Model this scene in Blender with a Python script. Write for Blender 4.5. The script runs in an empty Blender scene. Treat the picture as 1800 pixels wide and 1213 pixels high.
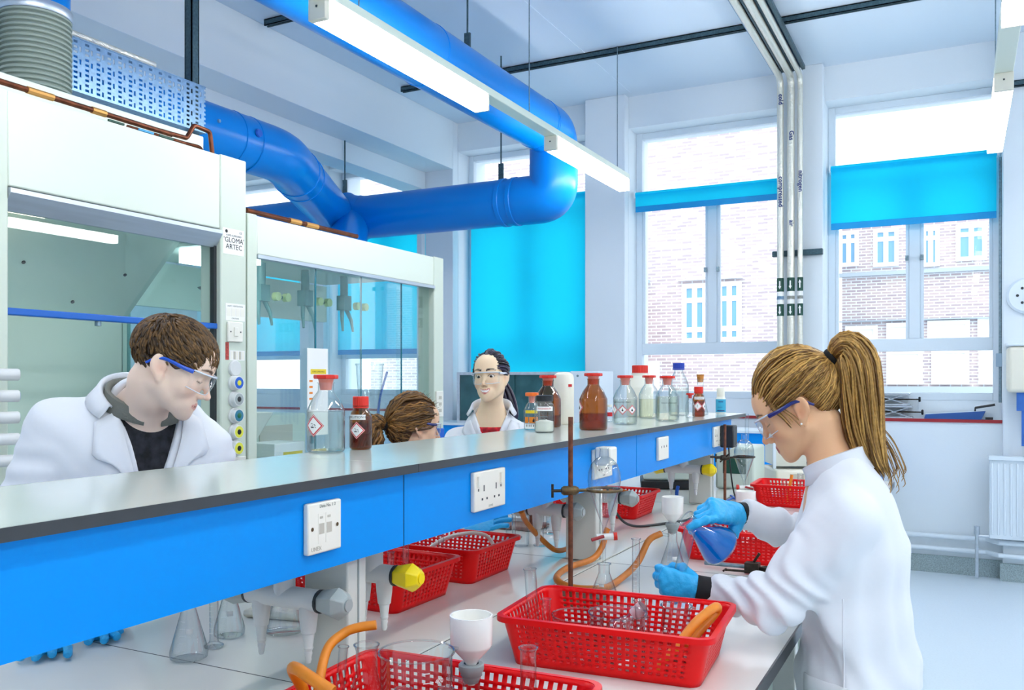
import bpy, bmesh, math, random
import numpy as np
from mathutils import Vector, Matrix, Euler, noise
random.seed(7)
SC = bpy.context.scene
COL = SC.collection
PI = math.pi
# ---------------------------------------------------------------- camera
H = 1.47                       # eye height
FPX, CX, HY = 1540.0, 900.0, 668.0
YAW = math.radians(27.16)
cy_, sy_ = math.cos(YAW), math.sin(YAW)
cam_d = bpy.data.cameras.new('camera')
cam_d.sensor_width = 36.0
cam_d.lens = FPX / 1800 * 36
cam_d.shift_y = (HY - 606.5) / 1800
cam_d.clip_start = 0.05
cam = bpy.data.objects.new('camera', cam_d)
cam.location = (0, 0, H)
cam.rotation_euler = (PI / 2, 0, YAW)
COL.objects.link(cam)
SC.camera = cam
# ---------------------------------------------------------------- world, light, exposure
SC.view_settings.view_transform = 'Standard'
SC.view_settings.look = 'None'
SC.view_settings.gamma = 1
SC.view_settings.use_curve_mapping = False
SC.view_settings.exposure = 0.56
W = bpy.data.worlds.new('overcast_sky')
SC.world = W
W.use_nodes = True
bg = W.node_tree.nodes['Background']
bg.inputs[0].default_value = (0.90, 0.955, 1.0, 1)
bg.inputs[1].default_value = 1.6
def area_light(name, loc, rot, sx, sy, power, col=(1, 1, 1)):
    l = bpy.data.lights.new(name, 'AREA'); l.shape = 'RECTANGLE'; l.size = sx; l.size_y = sy
    l.energy = power; l.color = col
    o = bpy.data.objects.new(name, l); o.location = loc; o.rotation_euler = rot
    COL.objects.link(o); return o
sun = bpy.data.lights.new('sun', 'SUN'); sun.energy = 0.5; sun.angle = math.radians(25); sun.color = (1, .97, .92)
suno = bpy.data.objects.new('sun', sun); suno.rotation_euler = (math.radians(52), 0, math.radians(-20)); COL.objects.link(suno)
SC.cycles.transparent_max_bounces = 32
SC.cycles.max_bounces = 10
SC.cycles.caustics_reflective = False
SC.cycles.caustics_refractive = False
# ---------------------------------------------------------------- placement helpers (metres)
def P(px, py, d):
    h = (px - CX) / FPX * d
    return Vector((h * cy_ - d * sy_, h * sy_ + d * cy_, H + (HY - py) / FPX * d))
def PZ(px, py, z): return P(px, py, FPX * (H - z) / (py - HY))
def PY(px, py, Y): return P(px, py, Y / ((px - CX) / FPX * sy_ + cy_))
def PX(px, py, X): return P(px, py, X / ((px - CX) / FPX * cy_ - sy_))
def depth(p): return -p[0] * sy_ + p[1] * cy_
# ---------------------------------------------------------------- colour and materials
def lin(c):
    if isinstance(c, str):
        c = tuple(int(c[i:i + 2], 16) / 255 for i in (0, 2, 4))
    return tuple(x / 12.92 if x <= .04045 else ((x + .055) / 1.055) ** 2.4 for x in c) + (1,)
def new_mat(name):
    m = bpy.data.materials.new(name); m.use_nodes = True
    nt = m.node_tree
    return m, nt, nt.nodes['Principled BSDF'], nt.nodes['Material Output']
def N(nt, t, **kw):
    n = nt.nodes.new('ShaderNode' + t)
    for k, v in kw.items():
        if k.startswith('i_'):
            key = k[2:]
            n.inputs[int(key) if key.isdigit() else key].default_value = v
        else: setattr(n, k, v)
    return n
def pbr(name, col, rough=.45, metal=0., var=0., vscale=8., bump=0., bscale=60., spec=.5, sss=0., coat=0., stretch=None):
    m, nt, b, out = new_mat(name)
    L = nt.links.new
    c = lin(col)
    b.inputs['Base Color'].default_value = c
    b.inputs['Roughness'].default_value = rough
    b.inputs['Metallic'].default_value = metal
    b.inputs['Specular IOR Level'].default_value = spec
    if sss:
        b.inputs['Subsurface Weight'].default_value = sss
        b.inputs['Subsurface Radius'].default_value = (.012, .004, .002)
    if coat: b.inputs['Coat Weight'].default_value = coat
    tc = N(nt, 'TexCoord')
    src = tc.outputs['Object']
    if stretch:
        mp = N(nt, 'Mapping'); mp.inputs['Scale'].default_value = stretch
        L(src, mp.inputs[0]); src = mp.outputs[0]
    if var:
        n = N(nt, 'TexNoise', i_Scale=vscale, i_Detail=4.0)
        L(src, n.inputs['Vector'])
        r = N(nt, 'ValToRGB')
        r.color_ramp.elements[0].position = .3; r.color_ramp.elements[1].position = .72
        r.color_ramp.elements[0].color = tuple(x * (1 - var) for x in c[:3]) + (1,)
        r.color_ramp.elements[1].color = tuple(min(1, x * (1 + var)) for x in c[:3]) + (1,)
        L(n.outputs['Fac'], r.inputs[0]); L(r.outputs[0], b.inputs['Base Color'])
    if bump:
        n2 = N(nt, 'TexNoise', i_Scale=bscale, i_Detail=3.0)
        L(src, n2.inputs['Vector'])
        bp = N(nt, 'Bump', i_Strength=bump, i_Distance=.01)
        L(n2.outputs['Fac'], bp.inputs['Height']); L(bp.outputs[0], b.inputs['Normal'])
    return m
def glass(name, tint=(.97, .99, .99), edge=(.50, .62, .66), refl=.06, edge_pow=.35, rough=.0):
    """thin clear wall: clear where seen square on, denser and shinier where the wall is seen edge-on"""
    m, nt, b, out = new_mat(name); L = nt.links.new
    nt.nodes.remove(b)
    lw = N(nt, 'LayerWeight', i_Blend=edge_pow)
    r = N(nt, 'ValToRGB')
    r.color_ramp.elements[0].position = .15; r.color_ramp.elements[0].color = tuple(tint) + (1,)
    r.color_ramp.elements[1].position = .95; r.color_ramp.elements[1].color = tuple(edge) + (1,)
    L(lw.outputs['Facing'], r.inputs[0])
    tr = N(nt, 'BsdfTransparent'); L(r.outputs[0], tr.inputs[0])
    gl = N(nt, 'BsdfGlossy', i_Roughness=rough)
    lf = N(nt, 'LayerWeight', i_Blend=.5)
    pw = N(nt, 'Math', operation='POWER'); pw.inputs[1].default_value = 3.0; L(lf.outputs['Facing'], pw.inputs[0])
    mm = N(nt, 'Math', operation='MULTIPLY_ADD'); mm.inputs[1].default_value = .75; mm.inputs[2].default_value = refl
    L(pw.outputs[0], mm.inputs[0])
    mn = N(nt, 'Math', operation='MINIMUM'); mn.inputs[1].default_value = .75
    L(mm.outputs[0], mn.inputs[0])
    mx = N(nt, 'MixShader'); L(mn.outputs[0], mx.inputs[0]); L(tr.outputs[0], mx.inputs[1]); L(gl.outputs[0], mx.inputs[2])
    L(mx.outputs[0], out.inputs[0])
    return m
def emit(name, col, s):
    m, nt, b, out = new_mat(name)
    b.inputs['Base Color'].default_value = lin(col)
    b.inputs['Emission Color'].default_value = lin(col)
    b.inputs['Emission Strength'].default_value = s
    return m
M = {}
M['wall'] = pbr('white_wall_paint', 'eaf3fb', .7, bump=.05, bscale=120)
M['ceil'] = pbr('ceiling_paint', 'dfedfb', .75, bump=.03)
M['beam'] = pbr('beam_paint', 'e9f2f9', .7)
M['wframe'] = pbr('window_frame_white', 'e6f1fb', .45)
M['trimred'] = pbr('red_sill_nosing', 'a8242c', .4)
M['hoodw'] = pbr('hood_white_enamel', 'e0eade', .35)
M['hoodp'] = pbr('hood_post_enamel', 'd5e0d2', .4)
M['hoodin'] = pbr('hood_liner_mint', 'd5e9df', .4)
M['hooddark'] = pbr('hood_side_teal', '6fa9ab', .4)
M['alu'] = pbr('brushed_aluminium', 'c3ccd6', .35, .7, var=.08, vscale=40, stretch=(1, .05, 1))
M['blue'] = pbr('blue_laminate_panel', '0094f2', .32, var=.015, vscale=2, spec=.18)
M['duct'] = pbr('blue_duct_paint', '007fdc', .3, spec=.3)
M['bluehandle'] = pbr('blue_handle', '1266c8', .35)
M['steel'] = pbr('galvanised_steel', '8196a0', .4, .75, var=.25, vscale=60)
M['strut'] = pbr('dark_strut', '46606a', .5, .5, var=.3, vscale=80)
M['galv'] = pbr('perforated_tray_steel', '88abcb', .32, .6, var=.15, vscale=50)
M['foil'] = pbr('foil_pipe_wrap', 'e8e6da', .28, .55, bump=.6, bscale=70)
M['copper'] = pbr('aged_copper', '6b3a24', .35, .7, var=.4, vscale=30)
M['brass'] = pbr('brass_joint', 'd8a05a', .35, .7)
M['top'] = pbr('grey_laminate_top', 'd3dbd3', .14, var=.02, vscale=3, spec=.55)
M['topedge'] = pbr('dark_laminate_edge', '3a3d41', .3, var=.08, vscale=30)
M['bench'] = pbr('bench_worktop', 'ecede7', .13, var=.02, vscale=3, spec=.5)
M['black'] = pbr('black_plastic', '15171b', .4)
M['dark'] = pbr('dark_seam', '30363a', .6)
M['post'] = pbr('shelf_post_grey', 'd5d8d2', .4)
M['plastic'] = pbr('white_plastic', 'f3f1e6', .35)
M['plasticg'] = pbr('socket_grey', 'c3bfb2', .5)  # plain grey for shutters, slots, displays and faint print
M['tap'] = pbr('tap_body_white', 'dfe2e2', .35)
M['knobg'] = pbr('grey_tap_knob', 'a9b3b3', .35)
M['knoby'] = pbr('yellow_tap_knob', 'ffe312', .35)
M['red'] = pbr('red_basket_plastic', 'f0060c', .34, spec=.3)
M['redcap'] = pbr('red_cap_plastic', 'e22a18', .35)
M['redstop'] = pbr('red_stopper_translucent', 'ee8a78', .35)
M['orangecap'] = pbr('orange_cap', 'f4701c', .35)
M['bluecap'] = pbr('blue_cap', '1a3fb0', .35)
M['cork'] = pbr('cork', 'd0863c', .8, var=.3, vscale=120)
M['hose'] = pbr('orange_rubber_hose', 'd17a28', .4, var=.2, vscale=25)
M['hoseb'] = pbr('orange_rubber_bright', 'ee8c1e', .38, var=.1, vscale=25)
M['rust'] = pbr('rusty_steel_rod', '7a4630', .55, .35, var=.35, vscale=90)
M['iron'] = pbr('aged_brass_clamp', '6d5a3c', .45, .6, var=.45, vscale=60)
M['darkmetal'] = pbr('dark_clamp_metal', '3a3128', .45, .6, var=.5, vscale=70)
M['porcelain'] = pbr('white_porcelain', 'fbfaf4', .25, coat=.3)
M['rubber'] = pbr('grey_rubber_cone', '9aa3a3', .55)
M['glove'] = pbr('blue_nitrile', '22b2f0', .42, bump=.25, bscale=90, var=.08, vscale=20)
M['coat'] = pbr('white_cotton_coat', 'eceef3', .8, bump=.10, bscale=14, spec=.2)
M['cuff'] = pbr('black_cuff', '0c0c10', .8)
M['paper'] = pbr('white_paper', 'f8f8f6', .7)
M['ink'] = pbr('black_ink', '14161c', .6)
M['inkb'] = pbr('blue_marker_ink', '203a78', .6)
M['inkg'] = pbr('grey_ink', '8d948c', .6)
M['ghsred'] = pbr('hazard_red', 'd31f28', .5)
M['orange'] = pbr('hazard_orange', 'f28a1e', .5)
M['yellow'] = pbr('label_yellow', 'f2d52a', .5)
M['lblgreen'] = pbr('pipe_band_green', '124a3c', .5)
M['lblblue'] = pbr('pipe_band_blue', '3aa2dd', .5)
M['lblgrey'] = pbr('pipe_band_grey', 'a8aca4', .5)
M['teal'] = pbr('blue_bottle_label', '34a6cc', .4)
M['cream'] = pbr('cream_casing', 'eeeadb', .4)
M['greybox'] = pbr('grey_casing', 'cfdcd2', .4)
M['glass'] = glass('laboratory_glass', tint=(.965, .985, .985), edge=(.42, .53, .57), refl=.09)
M['pane'] = glass('window_glass', (.985, .995, 1), (.85, .93, .95), .01)
M['sash'] = glass('hood_sash_glass', (.955, .99, .99), (.80, .95, .95), .03)
M['sashedge'] = pbr('sash_glass_edge', '1a7f96', .2)
M['amber'] = glass('amber_glass', (.74, .36, .09), (.20, .06, .01), .05)
M['lens'] = glass('goggle_lens', (.98, .985, .995), (.82, .86, .92), .02)
M['bluewater'] = glass('blue_liquid', (.10, .52, .98), (.02, .30, .9), .03)
_nt = M['bluewater'].node_tree; _mx = [n for n in _nt.nodes if n.type == 'MIX_SHADER'][0]; _o = [n for n in _nt.nodes if n.type == 'OUTPUT_MATERIAL'][0]
_d = N(_nt, 'BsdfDiffuse'); _d.inputs[0].default_value = (.0, .40, 1.0, 1); _t = N(_nt, 'BsdfTranslucent'); _t.inputs[0].default_value = (.0, .42, 1, 1)
_m1 = N(_nt, 'MixShader'); _nt.links.new(_d.outputs[0], _m1.inputs[1]); _nt.links.new(_t.outputs[0], _m1.inputs[2])
_m2 = N(_nt, 'MixShader'); _m2.inputs[0].default_value = .88; _nt.links.new(_mx.outputs[0], _m2.inputs[1]); _nt.links.new(_m1.outputs[0], _m2.inputs[2]); _nt.links.new(_m2.outputs[0], _o.inputs[0])
M['clearwater'] = glass('clear_liquid', (.93, .965, .93), (.62, .68, .6), .03)
M['yellowwater'] = glass('pale_liquid', (.95, .95, .86), (.7, .7, .55), .03)
M['powder'] = pbr('white_powder', 'f2f1e4', .9)
M['lamp'] = emit('lamp_diffuser', 'fdfbf8', 14.5)
M['skin'] = None
# ---------------------------------------------------------------- mesh building
class MB:
    """collects shapes; build() links them as ONE mesh object"""
    def __init__(s): s.v = []; s.f = []; s.m = []
    def add(s, vs, fs, mi=0):
        k = len(s.v); s.v.extend([tuple(v) for v in vs]); s.f.extend([tuple(i + k for i in f) for f in fs]); s.m.extend([mi] * len(fs)); return s
    def box(s, x0, x1, y0, y1, z0, z1, mi=0, mat=None):
        vs = [(x, y, z) for x in (x0, x1) for y in (y0, y1) for z in (z0, z1)]
        if mat is not None: vs = [mat @ Vector(v) for v in vs]
        return s.add(vs, [(0, 1, 3, 2), (4, 6, 7, 5), (0, 4, 5, 1), (2, 3, 7, 6), (0, 2, 6, 4), (1, 5, 7, 3)], mi)
    def prism(s, poly, a, b, axis='z', mi=0, mat=None):
        """poly: 2-D outline; extruded from a to b along axis"""
        n = len(poly)
        def mk(p, t): return {'z': (p[0], p[1], t), 'y': (p[0], t, p[1]), 'x': (t, p[0], p[1])}[axis]
        vs = [mk(p, a) for p in poly] + [mk(p, b) for p in poly]
        if mat is not None: vs = [mat @ Vector(v) for v in vs]
        fs = [tuple(range(n))[::-1], tuple(range(n, 2 * n))] + [(i, (i + 1) % n, n + (i + 1) % n, n + i) for i in range(n)]
        return s.add(vs, fs, mi)
    def tube(s, pts, r, n=12, mi=0, cap=True, closed=False):
        pts = [Vector(p) for p in pts]
        R = r if isinstance(r, (list, tuple)) else [r] * len(pts)
        k0 = len(pts); vs = []
        up = None
        for i, p in enumerate(pts):
            if closed: t = pts[(i + 1) % k0] - pts[i - 1]
            else: t = pts[min(i + 1, k0 - 1)] - pts[max(i - 1, 0)]
            if t.length < 1e-9: t = Vector((0, 0, 1))
            t.normalize()
            if up is None:
                up = Vector((0, 0, 1)) if abs(t.z) < .9 else Vector((1, 0, 0))
            u = up - t * up.dot(t)
            if u.length < 1e-6: u = t.orthogonal()
            u.normalize(); w = t.cross(u); up = u
            for j in range(n):
                a = 2 * PI * j / n
                vs.append(p + (u * math.cos(a) + w * math.sin(a)) * R[i])
        fs = []
        for i in range(k0 if closed else k0 - 1):
            i2 = (i + 1) % k0
            for j in range(n):
                fs.append((i * n + j, i * n + (j + 1) % n, i2 * n + (j + 1) % n, i2 * n + j))
        if cap and not closed:
            fs.append(tuple(range(n))[::-1]); fs.append(tuple((k0 - 1) * n + j for j in range(n)))
        return s.add(vs, fs, mi)
    def lathe(s, prof, n=28, mat=None, mi=0, sx=1., sy=1.):
        """prof: [(r, z)...] about z; r==0 closes"""
        vs = []; rings = []
        for r, z in prof:
            if r <= 1e-7: rings.append([len(vs)]); vs.append(Vector((0, 0, z)))
            else:
                k = len(vs); rings.append(list(range(k, k + n)))
                vs += [Vector((r * sx * math.cos(2 * PI * j / n), r * sy * math.sin(2 * PI * j / n), z)) for j in range(n)]
        fs = []
        for a, b in zip(rings[:-1], rings[1:]):
            for j in range(n):
                j2 = (j + 1) % n
                if len(a) == 1 and len(b) == 1: continue
                if len(a) == 1: fs.append((a[0], b[j2], b[j]))
                elif len(b) == 1: fs.append((a[j], a[j2], b[0]))
                else: fs.append((a[j], a[j2], b[j2], b[j]))
        if mat is not None: vs = [mat @ v for v in vs]
        return s.add(vs, fs, mi)
    def build(s, name, mat, parent=None, bevel=0., seg=2, sharp=.6, loc=None, solid=0., smooth=True):
        me = bpy.data.meshes.new(name)
        off = Vector(loc) if loc is not None else Vector((0, 0, 0))
        vs = [tuple(Vector(v) - off) for v in s.v] if loc is not None else s.v
        me.from_pydata(vs, [], s.f)
        for mm in (mat if isinstance(mat, (list, tuple)) else [mat]): me.materials.append(mm)
        me.polygons.foreach_set('material_index', s.m)
        if smooth:
            me.polygons.foreach_set('use_smooth', [True] * len(s.f))
        me.update(); me.validate()
        bm = bmesh.new(); bm.from_mesh(me); bmesh.ops.recalc_face_normals(bm, faces=bm.faces); bm.to_mesh(me); bm.free()
        if smooth: me.set_sharp_from_angle(angle=sharp)
        o = bpy.data.objects.new(name, me); COL.objects.link(o)
        if loc is not None: o.location = off
        if parent is not None:
            o.parent = parent
        if bevel:
            bv = o.modifiers.new('bevel', 'BEVEL'); bv.width = bevel; bv.segments = seg; bv.limit_method = 'ANGLE'; bv.angle_limit = .6
        if solid:
            sd = o.modifiers.new('solid', 'SOLIDIFY'); sd.thickness = solid; sd.offset = 0
        return o
def tag(o, label=None, cat=None, group=None, kind=None):
    if label: o['label'] = label
    if cat: o['category'] = cat
    if group: o['group'] = group
    if kind: o['kind'] = kind
    return o
def empty(name, loc, label, cat, group=None, rz=0.):
    o = bpy.data.objects.new(name, None); COL.objects.link(o); o.location = loc; o.rotation_euler = (0, 0, rz)
    o.empty_display_size = .05
    return tag(o, label, cat, group)
def copy_tree(o, parent=None):
    c = o.copy(); COL.objects.link(c); c.parent = parent
    for ch in list(o.children): copy_tree(ch, c)
    return c
def copy_thing(o, loc, rz=None, label=None, group=None):
    c = copy_tree(o); c.location = loc
    if rz is not None: c.rotation_euler = (0, 0, rz)
    if label: c['label'] = label
    if group: c['group'] = group
    return c
def struct(o): o['kind'] = 'structure'; return o
def crv(pts, n=8):
    """Catmull-Rom through points"""
    p = [Vector(q) for q in pts]
    p = [p[0] * 2 - p[1]] + p + [p[-1] * 2 - p[-2]]
    out = []
    for i in range(1, len(p) - 2):
        for k in range(n):
            t = k / n
            a, b, c, d = p[i - 1], p[i], p[i + 1], p[i + 2]
            out.append(.5 * ((2 * b) + (c - a) * t + (2 * a - 5 * b + 4 * c - d) * t * t + (3 * b - a - 3 * c + d) * t ** 3))
    out.append(p[-2]); return out
def fillet(pts, r, n=10):
    """polyline with rounded corners"""
    p = [Vector(q) for q in pts]; out = [p[0]]
    for i in range(1, len(p) - 1):
        a = (p[i - 1] - p[i]); b = (p[i + 1] - p[i]); la, lb = a.length, b.length
        a.normalize(); b.normalize()
        ang = a.angle(b); t = min(r / math.tan(ang / 2), la * .49, lb * .49)
        s, e = p[i] + a * t, p[i] + b * t
        for k in range(n + 1):
            u = k / n
            out.append(s * (1 - u) ** 2 + p[i] * 2 * u * (1 - u) + e * u * u)
    out.append(p[-1]); return out
def axis_mat(o, z, x=None):
    """matrix whose z axis points along z, at origin o"""
    z = Vector(z).normalized()
    x = Vector(x) if x is not None else (Vector((1, 0, 0)) if abs(z.x) < .9 else Vector((0, 1, 0)))
    x = (x - z * x.dot(z)).normalized(); y = z.cross(x)
    m = Matrix(((x.x, y.x, z.x, o[0]), (x.y, y.y, z.y, o[1]), (x.z, y.z, z.z, o[2]), (0, 0, 0, 1)))
    return m
def text_mesh(name, s, size, mat, parent, M4, ext=.0002, align='CENTER', bold=0.):
    """writing as flat raised lettering; M4 places the local xy plane"""
    cu = bpy.data.curves.new('t', 'FONT'); cu.body = s; cu.size = size; cu.align_x = align; cu.align_y = 'CENTER'; cu.extrude = ext
    cu.resolution_u = 2; cu.offset = bold
    o = bpy.data.objects.new('t', cu); COL.objects.link(o)
    dg = bpy.context.evaluated_depsgraph_get()
    me = bpy.data.meshes.new_from_object(o.evaluated_get(dg))
    bpy.data.objects.remove(o); bpy.data.curves.remove(cu)
    me.name = name; me.materials.clear(); me.materials.append(mat)
    me.transform(M4)
    ob = bpy.data.objects.new(name, me); COL.objects.link(ob); ob.parent = parent
    return ob
def frameM(o, x, y):
    x = Vector(x).normalized(); y = Vector(y).normalized(); z = x.cross(y)
    return Matrix(((x.x, y.x, z.x, o[0]), (x.y, y.y, z.y, o[1]), (x.z, y.z, z.z, o[2]), (0, 0, 0, 1)))
def wrap_mesh(name, text_ob, R, cx=0):
    """bend a lettering mesh (lying in xz-plane at y=0, x along arc) round a cylinder of radius R; x=0 faces -y"""
    for v in text_ob.data.vertices:
        a = v.co.x / R; rr = R - v.co.y
        v.co = (rr * math.sin(a), -rr * math.cos(a), v.co.z)
# ================================================================ THE ROOM
YW, YF, YP = 7.45, 7.66, 7.35       # wall under the windows, window frames, pier fronts
ZC = 4.0
XL, XR, YB = -8.2, 3.2, -3.6
def floor_mat():
    m = pbr('vinyl_floor', 'e2effb', .28, var=.03, vscale=90)
    return m
struct(MB().box(XL, XR, YB, YW, -.1, 0).build('floor', floor_mat()))
c_ = MB().box(XL, XR, YB, 8.0, ZC, ZC + .15)
c_.box(-2.62, -2.59, YB, YP, ZC - .004, ZC)
struct(c_.build('ceiling', M['ceil']))
WINS = [(-7.86, -6.34), (-6.02, -4.74), (-4.42, -3.03), (-2.65, -1.305), (-.983, .27)]
ZS, ZB, ZH = 1.17, 1.31, 3.72       # sill, frame bottom, head
w = MB()
w.box(XL, XR, YW, 8.0, 0, ZS - .02)
w.box(XL, XR, YF - .02, 8.0, ZS, ZB)
w.box(XL, XR, YW, 8.0, ZH, ZC)
edges = [XL] + [x for a in WINS for x in a] + [XR]
for a, b in zip(edges[0::2], edges[1::2]):
    w.box(a, b, YW, 8.0, ZS, ZH)
struct(w.build('wall_back', M['wall']))
ti = 0
for a, b in zip(edges[0::2], edges[1::2]):
    ti += 1
    struct(MB().box(a, b, YP, YW, .0, ZC).build('trim_%d' % ti, M['wall'], bevel=.006))
# downstand beam along the room
ti += 1
bmb = MB().box(-4.74, -4.42, YB, YP, 3.53, ZC).box(-4.98, -4.74, YB, YW, 3.36, ZC)
bmb.box(-4.80, -4.74, YP - .06, YP, 0, 3.36)
struct(bmb.build('trim_%d' % ti, M['beam'], bevel=.004))
struct(MB().box(XL - .1, XL, YB, 8.0, 0, ZC).build('wall_left', M['wall']))
struct(MB().box(XR, XR + .1, YB, 8.0, 0, ZC).build('wall_right', M['wall']))
struct(MB().box(XL, XR, YB - .1, YB, 0, ZC).build('wall_front', M['wall']))
# sills with a red nosing
for i, (a, b) in enumerate(WINS):
    ti += 1
    s_ = MB().box(a, b, YW + .012, YF, ZS - .02, ZS).box(a, b, YW - .012, YW + .012, ZS - .022, ZS + .002, mi=1)
    struct(s_.build('trim_%d' % ti, [M['wall'], M['trimred']]))
# skirting
sk = pbr('speckled_coving', '9fb0b4', .7, var=.4, vscale=160)
struct(MB().box(XL, .27, YW - .02, YW, 0, .13).box(.25, XR, YP - .02, YP, 0, .13).build('baseboard_back', sk))
# windows
for i, (a, b) in enumerate(WINS):
    root = bpy.data.objects.new('window_%d' % (i + 1), None); COL.objects.link(root); root.location = ((a + b) / 2, YF, ZB); root['kind'] = 'structure'
    f = MB(); y0, y1 = YF, YF + .07; t = .055
    f.box(a, a + t, y0, y1, ZB, ZH).box(b - t, b, y0, y1, ZB, ZH)
    for za, zb in ((ZB, ZB + .06), (1.70, 1.80), (3.08, 3.16), (ZH - t, ZH)): f.box(a + t, b - t, y0 + .002, y1, za, zb)
    xm = a + (b - a) * .52
    f.box(xm - .04, xm + .04, y0 + .001, y1, 1.80, 3.08)
    for q0, q1 in ((a + t, xm - .04), (xm + .04, b - t)):      # inner casements
        for e0, e1 in ((q0, q0 + .025), (q1 - .025, q1)): f.box(e0, e1, y0 + .012, y1 - .01, 1.80, 3.08)
    fo = f.build('window_frame', M['wframe'], bevel=.004); fo.parent = root; fo.matrix_parent_inverse = root.matrix_world.inverted() if False else Matrix.Translation(-root.location)
    g = MB().box(a + t, b - t, YF + .03, YF + .036, ZB + .06, 1.70).box(a + t, xm - .04, YF + .03, YF + .036, 1.80, 3.08)
    g.box(xm + .04, b - t, YF + .03, YF + .036, 1.80, 3.08).box(a + t, b - t, YF + .03, YF + .036, 3.16, ZH - t)
    go = g.build('window_pane', M['pane']); go.parent = root; go.matrix_parent_inverse = Matrix.Translation(-root.location)
    hd = MB()
    for sx in (-1, 1):
        hd.box(xm + sx * .055 - .012, xm + sx * .055 + .012, y0 - .03, y0 - .01, 2.42, 2.46)
    ho = hd.build('window_latch', M['steel']); ho.parent = root; ho.matrix_parent_inverse = Matrix.Translation(-root.location)
# ---- outside
asph = pbr('pale_paving', 'cfd6da', .8)
struct(MB().box(-30, 25, 8.0, 40, -.2, -.1).build('ground', asph))
def brick_mat(name, c1, c2, mortar, sx=1.):
    m, nt, b, out = new_mat(name); L = nt.links.new
    tc = N(nt, 'TexCoord'); mp = N(nt, 'Mapping')
    mp.inputs['Rotation'].default_value = (PI / 2, 0, 0)
    br = N(nt, 'TexBrick')
    br.inputs['Color1'].default_value = lin(c1); br.inputs['Color2'].default_value = lin(c2); br.inputs['Mortar'].default_value = lin(mortar)
    br.inputs['Scale'].default_value = 1.0; br.inputs['Mortar Size'].default_value = .012; br.inputs['Brick Width'].default_value = .21; br.inputs['Row Height'].default_value = .066
    L(tc.outputs['Object'], mp.inputs[0]); L(mp.outputs[0], br.inputs['Vector'])
    L(br.outputs[0], b.inputs['Base Color']); b.inputs['Roughness'].default_value = .9
    return m
BR1 = brick_mat('hazed_brick', 'd0c4c8', 'b4a8b0', 'e6ebf0')  # daylight wash-out and bluish haze are mixed into these brick colours
BR2 = brick_mat('brown_brick', 'ccbcbc', 'b0a4ac', 'e6ebf0')
BRR = brick_mat('red_brick', 'd98a84', 'c8726e', 'f0e4e2')
M['winout'] = pbr('outside_window_glass', '7fb4d8', .15)
M['winwhite'] = pbr('outside_white_blind', 'f6f8fa', .6)
M['ledge'] = pbr('stone_ledge', 'b6c6d2', .8)
def child(o, root):
    o.parent = root; o.matrix_parent_inverse = Matrix.Translation(-Vector(root.location)); return o
def facade(name, label, Y, x0, x1, ztop, mat, wins, extra=()):
    root = empty(name, ((x0 + x1) / 2, Y, -.1), label, 'building')
    wl = MB().box(x0, x1, Y, Y + 3.8, -.1, ztop)
    child(wl.build('brick_wall', mat), root)
    for k, (px0, py0, px1, py1, kind) in enumerate(wins):
        a = PY(px0, py1, Y); b = PY(px1, py0, Y); xa, xb, za, zb = a.x, b.x, min(a.z, b.z), max(a.z, b.z)
        f = MB(); t = .09; y0 = Y - .06
        f.box(xa, xa + t, y0, Y - .001, za, zb).box(xb - t, xb, y0, Y - .001, za, zb).box(xa + t, xb - t, y0, Y - .001, za, za + t).box(xa + t, xb - t, y0, Y - .001, zb - t, zb)
        if kind != 'b':
            xm = (xa + xb) / 2; zt = zb - (zb - za) * .28; zq = za + (zb - za) * .22
            f.box(xm - .05, xm + .05, y0 + .01, Y - .001, za + t, zb - t)
            for zz_ in ((zt, zq) if kind == 'd' else (zt,)):
                f.box(xa + t, xm - .05, y0 + .02, Y - .001, zz_ - .05, zz_ + .05).box(xm + .05, xb - t, y0 + .02, Y - .001, zz_ - .05, zz_ + .05)
        fo = child(f.build('window', M['winwhite']), root)
        pn = MB().box(xa + t, xb - t, Y - .02, Y - .005, za + t, zb - t).build('pane', M['winwhite'] if kind == 'b' else M['winout'])
        pn.parent = fo; pn.matrix_parent_inverse = Matrix.Identity(4)
    for (px0, py0, px1, py1, m_) in extra:
        a = PY(px0, py1, Y); b = PY(px1, py0, Y)
        child(MB().box(a.x, b.x, Y - .15, Y + .02, min(a.z, b.z), max(a.z, b.z)).build('ledge', M[m_]), root)
    return root
facade('building', 'brick building paled by daylight haze, with two tall white windows behind the middle window', 17., -12.5, -2.5, 6.35, BR1,
       [(1200, 498, 1244, 603, 'd'), (1262, 494, 1304, 601, 'd'), (1141, 636, 1160, 690, 'w'), (1275, 680, 1306, 700, 'w')],
       [(1100, 492, 1142, 500, 'ledge'), (1192, 487, 1306, 495, 'winwhite')])
facade('building', 'brown brick building with a ledge and rows of white windows behind the right-hand window', 21., -2.4, 9., 5.2, BR2,
       [(1474, 405, 1510, 470, 'w'), (1535, 400, 1580, 470, 'w'), (1620, 398, 1652, 470, 'w'), (1680, 392, 1735, 460, 'w'),
        (1486, 572, 1543, 598, 'b'), (1558, 567, 1600, 598, 'b'), (1630, 562, 1705, 597, 'b'), (1718, 558, 1760, 597, 'b'),
        (1505, 616, 1545, 676, 'b'), (1558, 615, 1622, 676, 'b'), (1637, 613, 1704, 676, 'b'), (1720, 611, 1760, 676, 'b')],
       [(1440, 472, 1800, 484, 'ledge'), (1440, 556, 1800, 568, 'ledge'), (1440, 680, 1800, 696, 'ledge')])
r3 = empty('brick_porch', (-6.35, 15.2, -.1), 'low red brick porch standing in front of the haze-paled brick building', 'building')
child(MB().box(-6.9, -5.9, 15.2, 16.98, -.1, 3.2).build('brick_wall', BRR), r3)
child(MB().box(-6.98, -5.8, 15.1, 16.98, 3.2, 3.3).build('roof', M['ledge']), r3)
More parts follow.
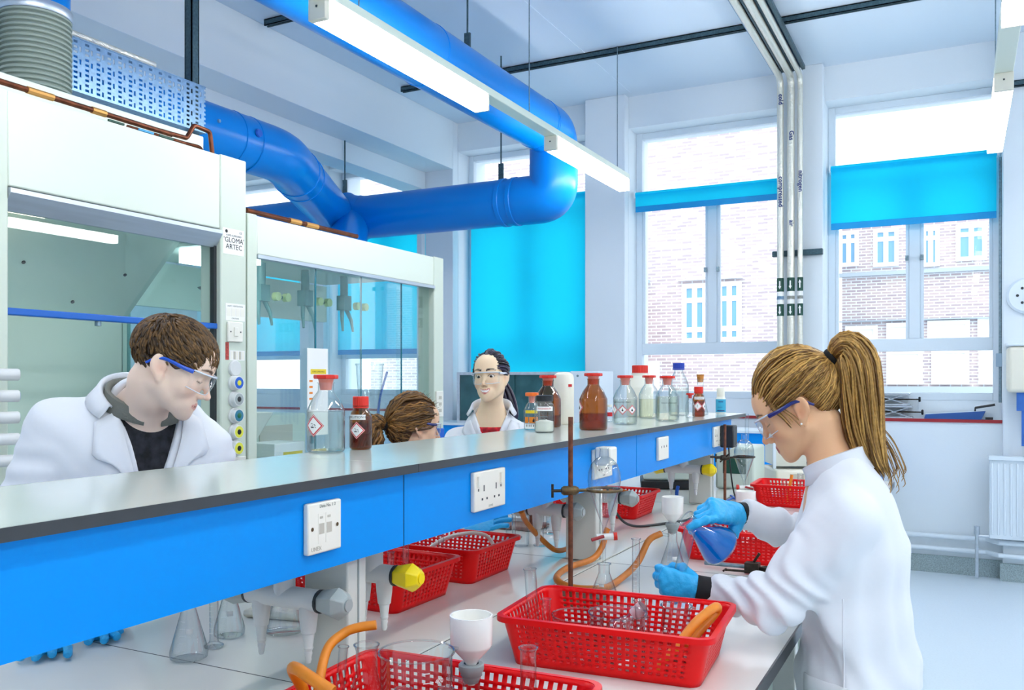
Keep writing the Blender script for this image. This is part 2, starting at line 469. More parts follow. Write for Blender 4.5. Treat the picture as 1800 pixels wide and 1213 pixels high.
# ---- blinds
def blind_mat():
    m, nt, b, out = new_mat('turquoise_blind_fabric'); L = nt.links.new
    nt.nodes.remove(b)
    d = N(nt, 'BsdfDiffuse'); d.inputs[0].default_value = (.05, .62, .98, 1)
    t = N(nt, 'BsdfTranslucent'); t.inputs[0].default_value = (.12, .90, 1.0, 1)
    tc = N(nt, 'TexCoord'); wv = N(nt, 'TexWave', i_Scale=140.0); L(tc.outputs['Object'], wv.inputs[0])
    bp = N(nt, 'Bump', i_Strength=.08); L(wv.outputs['Fac'], bp.inputs['Height']); L(bp.outputs[0], d.inputs['Normal'])
    mx = N(nt, 'MixShader'); mx.inputs[0].default_value = .8
    L(d.outputs[0], mx.inputs[1]); L(t.outputs[0], mx.inputs[2]); L(mx.outputs[0], out.inputs[0])
    return m
M['blind'] = blind_mat()
M['blindbar'] = pbr('blind_hem_bar', '16a4ea', .6)
def blind(x0, x1, zt, zb, y, label):
    r = empty('roller_blind', ((x0 + x1) / 2, y, zt), label, 'blind', 'turquoise roller blinds at the windows')
    w_ = (x1 - x0) / 2
    MB().tube([(-w_, 0, 0), (w_, 0, 0)], .026, 14).build('roller_tube', M['blind'], r)
    MB().box(-w_ + .01, w_ - .01, -.027, -.0255, zb - zt + .05, 0).build('fabric', M['blind'], r)
    MB().box(-w_ + .01, w_ - .01, -.030, -.022, zb - zt, zb - zt + .052).build('hem_bar', M['blindbar'], r, bevel=.003)
    for sx in (-1, 1): MB().box(sx * w_ - .006, sx * w_ + .006, -.03, .06, -.03, .03).build('bracket', M['wframe'], r)
    return r
blind(-.955, .245, 3.19, 2.69, 7.56, 'turquoise roller blind pulled a short way down the right-hand window')
blind(-2.61, -1.34, 3.13, 2.97, 7.52, 'turquoise roller blind rolled almost fully up on the middle window')
blind(-4.33, -3.07, 3.20, 1.45, 7.56, 'turquoise roller blind fully lowered behind the woman in clear goggles')
blind(-5.98, -4.80, 3.14, 1.74, 7.56, 'turquoise roller blind lowered behind the far end of the second fume hood')
blind(-7.80, -6.40, 3.14, 1.74, 7.56, 'turquoise roller blind lowered behind the first fume hood')
# ---- trunking on the right reveal
t_ = MB().tube([(.262, 7.56, 1.3), (.262, 7.56, 3.15)], .013, 10)
to = t_.build('cable_conduit', M['steel']); tag(to, 'thin grey conduit running down the right edge of the right-hand window', 'conduit')
co = MB().box(-.02, .02, -.02, .02, -.05, .05).build('junction_box', pbr('grey_box', '9fb8cc', .4), to, bevel=.003); co.location = (.25, 7.53, 1.62)
# ---- ceiling struts
def strut(pts, label, w=.042):
    o = MB(); a, b = Vector(pts[0]), Vector(pts[1]); d = (b - a); l = d.length
    m = axis_mat(a, d, (0, 0, 1) if abs(d.z) < .5 * l else (1, 0, 0))
    h = w / 2; t = .006
    o.box(h - t, h, -h, h, 0, l, mat=m).box(-h, h, -h, -h + t, 0, l, mat=m).box(-h, h, h - t, h, 0, l, mat=m)
    o.box(-h, -h + t, -h, -h * .4, 0, l, mat=m).box(-h, -h + t, h * .4, h, 0, l, mat=m)
    ob = o.build('channel_strut', M['strut'], loc=a)
    return tag(ob, label, 'strut', 'metal channel struts')
zs = 3.975
strut([(-4.3, 6.30, zs), (3.2, 6.30, zs)], 'long galvanised channel strut crossing the ceiling near the windows')
strut([(-4.35, 4.69, zs), (-1.6, 4.69, zs)], 'galvanised channel strut crossing the ceiling above the blue duct')
strut([(-4.05, .5, zs), (-4.05, 4.62, zs)], 'galvanised channel strut running along the big white beam')
strut([(-3.52, 3.256, 2.70), (-3.52, 3.256, ZC)], 'upright channel strut carrying the end of the perforated tray', .05)
strut([(-3.52, 2.50, 2.70), (-3.52, 2.50, ZC)], 'upright channel strut beside the grey flexible duct', .05)
strut([(.3, 7.33, 3.62), (1.6, 7.33, 3.62)], 'short channel strut fixed to the right-hand pier')
# ---- suspended strip lights
def lamp_row(x, label, ks=range(4)):
    r = empty('strip_light', (x, 4.6, 3.03), label, 'light', 'suspended strip lights')
    MB().box(-.0425, .0425, -6.8, 1.83 - 2.26 * ks[0], -.012, .03).build('rail', M['hoodw'], r, bevel=.004)
    for k in ks:
        y1 = 6.43 - 2.26 * k - 4.6; y0 = y1 - 1.38
        MB().box(-.0425, .0425, y0 + .03, y1 - .012, -.10, -.012).build('diffuser', M['lamp'], r, bevel=.004)
        e = MB().box(-.0435, .0435, y0, y0 + .03, -.102, -.012).build('end_cap', M['cream'], r, bevel=.003)
        MB().box(-.004, .004, y0 - .002, y0, -.052, -.044).build('screw', M['dark'], e)
        MB().box(-.0435, .0435, y1 - .012, y1, -.102, -.012).build('end_cap', M['cream'], r, bevel=.003)
    for y in [q for q in (6.27, 4.75, 3.07, 1.4, -.3) if q < 6.43 - 2.26 * ks[0]]:
        MB().tube([(0, y - 4.6, .03), (0, y - 4.6, ZC - 3.03)], .0035, 8).build('suspension_rod', M['steel'], r)
lamp_row(-2.32, 'long suspended white strip light running beside the blue overhead duct')
lamp_row(.19, 'suspended white strip light at the right edge of the picture')
lamp_row(-5.95, 'added strip light brightening the bay behind the fume hoods', range(1, 4))  # lamp row added to lift the left bay and the hood backs
lamp_row(2.2, 'added strip light giving fill along the right-hand wall, beyond the picture edge')  # unseen lamp row added for extra light from the front right
# ---- pipes down the pier
M['txt'] = M['inkb']
def foil_pipe(dx, r, label, words, seed):
    x = -1.215 + dx
    p = MB().tube(fillet([(x, -2.5, 3.90), (x, 7.26, 3.90), (x, 7.26, .0)], .09, 8), r, 14)
    o = p.build('foil_wrapped_pipe', M['foil'], loc=(x, 7.26, 0)); tag(o, label, 'pipe', 'foil wrapped pipes on the pier')
    tr = MB().box(-.032, .032, -9.7, -.1, 3.925, 3.94).box(-.034, -.030, -9.7, -.1, 3.90, 3.94).box(.030, .034, -9.7, -.1, 3.90, 3.94)
    tr.build('support_tray', M['galv'], o)
    MB().box(.030, .056, -9.7, -.12, 3.90, 3.93).build('slotted_channel', M['strut'], o)
    def band(z0, z1, m): MB().lathe([(r + .0015, z0), (r + .0015, z1)], 20).build('marker_band', m, o)
    zz = lambda py: H + (HY - py) / FPX * 7.0
    band(zz(512), zz(488), M['lblgreen']); band(zz(555), zz(534), M['lblgreen']); band(zz(534), zz(512), M['paper'])
    band(zz(526), zz(520), [M['lblblue'], M['lblgrey'], M['lblgrey']][seed])
    ar = MB()
    for zc in (zz(500), zz(545)):
        ar.prism([(-.005, -.03), (.005, -.03), (.005, .012), (.012, .012), (0, .036), (-.012, .012), (-.005, .012)], -r - .004, -r - .002, 'y', mat=Matrix.Translation((0, 0, zc)) @ Matrix.Rotation(PI if seed < 2 else 0, 4, 'Y'))
    ar.build('arrow', M['paper'], o)
    for (s, z) in words:
        t = text_mesh('lettering', s, .05, M['inkb'], o, frameM((r * .3, -r - .003, z), (0, 0, -1), (1, 0, 0)), bold=.0012)
    return o
foil_pipe(-.082, .026, 'left of three foil wrapped pipes down the pier, blue band', [('cold', 3.72), ('compressed', 2.98)], 0)
foil_pipe(0., .028, 'middle of three foil wrapped pipes down the pier, grey band and fattest foil', [('Gas', 3.42), ('air', 2.72)], 1)
foil_pipe(.072, .021, 'right of three foil wrapped pipes down the pier, arrow pointing up', [('nitrogen', 3.05), ('nitrogen', 1.62)], 2)
br = MB().box(-1.37, -.98, 7.30, 7.348, 2.47, 2.515)
tag(br.build('pipe_bracket', M['strut'], bevel=.004), 'dark channel bracket holding the three foil pipes to the pier', 'bracket')
# ---- radiator
rad = empty('radiator', (.62, 7.26, .30), 'white ribbed panel radiator on the pier under the hand towel box', 'radiator')
rb = MB().box(-.44, .6, -.03, .03, .02, .60)
for k in range(26):
    rb.box(-.43 + k * .04, -.43 + k * .04 + .016, -.04, -.03, .05, .57)
rb.build('panel', M['wframe'], rad, bevel=.006)
MB().box(-.445, .605, -.05, .05, .59, .62).build('top_grille', M['wframe'], rad, bevel=.003)
MB().tube([(-.52, 0, -.28), (-.52, 0, .05)], .012, 10).tube([(-.52, 0, .03), (-.43, 0, .03)], .010, 10).tube([(-.52, 0, .04), (-.52, 0, .10)], .02, 12).build('valve', M['alu'], rad)
for x in (-.1, .4): MB().box(x, x + .1, .03, .09, .1, .5).build('wall_bracket', M['wframe'], rad)
for z, lb in ((.285, 'upper white heating pipe running along the wall below the window'), (.19, 'lower white heating pipe running along the wall below the window')):
    pp = MB().tube([(-1.0, 7.40, z), (.16, 7.40, z), (.24, 7.30, z), (3.1, 7.30, z)], .019, 12)
    for x in (-.6, .5, 1.6): pp.box(x - .01, x + .01, 7.30 if x > 0 else 7.40, YP if x > 0 else YW, z - .01, z + .01)
    tag(pp.build('heating_pipe', M['wframe'], loc=(0, 7.4, z)), lb, 'pipe', 'heating pipes')
# ---- dispenser and bell on the right pier
dp = empty('towel_dispenser', (.55, 7.35, 1.38), 'cream wall dispenser at the right edge with blue paper hanging out', 'dispenser')
MB().box(-.26, .1, -.2, 0, 0, .33).build('casing', M['cream'], dp, bevel=.03, seg=4)
MB().box(-.265, .105, -.205, 0, .33, .36).build('lid', M['wframe'], dp, bevel=.01)
bt = MB()
for k in range(9): bt.box(-.17 + k * .028, -.15 + k * .028, -.15 - .012 * (k % 2), -.145 - .012 * (k % 2), -.38 + .02 * (k % 3), 0)
bt.box(-.2, -.14, -.16, -.12, -.13, 0)
bt.build('paper', pbr('blue_paper_towel', '3f74c8', .8, var=.15), dp)
bl = empty('wall_speaker', (.42, 7.35, 2.08), 'round white alarm sounder on the pier at the right edge', 'alarm')
mm = Matrix.Rotation(PI / 2, 4, 'X')
MB().lathe([(.13, 0), (.13, .03), (.115, .045), (0, .05)], 30, mat=mm).build('housing', M['wframe'], bl)
h_ = MB()
for k in range(6): h_.lathe([(0, .051), (.01, .051), (.01, .045)], 10, mat=mm @ Matrix.Translation((.06 * math.cos(k * PI / 3), .06 * math.sin(k * PI / 3), 0)))
h_.build('sound_hole', M['dark'], bl)
# ================================================================ FUME HOODS, DUCTS, TRAY
XF = -2.9                     # front plane of the fume hoods (their fronts face +x)
def quad_text(parent, x, y, z, s, size, mat, name='lettering'):
    return text_mesh(name, s, size, mat, parent, frameM((x, y, z), (0, 1, 0), (0, 0, 1)))
def ringknob(parent, y, z, inner, mid, x0=0., ln=.055):
    """service knob facing +x"""
    mx = axis_mat((x0, y, z), (1, 0, 0))
    k = MB().lathe([(.036, 0), (.036, .008), (.031, .012), (.031, ln), (.029, ln + .003), (.026, ln + .003)], 24, mat=mx).build('service_knob', M['tap'], parent)
    MB().lathe([(.026, ln + .003), (.016, ln + .004), (.012, ln + .004)], 24, mat=mx).build('knob_ring', mid, k)
    MB().lathe([(.012, ln + .004), (.005, ln + .006), (0, ln + .006)], 20, mat=mx).build('knob_centre', inner, k)
    return k
M['ringblue'] = pbr('knob_disc_blue', '1f5fc8', .4); M['ringteal'] = pbr('knob_disc_teal', '2f7d9a', .4); M['ringgreen'] = pbr('knob_disc_green', '1d6b46', .4)
M['ringyel'] = pbr('knob_disc_yellow', 'e7e64a', .4); M['pale'] = pbr('knob_disc_pale', 'd9f0b0', .4)
def hood_common(r, y0, y1, ztop, zhead, lpost, rpost, back=-.85):
    """parts in the hood's own frame: origin on the floor at the front plane; x<0 goes back, y along the front"""
    MB().box(back, 0, y0, y1, 0, .84).build('base_cabinet', M['hoodw'], r, bevel=.004)
    for k in range(2):
        ya, yb = y0 + .01 + k * (y1 - y0) / 2, y0 - .01 + (k + 1) * (y1 - y0) / 2
        dr = MB().box(0, .018, ya, yb, .08, .82).build('door', M['hoodw'], r, bevel=.004)
        MB().box(.018, .03, yb - .05 if k == 0 else ya + .03, yb - .03 if k == 0 else ya + .05, .5, .66).build('handle', M['alu'], dr, bevel=.003)
    MB().box(back, .02, y0, y1, .84, .90).build('worktop', M['greybox'], r, bevel=.006)
    MB().box(-.12, 0, y0, y0 + lpost, .90, ztop).build('side_post', M['hoodp'], r, bevel=.006)
    MB().box(-.12, 0, y1 - rpost, y1, .90, ztop).build('side_post', M['hoodp'], r, bevel=.006)
    MB().box(-.10, -.004, y0 + lpost, y1 - rpost, zhead, ztop - .004).build('header_panel', M['hoodw'], r, bevel=.006)
    MB().box(back, -.12, y0, y1, ztop - .10, ztop - .05).build('roof_panel', M['hoodw'], r)
# ---- first (nearest) hood
Y0, Y1 = 1.71, 3.0
h1 = empty('fume_hood', (XF, Y0, 0), 'large cream fume hood behind the man, glass sash half raised with blue handle', 'fume hood', 'fume hoods')
L1 = Y1 - Y0
hood_common(h1, 0, L1, 2.466, 2.135, .17, .155)
MB().prism([(-.02, 2.135), (.012, 2.128), (.012, 2.112), (-.03, 2.055), (-.05, 2.055), (-.05, 2.135)], .17, L1 - .155, 'y').build('sash_rail', M['alu'], h1)
MB().box(-.04, -.034, .17, L1 - .155, 1.70, 2.06).build('sash_glass', M['sash'], h1)
MB().box(-.055, -.020, .16, L1 - .152, 1.695, 1.72).build('sash_handle', M['bluehandle'], h1, bevel=.004)
for y in (.55, .9): MB().lathe([(.012, 0), (.012, .018), (0, .02)], 12, mat=axis_mat((-.04, y, 1.695), (0, 0, -1))).build('handle_stud', M['steel'], h1)
MB().box(-.05, -.025, L1 - .170, L1 - .155, .92, 2.09).build('sash_track', M['dark'], h1)
bk = MB().box(-.81, -.79, .0, L1 - .0, .90, 1.78)
bk.add([(-.79, 0, 1.78), (-.79, L1, 1.78), (-.42, L1, 2.13), (-.42, 0, 2.13), (-.81, 0, 1.79), (-.81, L1, 1.79), (-.44, L1, 2.14), (-.44, 0, 2.14)],
       [(0, 1, 2, 3), (7, 6, 5, 4), (0, 4, 5, 1), (3, 2, 6, 7), (0, 3, 7, 4), (1, 5, 6, 2)])
bko = bk.build('back_baffle', M['hoodin'], h1)
MB().box(-.795, -.788, .1, .44, 1.70, 1.735).build('extract_slot', M['hooddark'], bko)
for (y, x, z) in ((.12, -.60, 1.97), (.62, -.60, 1.97), (1.12, -.60, 1.97), (.45, -.74, 1.835), (.95, -.74, 1.835)):
    MB().lathe([(.008, 0), (.008, .012), (0, .014)], 10, mat=axis_mat((x, y, z), (.69, 0, -.73))).build('baffle_pin', M['dark'], bko)
MB().box(-.42, -.12, 0, L1, 2.13, 2.15).build('ceiling_liner', M['hoodin'], h1)
lt_ = MB().box(-.36, -.22, .12, .55, 2.115, 2.13).build('hood_lamp', emit('hood_lamp', 'fff0d0', 2.5), h1)
MB().box(-.79, -.12, L1 - .03, L1 - .024, .90, 2.13).build('side_window', M['sash'], h1)
MB().box(-.12, -.118, L1 - .155, L1 - .03, .9, 2.13).build('post_liner', M['hoodp'], h1)
MB().box(-.80, -.12, .01, .016, .90, 2.13).build('side_window', M['sash'], h1)
for x, z in ((-.74, 1.0), (-.70, 1.42), (-.30, 1.02)): MB().box(x - .015, x + .015, L1 - .045, L1 - .032, z - .02, z + .02).build('side_clip', M['knobg'], h1)
# set-back roof casing
MB().box(-.85, -.16, 0, L1 - .1, 2.466, 2.575).build('roof_casing', M['hoodw'], h1, bevel=.006)
# fittings on the right hand post
yp = L1 - .0775
lb = MB().box(.0, .0012, yp - .065, yp + .062, 2.03, 2.145).build('rating_label', M['paper'], h1)
quad_text(lb, .0016, yp, 2.093, "'GLOMA'", .032, M['ink']); quad_text(lb, .0016, yp, 2.064, 'ARTEC', .032, M['ink'])
quad_text(lb, .0016, yp, 2.114, 'FUME CUPBOARD', .0115, M['ink']); quad_text(lb, .0016, yp + .040, 2.131, 'CE', .014, M['ink'])
MB().lathe([(0, .0015), (.008, .0015)], 12, mat=axis_mat((0, yp - .045, 2.131), (1, 0, 0))).build('maker_mark', M['ink'], lb)
wl_ = MB().box(0, .001, yp - .05, yp + .068, 1.735, 1.812).build('warning_label', M['paper'], h1)
quad_text(wl_, .0014, yp + .008, 1.80, 'LIGHT / VENTILATION', .0095, M['inkg']); quad_text(wl_, .0014, yp + .008, 1.745, 'CAUTION', .0095, M['inkg'])
for k in range(4): MB().box(.001, .0016, yp - .044 + k * .028, yp - .02 + k * .028, 1.755, 1.79).build('table_cell', M['plastic'], wl_)
sw = MB().box(0, .012, yp - .045, yp + .045, 1.640, 1.730).build('light_switch', M['plastic'], h1, bevel=.004)
MB().box(.012, .018, yp - .012, yp + .012, 1.665, 1.705).build('rocker', M['plastic'], sw, bevel=.002)
for s_ in (-1, 1): MB().lathe([(0, .0125), (.004, .0125)], 8, mat=axis_mat((0, yp + s_ * .03, 1.685), (1, 0, 0))).build('screw', M['dark'], sw)
rl = MB().box(0, .001, yp - .05, yp - .03, 1.560, 1.638).build('hazard_strip', pbr('hazard_strip_red', 'b5443a', .6, var=.5, vscale=120), h1)
pl = MB().box(0, .001, yp - .024, yp + .066, 1.558, 1.602).build('record_label', M['paper'], h1)
for k in range(5): MB().box(.001, .0014, yp - .02 + k * .017, yp - .007 + k * .017, 1.562, 1.598).build('table_cell', M['plasticg'] if k % 2 else M['plastic'], pl)
MB().lathe([(.036, 0), (.036, .01), (.032, .014), (0, .014)], 26, mat=axis_mat((0, yp, 1.522), (1, 0, 0))).build('blanking_cap', M['tap'], h1)
for k, (a, b) in enumerate((('ringyel', 'ringblue'), ('dark', 'knobg'), ('ringgreen', 'ringteal'), ('ink', 'ringyel'), ('ink', 'ringyel'))):
    ringknob(h1, yp, 1.457 - k * .073, M[a], M[b], 0, .03)
so = MB().box(0, .012, yp - .02, yp + .065, 1.045, 1.125).build('power_socket', M['plastic'], h1, bevel=.003)
# left hand post knobs, seen from the side
for k, (a, b) in enumerate((('knobg', 'knobg'), ('ringblue', 'ringblue'), ('ringteal', 'ringteal'), ('ink', 'tap'), ('ink', 'tap'))):
    mz = axis_mat((.055, .03, 1.488 - k * .0715), (.35, .94, 0), (0, 0, 1))
    kk = MB().lathe([(.020, 0), (.020, .118), (.018, .121), (.0, .121)], 22, mat=mz).build('service_knob', M['tap'], h1)
    MB().lathe([(.0145, .1212), (.0145, .1225), (0, .1225)], 20, mat=mz).build('knob_disc', M[b], kk)
    MB().box(0, .06, .01, .05, 1.474 - k * .0715, 1.502 - k * .0715).build('knob_mount', M['tap'], h1)
MB().box(0, .01, .05, .13, 1.55, 1.565).build('red_label', M['ghsred'], h1)
# black plug with a flex
pg = empty('mains_plug', (XF + .0135, Y0 + yp + .01, 1.085), 'black mains plug in the socket on the fume hood post, flex trailing down', 'plug')
MB().box(0, .04, -.025, .025, -.022, .022).build('plug_body', M['black'], pg, bevel=.008)
MB().tube(crv([(.03, -.025, 0), (.03, -.06, -.005), (.03, -.08, -.04), (.025, -.085, -.15), (.02, -.08, -.17)], 6), .0045, 8).build('flex', M['black'], pg)
# ---- second hood
Y2, Y3 = 3.01, 4.71
h2 = empty('fume_hood', (XF, Y2, 0), 'lower white fume hood further back, all-glass with sliding panes and open front', 'fume hood', 'fume hoods')
L2 = Y3 - Y2
hood_common(h2, 0, L2, 2.235, 2.052, .06, .11, back=-.95)
MB().box(-.03, .006, .06, L2 - .11, 2.035, 2.052).build('sash_rail', M['alu'], h2)
cuts = [.06, .50, .90, 1.27, L2 - .11]
for k in range(4):
    xo = -.030 - .014 * (k % 2)
    g_ = MB().box(xo, xo + .006, cuts[k] - (.03 if k else 0), cuts[k + 1], .93, 2.036).build('sliding_pane', M['sash'], h2)
    if k < 3: MB().box(xo - .001, xo + .007, cuts[k + 1] - .002, cuts[k + 1] + .004, .93, 2.036).build('pane_edge', M['sashedge'], g_)
    if k in (0, 2): MB().box(xo + .006, xo + .02, cuts[k + 1] - .05, cuts[k + 1] - .03, 1.15, 1.19).build('finger_grip', M['sashedge'], g_, bevel=.003)
MB().box(-.93, -.80, .0, .02, .9, 2.11).build('side_liner', M['hooddark'], h2)
MB().box(-.80, -.12, .008, .014, .9, 2.11).build('side_window', M['sash'], h2)
for z in (1.45, 1.75): MB().lathe([(.012, .02), (.012, .03), (0, .032)], 12, mat=axis_mat((-.86, 0, z), (0, 1, 0))).build('liner_screw', M['ringteal'], h2)
MB().box(-.94, -.934, .02, L2 - .01, .9, 1.86).build('rear_window', M['sash'], h2)
MB().box(-.96, -.92, .02, L2 - .01, 1.86, 2.10).build('rear_rail', M['hoodin'], h2)
MB().box(-.92, -.90, .02, .10, .9, 1.86).build('rear_mullion', M['hooddark'], h2)
MB().box(-.93, -.12, L2 - .02, L2 - .014, .9, 2.10).build('side_window', M['sash'], h2)
MB().box(-.92, -.12, .02, L2 - .02, 2.11, 2.13).build('ceiling_liner', M['hoodin'], h2)
MB().box(-.55, -.25, .10, .35, 2.05, 2.11).build('hood_lamp', emit('hood_lamp_white', 'ffffff', 4), h2)
MB().lathe([(.12, 0), (.13, .008), (0, .012)], 26, mat=axis_mat((-.45, .30, 1.93), (0, 0, 1))).tube([(-.45, .3, 1.93), (-.45, .3, 2.11)], .01, 8).build('vent_disc', M['dark'], h2)
# service outlets hanging from the hood ceiling
for y in (.62, .98, 1.34):
    o_ = MB().tube([(-.5, y, 2.11), (-.5, y, 1.98)], .024, 12).box(-.53, -.47, y - .035, y + .035, 1.90, 1.99)
    oo = o_.build('service_outlet', M['hooddark'], h2)
    for s_ in (-1, 1):
        MB().tube([(-.5, y + s_ * .02, 1.91), (-.48, y + s_ * .045, 1.84), (-.47, y + s_ * .05, 1.77)], [.014, .011, .007], 10).build('outlet_nozzle', M['hooddark'], oo)
        MB().lathe([(.024, 0), (.024, .03), (.012, .032), (0, .032)], 16, mat=axis_mat((-.47, y + .11 + s_ * .04, 1.93), (1, 0, 0))).build('outlet_knob', M['pale'], oo)
    MB().tube([(-.47, y + .06, 1.93), (-.47, y + .16, 1.93)], .01, 8).build('outlet_arm', M['hooddark'], oo)
pn = MB().box(-.012, -.010, .42, .58, 1.19, 1.63).build('safety_notice', M['paper'], h2)
MB().box(-.0098, -.0092, .445, .565, 1.50, 1.525).build('notice_heading', M['yellow'], pn)
for k in range(4): MB().box(-.0098, -.0092, .435, .46, 1.46 - k * .03, 1.47 - k * .03).build('notice_mark', M['orange'], pn)
MB().box(-.0098, -.0092, .435, .465, 1.27, 1.28).build('notice_mark', M['inkb'], pn)
quad_text(pn, -.0092, .505, 1.512, 'FUME CUPBOARDS', .011, M['ink'])
sock = MB().box(0, .012, L2 - .10, L2 - .02, 1.24, 1.40).build('socket_strip', M['plastic'], h2, bevel=.003)
for z in (1.27, 1.31, 1.35): MB().box(.012, .0135, L2 - .075, L2 - .045, z, z + .02).build('socket_slot', M['plasticg'], sock)
MB().box(0, .035, L2 - .10, L2 - .045, 1.10, 1.17).build('plug', M['ringblue'], sock, bevel=.006)
# things standing in hood 2
def glass_tag(o, l, c, g=None): return tag(o, l, c, g)
fu = empty('filter_funnel', (XF - .38, Y2 + .43, .9012), 'big white plastic funnel on a box inside the second fume hood', 'funnel')
MB().lathe([(.012, .20), (.014, .26), (.10, .40), (.105, .40), (.018, .255), (.016, .20)], 28).build('cone', M['porcelain'], fu)
MB().tube([(0, 0, .0), (0, 0, .27)], .012, 12).build('stem', M['porcelain'], fu)
MB().lathe([(0, 0), (.07, 0), (.07, .01), (.02, .03), (0, .03)], 20).build('foot', M['porcelain'], fu)
bx = empty('cardboard_box', (XF - .13, Y2 + .33, .9012), 'white box with a yellow strip at the front of the second fume hood', 'box')
MB().box(-.1, .08, -.1, .12, 0, .26).build('carton', M['paper'], bx, bevel=.004)
MB().box(.0805, .081, -.04, .10, .19, .215).build('yellow_label', M['yellow'], bx)
MB().box(.0805, .081, -.08, .11, .09, .10).build('red_edge', M['trimred'], bx)
mc = empty('settling_cone', (XF - .35, Y2 + 1.40, .9012), 'tall clear tapered vessel with a blue tube inside the second fume hood', 'glassware')
MB().lathe([(0, .06), (.03, .06), (.05, .2), (.085, .66), (.088, .67), (.09, .66)], 26).build('vessel', M['glass'], mc)
MB().lathe([(.07, 0), (.07, .015), (.03, .03), (.03, .06)], 22).build('foot', M['porcelain'], mc)
MB().tube(crv([(.06, .10, .62), (.04, .05, .45), (.03, .02, .2), (.03, .05, .05)], 6), .007, 8).build('blue_tube', M['ringblue'], mc)
gb = empty('equipment_box', (XF - .6, Y2 + .72, .9012), 'grey instrument box at the back of the second fume hood', 'box')
MB().box(-.14, .14, -.22, .22, 0, .38).build('casing', M['greybox'], gb, bevel=.01)
MB().box(.14, .145, -.16, .1, .2, .32).build('display', M['plasticg'], gb)
# ---- copper pipes on the hood roofs
c1 = MB().tube([(XF - .05, 1.3, 2.50), (XF - .05, 2.62, 2.50)], .011, 10).tube(fillet([(XF - .05, 2.5, 2.50), (XF - .05, 2.70, 2.505), (XF - .05, 2.74, 2.57), (XF - .05, 2.83, 2.565), (XF - .05, 2.845, 2.468)], .02, 5), .010, 10)
c1.tube(fillet([(XF - .11, 2.45, 2.497), (XF - .10, 2.74, 2.497), (XF - .07, 2.79, 2.49), (XF - .06, 2.8, 2.468)], .02, 5), .009, 10)
c1o = tag(c1.build('copper_pipe', M['copper'], loc=(XF - .05, 2.6, 2.5)), 'brown copper pipe with bent ends along the top of the near fume hood', 'pipe', 'copper pipes on the fume hoods')
MB().tube([(0, -.62, 0), (0, -.52, 0)], .0135, 10).build('joint', M['brass'], c1o); MB().tube([(0, -.36, 0), (0, -.30, 0)], .0135, 10).build('joint', M['brass'], c1o)
c2 = MB().tube([(XF - .03, 3.03, 2.252), (XF - .03, 3.86, 2.252)], .012, 10)
c2o = tag(c2.build('copper_pipe', M['copper'], loc=(XF - .03, 3.5, 2.252)), 'straight brown copper pipe lying on top of the lower fume hood', 'pipe', 'copper pipes on the fume hoods')
MB().tube([(0, -.18, 0), (0, -.10, 0)], .014, 10).build('joint', M['brass'], c2o); MB().tube([(0, -.06, 0), (0, .03, 0)], .014, 10).build('joint', M['brass'], c2o)
for k, y in enumerate((2.28, 2.42, 2.52)):
    tag(MB().box(XF - .012, XF - .0035, y, y + .07, 2.4625, 2.470).build('pipe_sticker', M['lblblue' if k == 1 else 'lblgreen']), ['green and white pipe sticker nearest the flexible duct on the hood roof edge', 'light blue pipe sticker on the near fume hood roof edge', 'plain dark green pipe sticker on the near fume hood roof edge, beside the blue one'][k], 'sticker')
# ---- grey flexible duct
fx = empty('flexible_duct', (-3.30, 2.25, 2.575), 'grey ribbed flexible duct rising from the near fume hood to a blue collar', 'duct')
pr = [(.118, 0)]
for k in range(17):
    z = .0 + k * .0205; pr += [(.132, z + .003), (.134, z + .010), (.126, z + .016), (.123, z + .0195)]
MB().lathe(pr, 32).build('ribbed_hose', pbr('grey_flex_duct', '8d9b93', .5), fx)
MB().lathe([(.134, .34), (.137, .345), (.137, .375), (.134, .38)], 32).build('hose_clip', M['alu'], fx)
MB().tube(fillet([(0, 0, .33), (0, 0, .80), (0, -1.5, .80)], .25, 10), .127, 28).build('blue_collar', M['duct'], fx)
# ---- perforated cable tray, holes cut in the sheet
tr = empty('cable_tray', (-3.45, 3.28, 2.735), 'perforated galvanised cable tray standing on edge above the near fume hood', 'cable tray')
def perforated(name, y0, y1, z0, z1, parent, x=0.):
    mb = MB(); ny = int(round((y1 - y0) / .0095)); nz = 21; dy = (y1 - y0) / ny; dz = (z1 - z0) / nz
    for i in range(ny):
        for j in range(nz):
            hole = 0 < j < nz - 1 and ((i % 6 in (1, 2) and j % 2 == 1) or (i % 6 == 4 and j % 5 in (1, 2)))
            if hole: continue
            ya, za = y0 + i * dy, z0 + j * dz
            mb.add([(x, ya, za), (x, ya + dy, za), (x, ya + dy, za + dz), (x, ya, za + dz)], [(0, 1, 2, 3)])
    o = mb.build(name, M['galv'], parent, solid=.002, smooth=False); return o
perforated('tray_face', -1.9, 0., 0, .235, tr)
MB().box(-.055, 0.004, -1.9, 0, .233, .237).box(-.055, .004, -1.9, 0, -.002, .002).build('tray_flange', M['galv'], tr)
MB().tube([(-.025, -1.9, .255), (-.025, -.3, .255)], .018, 10).build('foil_cable', M['foil'], tr)
